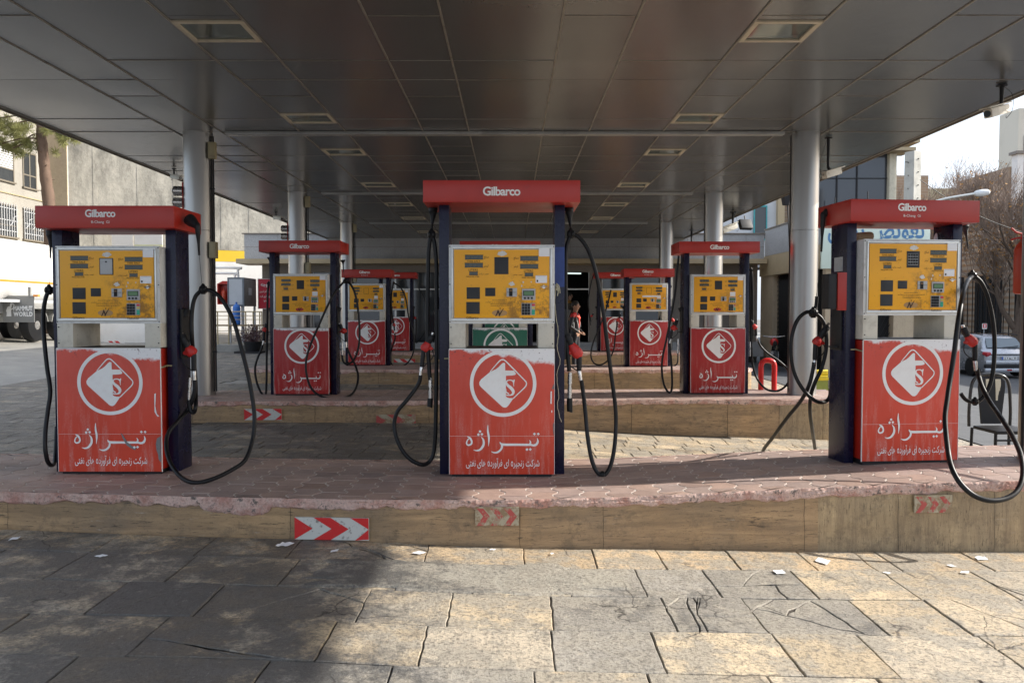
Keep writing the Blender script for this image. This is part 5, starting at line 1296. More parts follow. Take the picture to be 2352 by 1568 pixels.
def banner():
    t = thing("poster_board", (at(345, 560, 33).x, 33, 0), "white and pale yellow notice boards seen through the gap of the left pump", "poster")
    m = MB(); a = at(257, 530, 33); b = at(307, 600, 33); c = at(309, 530, 33); d = at(374, 562, 33); e = at(374, 600, 33)
    m.mi = 0; m.box(a.x, b.x, 32.97, 33.0, b.z, a.z); m.box(c.x, e.x, 32.97, 33.0, d.z, c.z); m.mi = 1; m.box(c.x, e.x, 32.97, 33.0, e.z, d.z - .002)
    m.mi = 2; m.tube([(a.x + .05, 33.05, -.3), (a.x + .05, 33.05, a.z)], .04, 6); m.tube([(e.x - .05, 33.05, -.3), (e.x - .05, 33.05, a.z)], .04, 6)
    m.mi = 3; q = at(326, 571, 33); m.box(q.x - .18, q.x + .18, 32.955, 32.968, q.z - .06, q.z + .06); m.mi = 4; q = at(357, 570, 33); m.obox((q.x, 32.96, q.z), (.2, .01, .14), (0, .6, 0))
    m.build("board", [M['whitewall'], flat("pale_yellow", (.70, .70, .42), .7), M['alu'], flat("teal_patch", (.15, .45, .4), .7), flat("pink_patch", (.6, .35, .42), .7)], t, org=t.location)
banner()

# ------------------------------------------------------------------ tanker lorry
def tanker():
    X = -14.05; rx, rz = 1.2, .98; zc = 2.42; y0, y1 = 21.0, 27.2; cxx = X - rx
    t = thing("tanker_lorry", (cxx, 24, 0), "white fuel tanker lorry with an orange stripe parked beyond the left pump", "tanker lorry")
    gz = zg(-14.6, 24)
    m = MB(); rings = []; n = 48
    ys = [(y0 - .35, .35), (y0 - .28, .7), (y0 - .12, .92), (y0, 1.0), (y0 + 1.5, 1), (y0 + 3, 1), (y1, 1), (y1 + .12, .92), (y1 + .3, .6)]
    for y, s in ys: rings.append([m.bm.verts.new((cxx + rx * s * math.cos(2 * math.pi * k / n), y, zc + rz * s * math.sin(2 * math.pi * k / n))) for k in range(n)])
    for A, B in zip(rings, rings[1:]):
        for k in range(n): m._f([A[k], A[(k + 1) % n], B[(k + 1) % n], B[k]], True)
    m._f(rings[0]); m._f(rings[-1]); tk = m.build("tank", M['tankwhite'], t, org=t.location)
    m = MB(); 
    for a0, a1, off in ((-.36, -.30, .006),):
        for i in range(6):
            ya = y0 + (y1 - y0) * i / 6; yb = y0 + (y1 - y0) * (i + 1) / 6; pts = []
            for (y, a) in ((ya, a0), (yb, a0), (yb, a1), (ya, a1)): pts.append((cxx + (rx + off) * math.cos(a), y, zc + (rz + off) * math.sin(a)))
            m.poly(pts)
    m.build("stripe", flat("orange_stripe", (.75, .33, .04), .4), t, org=t.location).parent = tk
    m = MB(); m.box(X - 1.9, X - .62, 20.6, 27.4, gz + .85, 1.50, .02); m.box(X - .55, X - .05, 21.2, 27.2, 1.50, 1.58); m.build("chassis", M['plastic_grey'], t, org=t.location)
    m = MB()   # walkway valance and fender
    m.box(X - .05, X + .02, 23.2, 27.3, gz + .98, gz + 1.16, .01); m.build("side_rail", M['alu'], t, org=t.location)
    for yy in (23.9, 25.25):
        for xx in (X - .62, X - 2.1):
            m = MB(); wr = .49; c = (xx + .3, yy, gz + wr)
            m.lathe([(.30, -.14), (wr * .9, -.15), (wr, -.10), (wr, .08), (wr * .93, .13), (.30, .13)], c, 40, 'X')
            w = m.build("wheel", M['rubber'], t, org=t.location)
            m = MB(); m.lathe([(.31, .0), (.31, .125), (.29, .13), (.27, .06), (.16, .07), (.13, .13), (.10, .14), (.02, .145)], c, 32, 'X')
            for k in range(10): a = 2 * math.pi * k / 10; m.tube([(c[0] + .06, c[1] + .21 * math.cos(a), c[2] + .21 * math.sin(a)), (c[0] + .11, c[1] + .21 * math.cos(a), c[2] + .21 * math.sin(a))], .024, 6)
            m.build("rim", M['chrome'], t, org=t.location).parent = w
    for xs_ in (X - .95, X - 2.4):
        m = MB(); a_ = []; 
        for yy in (23.9, 25.25):
            P = [(yy + .60 * math.cos(a), gz + .49 + .60 * math.sin(a)) for a in [math.radians(10 + 16 * k) for k in range(11)]]
            Q = [(yy + .57 * math.cos(a), gz + .49 + .57 * math.sin(a)) for a in [math.radians(10 + 16 * k) for k in range(11)]]
            m.prism(P + Q[::-1], xs_ , xs_ + .75, 'YZ')
        m.build("mudguard", M['alu'], t, org=t.location)
    # rear mud flap with its lettering
    f0 = at(8, 740, 22.9); f1 = at(79, 683, 22.9); cx = (f0.x + f1.x) / 2; w2 = (f1.x - f0.x) / 2
    m = MB(); m.box(f0.x, f1.x, 22.88, 22.9, f0.z, f1.z + .05, .004); m.box(f0.x + .1, f0.x + .16, 22.87, 22.93, f1.z, f1.z + .3); m.box(f1.x - .16, f1.x - .1, 22.87, 22.93, f1.z, f1.z + .3)
    fl = m.build("mud_flap", paint("grey_flap", (.22, .22, .21), .5, dirt=.2, scale=4), t, org=t.location)
    m = MB(); h = f1.z - f0.z
    add_text(m, 'MAMMUT', cx + .13, f0.z + h * .56, w=w2 * 1.22, h=h * .20, y=22.874, bold=.05); add_text(m, 'WORLD', cx + .13, f0.z + h * .33, w=w2 * 1.22, h=h * .19, y=22.874, bold=.05, spacing=1.2)
    ex = f0.x + .10; ez = f0.z + h * .24   # emblem: seated beast with raised curled trunk
    for k, o_ in enumerate(([(0, 0), (.02, .10), (.00, .17), (.03, .27), (.08, .31), (.12, .30), (.15, .24), (.145, .12), (.15, 0)], [(.10, .27), (.12, .38), (.16, .42), (.19, .41), (.20, .37), (.17, .34), (.16, .26)])):
        m.poly([(ex + a, 22.873 - k * .001, ez + b * .95) for a, b in o_])
    m.ribbon([(ex + .18, ez + .38, .02), (ex + .23, ez + .33, .025), (ex + .22, ez + .25, .03), (ex + .17, ez + .21, .03), (ex + .13, ez + .2, .03)], 22.870)
    m.build("flap_lettering", M['white'], t, org=t.location).parent = fl
    m = MB(); q = at(88, 679, 22.9); m.box(q.x - .12, q.x + .02, 22.85, 22.95, q.z - .03, q.z + .03, .005); m.build("side_lamp", flat("orange_lamp", (.8, .3, .05), .3), t, org=t.location)
    return t
M['tankwhite'] = paint("white_tank_paint", (.82, .80, .76), .25, dirt=.12, dcol=(.5, .45, .38), scale=1.2, bmp=0)
tanker()
# ------------------------------------------------------------------ things at the left of the station building
def simple(name, label, cat, loc, parts, group=None, rz=0):
    t = thing(name, loc, label, cat, group, rz)
    for n_, fn, mt in parts:
        m = MB(); fn(m); m.build(n_, mt, t)
    return t
def kiosk():
    a = at(524, 703, 26); b = at(560, 637, 26); w = b.x - a.x; h = b.z - a.z
    t = thing("equipment_cabinet", (a.x, 26, a.z), "grey metal equipment cabinet raised on legs behind the handrail", "cabinet")
    m = MB(); m.box(.0, w, 0, 1.25, 0, h, .01); m.build("body", paint("dark_grey_side", (.17, .16, .15), .5), t)
    m = MB(); m.box(.04, w - .05, -.012, -.0005, .05, h - .05); m.build("front_panel", paint("pale_grey_panel", (.42, .44, .46), .45, dirt=.1), t)
    m = MB(); 
    for q in ((-.01, .035, 0, h), (w - .045, w + .01, 0, h)): m.box(q[0], q[1], -.02, -.0002, q[2], q[3])
    m.box(.035, w - .045, -.02, -.0002, h - .045, h); m.box(.035, w - .045, -.02, -.0002, 0, .045); m.build("edge_frame", paint("slate_frame", (.12, .14, .16), .5), t)
    m = MB(); m.box(w + .001, w + .006, .45, .75, h * .4, h * .65); m.build("notice", M['plastic_grey'], t)
    for k, (x, y) in enumerate(((.05, .05), (w - .05, .05), (.05, 1.2), (w - .05, 1.2))):
        m = MB(); m.box(x - .03, x + .03, y - .03, y + .03, -a.z + zg(a.x, 26), 0); m.build("leg", M['plastic_grey'], t)
kiosk()
g0 = zg(-10, 25)
simple("gas_cylinder", "blue cylinder standing under the grey equipment cabinet", "gas cylinder", (at(546, 745, 25.9).x, 25.8, at(546, 746, 25.8).z),
       [("body", lambda m: m.lathe([(.10, 0), (.125, .03), (.125, .55), (.10, .62), (.03, .68), (.03, .74)], seg=20), M['blue'])])
simple("platform", "low metal shelf carrying the blue cylinder and bundles", "shelf", (-9.1, 26.2, g0),
       [("top", lambda m: m.box(-.9, .9, -.5, .5, at(546, 746, 25.8).z - g0 - .04, at(546, 746, 25.8).z - g0 - .001), M['wood'])] +
       [("leg", (lambda x, y: (lambda m: m.box(x - .025, x + .025, y - .025, y + .025, 0, at(546, 746, 25.8).z - g0 - .041)))(x, y), M['wood']) for x in (-.85, .85) for y in (-.45, .45)])
def rail():
    t = thing("handrail", (-9.5, 24.9, g0), "beige tubular handrail in front of the grey cabinet", "railing")
    Y = 24.9
    def pt(cx, cy): return at((820 + cx * .3315) / 1.7417, (900 + cy * .3315) / 1.7417, Y) - t.location
    m = MB()
    for cy in (1045, 1095, 1140, 1212, 1275): a = pt(20, cy); b = pt(688, cy); m.tube([a, b], .02 if cy == 1045 else .011, 6)
    m.build("rail", M['brass'], t)
    for cx in (30, 150, 285, 490, 580, 660, 685):
        m = MB(); a = pt(cx, 1040); m.tube([Vector((a.x, a.y, 0)), a], .02, 6); m.build("rail_post", M['brass'], t)
rail()
mb = MB()
P = [(-13.6, 24.6), (-8.3, 24.6), (-8.0, 24.9), (-8.0, 27.1), (-13.6, 27.1)]; mb.prism(P, g0 - .3, g0 + .15, 'XY'); o = mb.build("pavement", M['plaza']); o["kind"] = "structure"
def bush():
    t = thing("potted_shrub", (at(581, 780, 24.3).x, 24.3, zg(-8, 24.3)), "purple-brown shrub in a dark pot beside the handrail", "potted plant")
    m = MB(); m.lathe([(.20, 0), (.27, .30), (.29, .31), (.29, .34), (.24, .34), (.22, .28)], seg=20); m.box(-.5, .3, -.25, .25, -.02, .05); m.build("pot", M['black'], t)
    r = random.Random(8); m = MB()
    for _ in range(900):
        d = Vector((r.gauss(0, .8), r.gauss(0, .8), r.uniform(.1, 1.5))).normalized(); L_ = r.uniform(.2, .55); p = Vector((0, 0, .32)) + d * L_; q = d + Vector((r.gauss(0, .5), r.gauss(0, .5), r.gauss(0, .5))); w = q.orthogonal().normalized() * .010
        m.poly([p - w, p + w, p + q.normalized() * .07])
        if _ % 8 == 0: m.tube([(0, 0, .3), p], .004, 3)
    m.build("foliage", paint("purple_leaves", (.09, .045, .05), .7, dirt=.4, scale=9, bmp=0), t, False)
bush()
def redsign():
    a = at(594, 708, 27.9); b = at(624, 641, 27.9); t = thing("notice_sign", ((a.x + b.x) / 2, 27.9, (a.z + b.z) / 2), "red notice board with white Persian writing on the station wall", "sign")
    w = (b.x - a.x) / 2; h = (b.z - a.z) / 2
    m = MB(); m.box(-w, w, -.0, .03, -h, h); m.build("sign_face", flat("notice_red", (.60, .03, .06), .5), t)
    m = MB(); m.box(-w - .02, -w, -.01, .03, -h - .02, h + .02); m.box(-w, w, -.01, .03, h, h + .02); m.box(-w, w, -.01, .03, -h - .02, -h); m.build("sign_edge", M['whiteframe'], t)
    m = MB()
    for z, s, wd, hh in ((.30, 'توجه', .30, .16), (.08, 'از سیگار کشیدن', .38, .11), (-.10, 'خودداری کنید', .38, .11), (-.26, 'ممنوع', .2, .10)): add_text(m, fa(s), .02 if wd < .3 else -.0, z, w=wd, h=hh, y=-.006, bold=.03)
    m.build("lettering", M['white'], t)
redsign()
def firecab():
    a = at(499, 699, 27.0); b = at(524, 652, 27.0)
    t = thing("extinguisher_cabinet", (a.x, 27.0, a.z), "open red fire cabinet with two extinguishers beside the grey cabinet", "fire cabinet")
    w = b.x - a.x + .25; h = b.z - a.z; m = MB(); m.box(0, w, .25, .28, 0, h); m.box(0, .03, 0, .25, 0, h); m.box(w - .03, w, 0, .25, 0, h); m.box(.03, w - .03, 0, .25, 0, .03)
    m.poly([(0, 0, h), (w, 0, h), (w, .28, h + .0), (0, .28, h)]); m.prism([(0, h + .001), (w, h + .001), (w * .7, h + .1), (w * .3, h + .1)], 0, .28); m.build("case", M['red'], t)
    for x in (.18, .42): m = MB(); m.lathe([(.06, .03), (.075, .06), (.075, .42), (.04, .48), (.015, .50), (.02, .56)], (x, .12, 0), 16); m.build("extinguisher", M['extinguisher'], t)
firecab()
simple("white_pipe", "pair of white pipes along the white wall above the cabinet", "pipe", (-9.6, 27.3, 2.6),
       [("pipe", lambda m: [m.tube(catmull([Vector((-3, 0, z)), Vector((.1 - k * .1, 0, z)), Vector((.22 - k * .1, 0, z - .08)), Vector((.24 - k * .1, 0, z - .5))], 6), .04, 8) for k, z in enumerate((.13, -.06))], M['whitewall'])])
def lowwall():
    t = thing("garden_wall", (-12.4, 25.7, zg(-12.4, 25.7)), "low white garden wall seen through the throat of the left pump", "wall")
    m = MB(); m.box(-1.2, 1.0, 0, .3, 0, .78, .02); m.build("wall_face", M['whitewall'], t)
lowwall()

# ------------------------------------------------------------------ chevron plates on the kerbs
def chevron(name, px, py0, x1, y1, faces_idx, label, faded=False, n=2, worn=0):
    x0e, x1e, fe, dep, zt = ISL[faces_idx]
    yy = fe((px + x1) / 2)
m_, nt_, b_ = nodes("scuffed_red_paint"); n_ = noise_n(nt_, 30, 6, .7, geo_pos(nt_)); c_ = mixc(nt_, ramp(nt_, n_, .60, .66, 0, .8), (.58, .02, .02), (.35, .12, .1)); L(nt_, c_, b_.inputs["Base Color"]); M['chev_red'] = m_
m_, nt_, b_ = nodes("scuffed_silver_film"); n_ = noise_n(nt_, 26, 7, .75, geo_pos(nt_)); c_ = mixc(nt_, ramp(nt_, n_, .56, .62, 0, .8), (.56, .56, .52), (.16, .14, .12)); L(nt_, c_, b_.inputs["Base Color"]); b_.inputs["Roughness"].default_value = .4; M['chev_white'] = m_
m_, nt_, b_ = nodes("flaked_red_paint"); n_ = noise_n(nt_, 14, 7, .75, geo_pos(nt_)); c_ = mixc(nt_, ramp(nt_, n_, .50, .56), (.42, .07, .06), (.33, .26, .18)); L(nt_, c_, b_.inputs["Base Color"]); M['flake_red'] = m_
m_, nt_, b_ = nodes("flaked_cream_paint"); n_ = noise_n(nt_, 12, 7, .75, geo_pos(nt_)); c_ = mixc(nt_, ramp(nt_, n_, .46, .54), (.40, .35, .25), (.26, .18, .10)); L(nt_, c_, b_.inputs["Base Color"]); M['flake_cream'] = m_
def chev(idx, x0, x1, z0, z1, label, arrows, mr, mw, thin=.003, front=True, skew=0):
    fe = ISL[idx][2]; ya = fe(x0); yb = fe(x1); cx = (x0 + x1) / 2
    ang = math.atan2(yb - ya, x1 - x0); t = thing("chevron_sign", (cx, (ya + yb) / 2 - .018, (z0 + z1) / 2), label, "warning sign", None, ang)
    w = (x1 - x0) / 2 / math.cos(ang); h = (z1 - z0) / 2; m = MB(); m.box(-w, w, -thin, .012, -h, h); m.build("plate", mw, t)
    m = MB(); y = -thin - .0012
    def q(pts): m.poly([(max(-w, min(w, a)), y, b) for a, b in pts])
    if arrows == 'two':
        W = 2 * w; u = W / 4.1; s = u * 1.0
        q([(-w, -h), (-w, h), (-w + s, 0)])
        x = -w + u * 1.05; q([(x, h), (x + u * .95, h), (x + u * .95 + s, 0), (x + u * .95, -h), (x, -h), (x + s, 0)])
        x = -w + u * 3.1; q([(x, h), (w, h), (w, 0), (x + s, 0)]); q([(x + s, -.0005), (w, -.0005), (w, -h * .9), (x + s * .25, -h)]) 
    else:
        W = 2 * w; u = W / 3.3
        for k in range(3):
            x = -w + u * (.1 + k * 1.02); q([(x, h * .85), (x + u * .5, h * .85), (x + u, 0), (x + u * .5, -h), (x, -h), (x + u * .5, 0)])
    m.build("arrow", mr, t)
    return t
def kz(px, py, idx):    # pixel on the kerb face -> (x, z)
    Y = 5.3 if idx == 0 else ISL[idx][2](0)
    for _ in range(4): p = at(px, py, Y); Y = ISL[idx][2](p.x)
    return p
a = kz(679, 1237, 0); b = kz(848, 1188, 0); chev(0, a.x, b.x, a.z + .004, b.z, "bright red and white arrow plate on the nearest kerb", 'two', M['chev_red'], M['chev_white'])
a = kz(1092, 1205, 0); b = kz(1192, 1162, 0); chev(0, a.x, b.x, a.z, b.z, "faded red arrows painted on the nearest kerb below the middle pump", 'three', M['flake_red'], M['flake_cream'], .001)
a = kz(2097, 1176, 0); b = kz(2184, 1135, 0); chev(0, a.x, b.x, a.z, b.z, "flaking red arrows on the nearest kerb below the right pump", 'three', M['flake_red'], M['flake_cream'], .001)
a = kz(562, 964, 1); b = kz(648, 938, 1); chev(1, a.x, b.x, a.z, b.z, "torn red arrow plate on the second kerb behind the left hose loop", 'two', M['chev_red'], M['chev_white'])
a = kz(865, 979, 1); b = kz(955, 951, 1); chev(1, a.x, b.x, a.z, b.z, "red and cream arrow plate on the second kerb left of the middle pump", 'two', M['flake_red'], M['flake_cream'])
a = kz(905, 843, 3); b = kz(954, 824, 3); chev(3, a.x, b.x, a.z, b.z, "small red arrow plate on the farthest kerb", 'two', M['chev_red'], M['chev_white'])
t = thing("chevron_sign", (at(262, 790, 25.65).x, 25.68, at(262, 790, 25.65).z), "tiny red arrow plate on the low white garden wall", "warning sign")
m = MB(); m.box(-.33, .33, -.01, .01, -.12, .12); m.build("plate", M['whitewall'], t); m = MB()
for x in (-.2, 0): m.poly([(x, -.012, .1), (x + .12, -.012, .1), (x + .22, -.012, 0), (x + .12, -.012, -.1), (x, -.012, -.1), (x + .1, -.012, 0)])
m.build("arrow", M['chev_red'], t)

# ------------------------------------------------------------------ litter and loose things
def on_ground(px, py):
    Y = 4.5
    for _ in range(8):
        p = at(px, py, Y); zz = zg(p.x, Y); d = at(px, py, Y); k = (d.z - EYE) / Y; Y = (zz + .004 - EYE) / k
    return at(px, py, Y)
lit = [(33, 1238, .055, "scrap of white paper on the paving at the far left by the kerb"), (232, 1278, .05, "crumpled white scrap on the dark slab left of the arrow plate"), (655, 1252, .08, "flat white paper slip just below the bright arrow plate"),
       (768, 1266, .045, "small torn slip right of the flat one under the arrow plate"), (962, 1270, .06, "thin curled receipt on the sunlit slabs below the middle pump"), (1132, 1263, .03, "tiny paper bit beside the curled receipt"), (1268, 1272, .025, "smallest paper bit on the sunlit slab"),
       (1890, 1289, .10, "largest white paper by the kerb under the right pump"), (1790, 1315, .07, "folded white scrap lying along a slab joint at right"), (2037, 1316, .035, "little scrap in the joint right of the largest paper"), (2254, 1283, .075, "white slip on the paving at the far right"), (2186, 1300, .04, "small scrap between the slips at the far right"), (2216, 1315, .045, "lowest scrap of paper at the far right")]
for k, (px, py, s, lab) in enumerate(lit):
    p = on_ground(px, py); r = random.Random(k); t = MB(); n = 5; g = []
    ex = r.uniform(.2, 1); cr = s * r.uniform(.03, .16)
    for i in range(n + 1):
        g.append([t.bm.verts.new(((i / n - .5) * s * 1.0 + (j - 1.5) * s * .10, (j / 3 - .5) * s * r.uniform(.75, .9), .004 + cr * abs(math.sin(i * ex + k)) * (.4 + .4 * (j % 2)) + .002 * r.random())) for j in range(4)])
    for i in range(n):
        for j in range(3): t._f([g[i][j], g[i + 1][j], g[i + 1][j + 1], g[i][j + 1]], True)
    o = t.build("paper_scrap", M['paper']); o.location = (p.x, p.y, zg(p.x, p.y) + .003); o.rotation_euler = (0, 0, r.uniform(-1, 1)); tag(o, lab, "paper", "paper scraps on the paving")
t = MB(); t.prism([(0, 0), (.56, -.06), (.62, .27), (.07, .30)], 0, .008, 'XY'); o = t.build("hatch_plate", M['black']); o.location = (3.84, 6.66, .004); tag(o, "dark flat metal plate lying on the pavers right of the right pump", "plate")
# roll and cup on the right pump
def roll(x, y, z, r, h, lab, rot=(0, 0, 0), mt=None, core=.5):
    t = thing("paper_roll", (x, y, z), lab, "paper roll", None); t.rotation_euler = rot
    m = MB(); n = 32; m.lathe([(r * core, 0), (r, 0), (r, h), (r * core, h), (r * core, h * .2)], seg=n); m.build("roll", mt or M['paper'], t)
a = K3(796, 351, 6.42); roll(a.x, 6.43, a.z + .002, .045, .085, "white paper cup-like roll on top of the right pump's display", (.12, .22, 0))
a = K3(724, 791, 6.42); roll(a.x, 6.42, .9525, .040, .058, "white paper roll standing in the throat of the right pump", core=.3)
t = thing("cardboard_tube", (K3(452, 332, 6.45).x, 6.45, K3(452, 332, 6.45).z), "brown rolled cardboard tube on top of the right pump's display", "tube"); t.rotation_euler = (0, R(86), .25)
m = MB(); m.lathe([(.022, -.07), (.034, -.072), (.036, .06), (.033, .075), (.022, .072), (.02, 0)], seg=20); m.build("tube_body", paint("cardboard", (.42, .31, .18), .8, dirt=.4), t)
# string tied to the middle pump's right post
m = MB(); P = [K2(842, 570, 5.93), K2(836, 625, 5.93), K2(840, 700, 5.93), K2(852, 800, 5.93), K2(847, 860, 5.93), K2(860, 925, 5.93), K2(845, 985, 5.93), K2(853, 1080, 5.93), K2(848, 1140, 5.93), K2(868, 1205, 5.93)]
r = random.Random(5); P = catmull(local(PM, P), 5); P = [p + Vector((r.gauss(0, .0015), 0, r.gauss(0, .001))) for p in P]; m.tube(P, .0032, 6)
for k in range(7): a = P[0] + Vector((r.uniform(-.004, .012), -.004, r.uniform(-.01, .02))); m.tube(catmull([a, a + Vector((r.uniform(0, .02), -.012, r.uniform(-.03, .0))), a + Vector((r.uniform(0, .03), -.01, r.uniform(-.08, -.04)))], 4), .004, 5)
m.build("string", paint("pale_string", (.42, .40, .30), .8, dirt=.4), PM)
for rt, s, z in ((PM, -1, .86), (PL, 1, .80), (PR, -1, .86)):
    m = MB(); x = s * .40; m.tube([(x + s * .03, -.004, z + .01), (x, -.02, z + .012), (x - s * .03, -.11, z - .005)], .006, 6); m.build("seal_wire", paint("brass_seal", (.45, .42, .25), .4, .5), rt)

# fire extinguisher on the right column
def extinguisher():
    t = thing("fire_extinguisher", (4.13, 6.455, 1.36), "red fire extinguisher hanging behind the right edge column", "fire extinguisher")
    m = MB(); m.lathe([(.02, .0), (.058, .005), (.066, .02), (.066, .36), (.05, .40), (.022, .43), (.02, .45)], seg=28); m.build("cylinder", M['extinguisher'], t)
    m = MB(); m.tube([(0, 0, .45), (0, 0, .475)], .02, 12); m.tube([(.03, 0, .475), (-.06, 0, .50), (-.10, 0, .535)], .008, 8); m.tube([(.02, 0, .455), (-.05, 0, .455), (-.10, 0, .44)], .007, 8); m.build("lever", M['guard'], t)
    m = MB(); m.box(-.03, .03, -.067, -.06, .2, .3); m.build("label", M['paper'], t)
extinguisher()
# CCTV cameras and floodlight
def cctv(loc, rz, tilt, label, drop=.25, k=1.0):
    t = thing("security_camera", loc, label, "security camera", None, rz)
    m = MB(); m.lathe([(.05 * k, 0), (.05 * k, -.012), (.02 * k, -.016), (.016 * k, -drop)], seg=14); m.tube([(0, 0, -drop), (0, -.03 * k, -drop - .03)], .02 * k, 8); m.build("bracket", M['black'], t)
    m = MB(); m.obox((0, -.07 * k, -drop - .075 * k), (.085 * k, .30 * k, .085 * k), (tilt, 0, 0), .01 * k); m.build("housing", M['cream'], t)
    m = MB(); m.obox((0, -.09 * k, -drop - .024 * k), (.11 * k, .36 * k, .012 * k), (tilt, 0, 0), .002); m.build("sun_hood", M['cream'], t)
    from mathutils import Euler
    e = Euler((tilt, 0, 0)).to_matrix() @ Vector((0, -.152 * k, 0)); c = Vector((0, -.07 * k, -drop - .075 * k)) + e; d = e.normalized()
    m = MB(); m.tube([c - d * .01, c + d * .012 * k], .032 * k, 18); m.build("lens", M['glass'], t)
    m = MB(); m.tube(catmull([Vector((.02, 0, -.02)), Vector((.09 * k, .02, -drop * .6)), Vector((.06 * k, .08 * k, -drop - .05 * k)), Vector((.0, .09 * k, -drop - .12 * k)), Vector((0, .08 * k, -drop - .10 * k))], 5), .003, 5); m.build("cable", M['black'], t)
    return t
p = at(2301, 200, 8.9); cctv((p.x, 8.9, CZ - .012), R(-62), R(16), "security camera hanging from the canopy at the far upper right", .21, 1.15)
p = at(1895, 400, 11.5); cctv((4.55, 11.55, CZ - .012), R(118), R(-16), "security camera hanging beside the right column above the right pump", .42, 1.1)
p = at(1688, 488, 20.1); cctv((p.x - .05, 20.1, CZ - .012), R(-70), R(20), "small security camera under the canopy edge behind the right second-row pump", .3, 1.5)
p = at(1640, 520, 22.5); cctv((5.5, 24.5, CZ - .012), R(-75), R(12), "farthest security camera near the granite parapet at right", .5, 1.4)
cctv((-5.9, 14.0, CZ - .012), R(60), R(10), "small security camera under the left canopy edge, nearer one", .10, .8)
cctv((-5.9, 20.0, CZ - .012), R(60), R(10), "small security camera under the left canopy edge, farther one", .10, .9)
t = thing("floodlight", (at(1712, 516, 20.5).x, 20.5, at(1712, 516, 20.5).z), "black floodlight beside the small camera above the granite parapet", "floodlight")
m = MB(); m.obox((0, 0, 0), (.34, .12, .26), (R(-25), 0, .3), .02); m.build("lamp_body", M['black'], t); m = MB(); m.tube([(0, 0, .1), (.0, .1, CZ - t.location.z - .04)], .015, 6); m.build("bracket", M['black'], t)
t = thing("wall_lantern", (at(1808, 470, 21.8).x, 21.9, at(1808, 470, 21.8).z), "small lantern on a post beside the right column", "lantern")
m = MB(); m.lathe([(.10, 0), (.17, .36), (.02, .46)], seg=6); m.build("lamp_shade", M['black'], t); m = MB(); m.tube([(.05, 0, 0), (.12, 0, -1.2)], .02, 6); m.build("stem", M['black'], t)

# red hoop, bin, chair
t = thing("hoop_barrier", (3.86, 12.0, .045), "glossy red hoop barrier on the second island beside the looped hose", "barrier")
m = MB(); m.tube(catmull([Vector((-.10, 0, 0)), Vector((-.10, 0, .2)), Vector((-.10, 0, .36)), Vector((-.07, 0, .425)), Vector((0, 0, .445)), Vector((.07, 0, .425)), Vector((.10, 0, .36)), Vector((.10, 0, .2)), Vector((.10, 0, 0))], 5), .040, 16); m.build("hoop", M['glossred'] if 'glossred' in M else paint("gloss_red", (.55, .02, .02), .2, dirt=.2), t)
t = thing("waste_bin", (5.12, 13.1, zg(5.1, 13.1)), "green plastic bin with a bright yellow lid beyond the second island", "bin")
m = MB(); m.prism([(-.13, 0), (.13, 0), (.17, .62), (-.17, .62)], -.15, .15); m.build("body", paint("olive_plastic", (.22, .26, .04), .5), t); m = MB(); m.box(-.19, .19, -.17, .17, .62, .70, .02); m.obox((0, 0, .74), (.28, .24, .08), (0, 0, 0), .03); m.build("lid", paint("yellow_plastic", (.72, .55, .02), .45), t)
def chair():
    Yc = 7.95; s0 = at(2300, 985, Yc); g = zg(s0.x, Yc)
    t = thing("metal_chair", (s0.x, Yc, g), "black metal chair with white paint drips on its back, behind the right hose", "chair")
    sz = s0.z - g; tz = at(2300, 862, Yc).z - g
    m = MB(); m.obox((0, -.05, sz), (.40, .40, .035), (0, 0, 0), .012); m.build("seat", M['black'], t)
    m = MB(); m.prism([(-.10, sz + .03), (.10, sz + .03), (.135, tz - .14), (.13, tz - .07), (.07, tz - .025), (-.07, tz - .025), (-.13, tz - .07), (-.135, tz - .14)], .17, .19); bk = m.build("backrest", M['black'], t)
    m = MB()
    for x, w, z1 in ((-.05, .035, .17), (-.02, .02, .1), (.05, .04, .22), (.075, .02, .12)): m.ribbon([(x, tz - .05, w), (x + .004, tz - .05 - z1 * .5, w * .9), (x, tz - .05 - z1 * .8, w * .6), (x, tz - .05 - z1, w * .5)], .168 - x * .01)
    m.build("paint_drip", paint("cream_drip", (.62, .56, .42), .4), t).parent = bk
    m = MB(); m.tube(catmull([Vector((-.21, .2, sz)), Vector((-.21, .2, sz + .22)), Vector((-.17, .2, tz - .06)), Vector((0, .2, tz)), Vector((.17, .2, tz - .06)), Vector((.21, .2, sz + .22)), Vector((.21, .2, sz))], 7), .016, 10); m.build("back_tube", M['chromeblack'] if 'chromeblack' in M else paint("gloss_black", (.03, .03, .03), .2), t)
    for x in (-.19, .19):
        for y in (-.22, .18): m = MB(); m.tube([(x, y, sz - .01), (x * 1.05, y * 1.05, 0)], .015, 8); m.build("leg", M['black'], t)
    m = MB(); m.tube([(-.19, -.22, sz - .08), (.19, -.22, sz - .08)], .010, 6); m.tube([(-.19, .18, sz * .4), (-.19, -.22, sz * .4)], .010, 6); m.build("stretcher", M['black'], t)
chair()
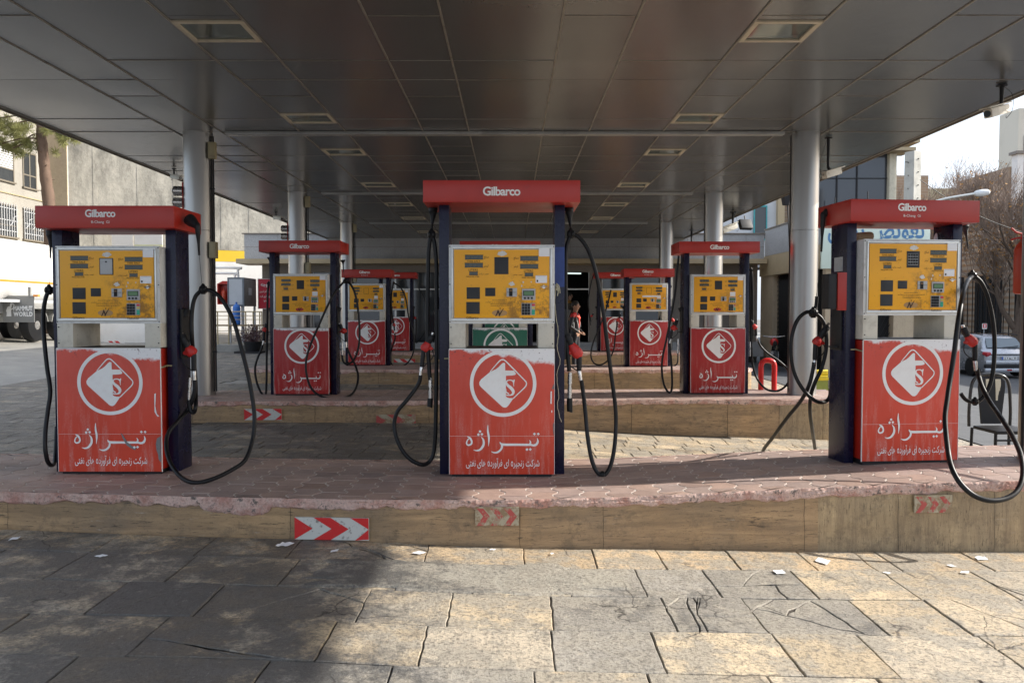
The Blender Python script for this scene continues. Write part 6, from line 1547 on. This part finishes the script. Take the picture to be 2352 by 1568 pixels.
# motorcycle in the shade of the lattice gate
def moto():
    t = thing("motorcycle", (8.05, 24.4, zg(8, 24.4)), "dark motorcycle parked in front of the lattice gate", "motorcycle", None, R(75))
    for x in (-.62, .62):
        m = MB(); m.lathe([(.24, -.04), (.30, -.05), (.31, 0), (.30, .05), (.24, .04)], (x, 0, .31), 28, 'Y'); w = m.build("wheel", M['rubber'], t)
        m = MB(); m.lathe([(.235, -.02), (.24, .02)], (x, 0, .31), 28, 'Y')
        for k in range(8): a = k * math.pi / 4; m.tube([(x, 0, .31), (x + .235 * math.cos(a), 0, .31 + .235 * math.sin(a))], .006, 4)
        m.build("rim", M['chrome'], t).parent = w
    m = MB(); m.tube([(-.62, .05, .31), (-.15, .08, .42), (.2, .05, .55), (.42, 0, .80)], .03, 8); m.tube([(-.4, 0, .68), (.3, 0, .62)], .04, 8); m.build("frame", M['black'], t)
    m = MB(); m.tube([(-.02, 0, .76), (.12, 0, .82), (.34, 0, .80), (.42, 0, .74)], [.06, .13, .12, .05], 14); m.build("fuel_tank", M['guard'], t)
    m = MB(); m.tube([(-.62, 0, .80), (-.4, 0, .80), (-.1, 0, .77), (.02, 0, .76)], [.05, .09, .10, .06], 12, flat=.6); m.build("saddle", M['rubber'], t)
    m = MB(); m.box(-.2, .15, -.12, .12, .25, .55, .05); m.build("engine", M['plastic_grey'], t)
    m = MB(); m.tube([(.62, 0, .31), (.42, 0, .80), (.38, 0, .98)], .025, 8); m.tube([(.36, -.33, 1.0), (.4, -.15, .98), (.4, .15, .98), (.36, .33, 1.0)], .015, 8); m.build("handlebar", M['chrome'], t)
    m = MB(); m.lathe([(.03, 0), (.08, .04), (.085, .09)], (.46, 0, .86), 16, 'X'); m.build("headlight", M['glass'], t)
moto()

# ------------------------------------------------------------------ silver hatchback on the street
def car():
    gx = 16.85; Y0 = 27.0; gz = zg(gx, 28.5) - .004; t = thing("parked_car", (gx, Y0, gz), "silver hatchback seen from behind on the street at the right edge", "car")
    body = paint("silver_car_paint", (.42, .44, .48), .25, .5, dirt=.15, scale=1.5, bmp=0)
    st = [  # y, half width low, belt z, half width belt, roof z, half width roof, bottom z
        (0.0, .70, .80, .72, .82, .70, .42), (.06, .78, .86, .78, .88, .74, .30), (.25, .82, .93, .80, 1.02, .70, .26), (.55, .83, .94, .81, 1.36, .58, .24), (.9, .83, .93, .82, 1.42, .58, .22),
        (1.6, .83, .92, .82, 1.44, .58, .22), (2.2, .83, .91, .82, 1.41, .57, .22), (2.9, .83, .90, .81, 1.02, .62, .22), (3.3, .82, .86, .79, .90, .70, .24), (3.8, .76, .72, .72, .75, .64, .28), (3.95, .62, .60, .6, .62, .55, .34)]
    m = MB(); rings = []
    for y, wl_, zb, wb_, zr, wr_, z0 in st:
        pts = [(-wl_ * .92, z0), (-wl_, z0 + .15), (-wl_ * 1.0, (z0 + zb) / 2), (-wb_, zb), (-wr_ * 1.04, zr - .05), (-wr_ * .9, zr), (0, zr + .02), (wr_ * .9, zr), (wr_ * 1.04, zr - .05), (wb_, zb), (wl_ * 1.0, (z0 + zb) / 2), (wl_, z0 + .15), (wl_ * .92, z0)]
        rings.append([m.bm.verts.new((x, y, z)) for x, z in pts])
    for A, B in zip(rings, rings[1:]):
        for k in range(len(A)): m._f([A[k], A[(k + 1) % len(A)], B[(k + 1) % len(A)], B[k]], True)
    m._f(rings[0]); m._f(rings[-1]); m.build("body", body, t)
    m = MB()    # rear screen: a sloped dark panel just proud of the tailgate
    q = [(-.62, .215, 1.0), (.62, .215, 1.0), (.52, .50, 1.315), (-.52, .50, 1.315)]; q = [Vector(p) + Vector((0, -.03, .03)) for p in q]; m.poly(q); m.poly([p + Vector((0, .012, -.012)) for p in q][::-1])
    m.build("rear_window", flat("tinted_glass", (.10, .14, .17), .06, .1, .9), t)
    for s in (-1, 1):
        m = MB(); m.poly([(s * .835, .62, .97), (s * .62, .62, 1.34), (s * .60, 1.3, 1.40), (s * .835, 1.3, .965)]); m.poly([(s * .835, 1.36, .965), (s * .60, 1.36, 1.40), (s * .60, 2.2, 1.37), (s * .83, 2.6, .95)]); m.build("side_window", M['glass'], t)
        m = MB(); z = .78; m.tube([(s * .60, -.005, .83), (s * .72, .0, .80), (s * .80, .12, .84)], [.05, .085, .05], 12, flat=.5); m.build("tail_light", flat("tail_light_red", (.42, .03, .04), .15), t)
        for y in (.75, 3.15):
            m = MB(); m.lathe([(.19, -.1), (.29, -.1), (.31, -.06), (.31, .06), (.29, .1), (.19, .1)], (s * .76, y, .31), 32, 'X'); w = m.build("wheel", M['rubber'], t)
            m = MB(); m.lathe([(.19, .0), (.185, s * .09), (.06, s * .07), (.05, s * .09), (.01, s * .095)], (s * .76, y, .31), 24, 'X'); m.build("rim", M['plastic_grey'], t).parent = w
            m = MB(); P = [(y + .36 * math.cos(a), .31 + .36 * math.sin(a)) for a in [math.pi * k / 12 for k in range(13)]] + [(y - .36, .2), (y + .36, .2)]
            m.prism(P, s * .825, s * .838, 'YZ'); m.build("wheel_arch", M['void'], t)
    m = MB(); m.box(-.80, .80, -.06, .06, .34, .46, .03); m.build("bumper", M['black'], t); m = MB(); m.box(-.80, .80, -.05, .04, .20, .335, .03); m.box(-.78, .78, -.045, .05, .465, .60, .03); m.build("bumper_skin", body, t)
    m = MB(); m.box(-.25, .27, -.055, -.046, .62, .72, .005); pl_ = m.build("number_plate", M['white'], t)
    m = MB(); add_text(m, '12 F 661 99', .03, .67, w=.42, h=.07, y=-.057, bold=.02); m.build("plate_number", M['black'], t).parent = pl_
    m = MB(); m.box(-.25, -.20, -.0575, -.0552, .622, .718); m.build("plate_flag", flat("plate_blue", (.03, .1, .45), .5), t).parent = pl_
    m = MB(); m.box(-.06, .10, -.062, -.056, .25, .30, .01); m.build("fog_lamp", flat("fog_red", (.4, .02, .02), .2), t)
    m = MB(); m.tube([(-.1, .15, 1.03), (.2, .17, 1.05), (.45, .19, 1.08)], .012, 6); m.build("wiper", M['black'], t)
    m = MB(); m.tube([(.6, .5, 1.45), (.57, 1.2, 1.50), (.56, 2.1, 1.46)], .018, 6); m.build("roof_rail", M['black'], t); m = MB(); m.tube([(-.6, .5, 1.45), (-.57, 1.2, 1.50), (-.56, 2.1, 1.46)], .018, 6); m.build("roof_rail", M['black'], t)
    m = MB(); m.tube([(.0, 2.0, 1.43), (.02, 1.7, 1.62)], .006, 5); m.build("aerial", M['black'], t)
car()

# ------------------------------------------------------------------ street side
grid_sheet("sidewalk", 18.7, 24, 4, 90, 6, 40, .13, M['plaza'])
mb = MB()
for k in range(58):
    y = 4 + k * 1.5; mb.obox((18.62, y + .75, zg(18.62, y + .75) + .07), (.16, 1.49, .16), (0, 0, 0), .01)
o = mb.build("kerb", M['granite']); o["kind"] = "structure"
def bare_tree(x, y, h, seed, label, lean=-.1, tw=1.0, leafy=.05):
    z = zg(x, y) + .1; t = thing("street_tree", (x, y, z), label, "tree", "bare trees along the street"); r = random.Random(seed)
    tr = MB(); twg = MB(); lf = MB()
    def grow(p, d, L_, rad, lev):
        n = 4 if lev > 2 else 6; P = [p]; q = p; dd = d.copy()
        for i in range(n):
            dd = (dd + Vector((r.gauss(0, .13), r.gauss(0, .13), r.gauss(.04, .07)))).normalized(); q = q + dd * L_ / n; P.append(q)
        rr = [max(.0075, rad * (1 - .5 * i / n)) for i in range(n + 1)]
        (tr if lev < 3 else twg).tube(P, rr, 9 if lev < 2 else (5 if lev < 3 else 3), cap=lev < 2)
        if lev >= 3 and r.random() < leafy * (1 if p.z < h * .55 else .25):
            for _ in range(2):
                c = P[-1] + Vector((r.gauss(0, .08), r.gauss(0, .08), r.gauss(0, .08))); a = Vector((r.gauss(0, 1), r.gauss(0, 1), r.gauss(0, 1))).normalized() * .06; b_ = a.orthogonal().normalized() * .05
                lf.poly([c + a, c + b_, c - a, c - b_])
        if lev >= 5: return
        kids = (4, 5, 5, 6, 6)[lev]
        for k in range(kids):
            i = n if k == 0 else r.randint(2 if lev else 3, n); base = P[i]
            ax = d.orthogonal().normalized(); ax.rotate(Matrix.Rotation(r.uniform(0, 6.28), 3, d)); nd = (d + ax * r.uniform(.35, 1.0)); nd.z += .42; nd.normalize()
            grow(base, nd, L_ * r.uniform(.62, .82), rr[i] * .66, lev + 1)
    grow(Vector((0, 0, 0)), Vector((lean, 0, 1)).normalized(), h * .30, .20 * tw, 0)
    tr.build("trunk", M['bark'], t, False); c = twg.build("crown", M['twig'], t, False)
    if len(lf.bm.faces): lf.build("leaves", M['leaf'], t, False)
    return t
bare_tree(20.1, 31.5, 9.2, 3, "nearest bare tree with a forked dark trunk at the right edge", -.16, 1.3, .30)
bare_tree(19.6, 37, 10.0, 12, "second bare tree along the street, behind the nearest one", -.05, 1, .2)
bare_tree(18.9, 44, 10.4, 21, "third bare tree along the street, above the right pump header", .0)
bare_tree(23.6, 47, 11.8, 34, "tall farther bare tree against the tan building", .0)
bare_tree(28.5, 50, 13.5, 45, "farthest bare tree beside the cream tower", .0)
def bld_box(name, label, x0, x1, y0, y1, z1, mat, extra=()):
    t = thing(name, ((x0 + x1) / 2, y0, 0), label, "building"); m = MB(); m.box(x0, x1, y0, y1, -2.5, z1); m.build("wall", mat, t, org=t.location)
    for n_, fn, mt in extra: m = MB(); fn(m); m.build(n_, mt, t, org=t.location)
    return t
def shopw(m):
    y = 31
    while y < 60: m.box(22.98, 23.0, y, y + 2.2, .2, 3.0); y += 3.2
def shopb(m):
    y = 30
    for k in range(70): m.box(22.9, 22.93, y, y + .04, -.9, 2.8); y += .42
bld_box("shop_building", "brownish brick shop building behind the bare trees", 23.0, 32, 22, 62, 5.2, M['brick'], [("window", shopw, M['glass']), ("shutter", shopb, M['rubber'])])
bld_box("brick_building", "tan building with a long flat roof line beyond the bare trees", 33.5, 44, 54, 60.3, 11.0, brick_mat("tan_masonry", (.36, .26, .18), (.30, .22, .15), (.38, .30, .22), .8, .25))
def tw(m):
    for z in (9, 12.2, 15.4): m.box(45.5, 47.5, 71.34, 71.39, z, z + 1.5)
bld_box("cream_tower", "tall cream apartment tower at the upper right behind the camera", 45.0, 55, 71.4, 74.2, 19.3, paint("cream_render", (.62, .57, .47), .8, dirt=.2, scale=.4), [("window", tw, M['glass'])])
bld_box("white_house", "white house with a small window at the right edge above the trees", 33.6, 42, 53.3, 53.95, 11.7, M['whitewall'], [("window", lambda m: m.box(34.3, 35.4, 53.25, 53.29, 8.2, 10.0), M['glass']), ("cornice", lambda m: m.box(33.4, 42, 53.1, 53.98, 11.71, 11.9), M['granite2'])])
bld_box("ochre_building", "distant pale yellow building behind the utility pole", 47.1, 66, 92, 95, 15.4, brick_mat("pale_yellow_masonry", (.50, .43, .26), (.44, .38, .24), (.4, .35, .25), 1.2, .4))
bld_box("brick_house", "small tan brick house between the glass building and the utility pole", 19.5, 21.3, 41, 44, 8.2, M['brick'])
# concrete utility pole
def pole():
    X = at(2097, 350, 26).x; t = thing("utility_pole", (X, 26, zg(X, 26)), "square concrete utility pole with a row of holes behind the right pump header", "utility pole")
    ht = at(2097, 349, 26).z - t.location.z
    m = MB(); w0, w1 = .21, .17; A = [m.bm.verts.new((sx * w0, sy * w0, 0)) for sx, sy in ((-1, -1), (1, -1), (1, 1), (-1, 1))]; B = [m.bm.verts.new((sx * w1, sy * w1, ht)) for sx, sy in ((-1, -1), (1, -1), (1, 1), (-1, 1))]
    for i in range(4): m._f([A[i], A[(i + 1) % 4], B[(i + 1) % 4], B[i]])
    m._f(B); m.build("shaft", paint("pole_concrete", (.48, .47, .42), .85, dirt=.4, scale=3), t); t.rotation_euler = (0, 0, R(28))
    m = MB()
    for k in range(14): z = ht - .25 - k * .42; m.tube([(0.02, -w1 - .035, z), (0.02, -w1 + .05, z)], .018, 8); m.tube([(-w1 - .16 if k % 3 == 0 else -w1 - .035, .02, z - .1), (-w1 + .05, .02, z - .1)], .014, 6)
    m.build("bolt", M['black'], t)
    m = MB(); r = random.Random(3)
    for k in range(5): a = Vector((-w1, 0, ht - 1.9 - .12 * k)); m.tube(catmull([a, a + Vector((-.5, -.1, -.15 - .05 * k)), a + Vector((-1.1, -.2, .05 - .1 * k))], 5), .012, 4)
    m.build("wire_bundle", M['black'], t)
pole()
def lamp():
    Y = 22.5; a = at(2161, 459, Y); b = at(2238, 445, Y); c = at(2274, 441, Y); gz = zg(a.x, Y); t = thing("street_lamp", (a.x - .6, Y, gz), "street lamp arm with a silver head above the right pump header", "street lamp")
    o = t.location; m = MB(); m.tube(catmull([Vector((0, 0, 0)), Vector((0, 0, a.z - gz - 1.0)), Vector((.12, 0, a.z - gz - .25)), Vector((.6, 0, a.z - gz)), b - o], 6), .035, 10); m.build("post", M['alu'], t)
    m = MB(); d = c - b; P = [b - o, b - o + d * .15, b - o + d * .5, b - o + d * .85, c - o]; m.tube(P, [.05, .085, .10, .085, .02], 14, flat=1.0); m.build("lamp_head", M['whiteframe'], t)
lamp()
m = MB(); m.tube([at(2126 + 222 * (k / 20), 0, 30).lerp(at(2126 + 222 * (k / 20), 0, 30), 0) * 0 + at(2113 + 235 * k / 20, 413 + 120 * k / 20 + 14 * math.sin(math.pi * k / 20), 24) for k in range(21)], .012, 4); o = m.build("overhead_wire", M['black']); tag(o, "thin overhead wire sagging across the trees at the right", "wire")
t = thing("parking_sign", (at(2261, 749, 29).x, 29, zg(18.9, 29)), "small red and white sign on a post behind the silver car", "sign")
q = at(2261, 749, 29).z - t.location.z; m = MB(); m.tube([(0, .02, 0), (0, .02, q + .1)], .012, 6); m.build("post", M['plastic_grey'], t); m = MB(); m.box(-.085, .085, -.02, 0, q - .10, q + .10); m.build("sign_face", M['whitewall'], t)
m = MB(); m.box(-.065, .065, -.026, -.021, q - .06, q + .085); m.build("sign_field", flat("sign_red", (.55, .03, .04), .5), t); m = MB(); add_text(m, '8', 0, q + .01, h=.09, y=-.028, bold=.03); m.build("numeral", M['white'], t)

# ------------------------------------------------------------------ people
def person(loc, rz, label, mats, pose):
    "one skinned, subdivided body; +Y of the local frame is the way it faces"
    V = []; E_ = []; Rr = []
    def v(p, r): V.append(p); Rr.append(r if hasattr(r, '__len__') else (r, r)); return len(V) - 1
    def chain(i0, pts):
        i = i0
        for p, r in pts: j = v(p, r); E_.append((i, j)); i = j
        return i
    pel = v((0, 0, .93), (.155, .115))
    ch = chain(pel, [((0, .005, 1.05), (.145, .11)), ((0, .0, 1.22), (.165, .12)), ((0, -.01, 1.38), (.16, .105)), ((0, 0, 1.455), (.07, .065)), ((0, .012, 1.52), (.055, .058)), ((0, .022, 1.575), (.066, .082)), ((0, .022, 1.645), (.076, .094)), ((0, .01, 1.705), (.058, .072))])
    top = 3
    for s in (-1, 1):
        A = pose['arm'][0 if s < 0 else 1]
        sh = v((s * .155, -.005, 1.40), .068); E_.append((top, sh))
        el, wr, hd = A
        sh_ = Vector((s * .2, 0, 1.38)); el = Vector(el); wr = Vector(wr); hd = Vector(hd)
        i = chain(sh, [(tuple(sh_), .062), (tuple(sh_.lerp(el, .5)), .054), (tuple(el), .046), (tuple(el.lerp(wr, .5)), .040), (tuple(wr), .028)])
        d = (hd - wr).normalized(); palm = wr + d * .055; i = chain(i, [(tuple(palm), (.034, .020))])
        side = d.cross(Vector((0, 0, 1))); side = side.normalized() if side.length > .1 else Vector((0, 1, 0))
        for k, L_ in enumerate((.060, .072, .078, .068)):
            b = palm + side * (.012 * (k - 1.5)) + d * .02; chain(i, [(tuple(b + d * L_ * .5), .0095), (tuple(b + d * L_ * .8 + Vector((0, .012, -.006))), .0085), (tuple(b + d * L_ + Vector((0, .022, -.01))), .0075)]) 
        b = wr + d * .03; chain(i, [(tuple(b + side * -.035 + d * .02), .011), (tuple(b + side * -.045 + d * .045), .009)])
        hip = v((s * .085, 0, .86), (.092, .095)); E_.append((pel, hip)); kx, ky, kz_, ax, ay = pose['leg'][0 if s < 0 else 1]
        chain(hip, [((s * .1 + (kx) * .5, ky * .5, .68), .078), ((s * .1 + kx, ky, kz_), .058), ((s * .1 + kx + (ax - kx) * .5, ky + (ay - ky) * .45 - .02, .29), .055), ((s * .1 + ax, ay, .09), .038), ((s * .1 + ax, ay + .06, .045), (.042, .036)), ((s * .1 + ax * 1.1, ay + .17, .03), (.04, .026))])
    me = bpy.data.meshes.new("p"); me.from_pydata([Vector(p) for p in V], E_, []); o = bpy.data.objects.new("p", me); COL.objects.link(o)
    sk = o.modifiers.new("s", 'SKIN'); sk.use_smooth_shade = True; me.skin_vertices.new() if not me.skin_vertices else None
    for i, r in enumerate(Rr): me.skin_vertices[0].data[i].radius = r
    me.skin_vertices[0].data[pel].use_root = True
    sb = o.modifiers.new("b", 'SUBSURF'); sb.levels = 2; sb.render_levels = 2
    bpy.context.view_layer.update(); dg = bpy.context.evaluated_depsgraph_get(); me2 = bpy.data.meshes.new_from_object(o.evaluated_get(dg)); bpy.data.objects.remove(o); me2.materials.clear()
    bm = bmesh.new(); bm.from_mesh(me2)
    for vv in bm.verts:       # face: brow, nose, chin
        x, y, z = vv.co
        if z > 1.53 and y > .03:
            n_ = math.exp(-((x / .016) ** 2) - ((z - 1.605) / .024) ** 2); vv.co.y += .030 * n_
            vv.co.y -= .012 * sum(math.exp(-(((x - s * .03) / .016) ** 2) - ((z - 1.632) / .013) ** 2) for s in (-1, 1))
            vv.co.y += .008 * math.exp(-((x / .03) ** 2) - ((z - 1.553) / .012) ** 2) - .004 * math.exp(-((x / .03) ** 2) - ((z - 1.572) / .006) ** 2)
    hands = [Vector(a[2]) for a in pose['arm']]; wr_ = [Vector(a[1]) for a in pose['arm']]
    for f in bm.faces:
        c = f.calc_center_median(); f.smooth = True; mi = 1
        if c.z > 1.475: mi = 0
        elif any((c - h).length < .13 and (c - w).dot((h - w).normalized()) > .0 for h, w in zip(hands, wr_)): mi = 0
        elif c.z < .075: mi = 3
        elif c.z < .93 and abs(c.x) < .24 and not any((c - w).length < .12 for w in wr_): mi = 2
        elif c.z > 1.36 and abs(c.x) > .06: mi = 4
        f.material_index = mi
    for s in (-1, 1):
        r_ = bmesh.ops.create_uvsphere(bm, u_segments=10, v_segments=8, radius=.026, matrix=Matrix.Translation((s * .077, .012, 1.615)) @ Matrix.Diagonal((.35, .7, 1.15, 1)))
    bm.to_mesh(me2); bm.free()
    t = bpy.data.objects.new("person", me2); COL.objects.link(t); t.location = loc; t.rotation_euler = (0, 0, rz); tag(t, label, "person")
    for mm in mats: me2.materials.append(mm)
    m = MB(); m.lathe([(.001, .105), (.045, .098), (.075, .06), (.084, .02), (.080, -.02), (.066, -.035)], (0, -.003, 1.645), 20)
    for vv in m.bm.verts:
        if vv.co.y > .045: vv.co.z = max(vv.co.z, 1.672)
        vv.co.y = -.003 + (vv.co.y + .003) * 1.18
    m.build("hair", flat("dark_hair", (.012, .010, .009), .6), t)
    m = MB()
    for s in (-1, 1): m.lathe([(.002, -.007), (.0075, -.003), (.0075, .003), (.002, .007)], (s * .03, .106, 1.632), 8, 'X')
    m.build("eye", M['black'], t)
    return t, me2
skin_ = flat("skin", (.33, .185, .12), .55); jk = flat("black_jacket", (.010, .010, .013), .5); trs = flat("dark_trousers", (.012, .012, .018), .8); shoe = flat("dark_shoes", (.015, .013, .012), .5); redsh = flat("red_shoulder", (.55, .03, .03), .6)
pz = at(1321, 690, 19.0)
p1, _ = person((pz.x, 19.0, zg(pz.x, 19.0) + .02), R(-112), "attendant in a black jacket with bright red chest panels standing by the farthest right pump",
       [skin_, jk, trs, shoe, redsh], {'arm': [((-.25, -.04, 1.13), (-.16, .14, .98), (-.07, .19, .95)), ((.25, -.04, 1.13), (.17, .14, 1.0), (.08, .20, .96))], 'leg': [(0, .03, .5, -.02, -.02), (.02, .02, .5, .04, .05)]})
m = MB()
def chestpatch(pts): m.poly([(a, .1265 + .0 * b, b) for a, b in pts])
m.tube([(-.10, .075, 1.36), (-.02, .105, 1.34), (.08, .10, 1.37), (.13, .07, 1.40)], [.028, .036, .036, .02], 8, flat=.7); m.tube([(.02, .105, 1.33), (.035, .118, 1.22), (.05, .112, 1.10)], [.03, .026, .012], 8, flat=.7)
m.build("chest_panel", flat("bright_red_panel", (.85, .10, .06), .5), p1)
m = MB(); m.tube([(.12, .085, 1.28), (.10, .11, 1.18), (.06, .118, 1.06)], [.008, .014, .008], 6); m.tube([(-.25, .05, 1.24), (-.27, .05, 1.12)], [.008, .01], 6); m.tube([(.26, .05, 1.24), (.27, .06, 1.12)], [.01, .01], 6); m.build("reflective_stripe", M['plastic_grey'], p1)
pz = at(1317, 672, 26.6)
p2, _ = person((pz.x, 26.9 + 1.5, .17), R(-100), "second man in dark brown clothes standing in the dark doorway behind the attendant",
       [skin_, flat("brown_jumper", (.06, .045, .03), .8), trs, shoe, flat("ochre_collar", (.35, .17, .03), .7)], {'arm': [((-.26, .0, 1.12), (-.25, .06, .88), (-.25, .08, .80)), ((.26, .0, 1.12), (.25, .06, .88), (.25, .08, .80))], 'leg': [(0, .0, .5, -.01, 0), (0, .0, .5, .01, 0)]})
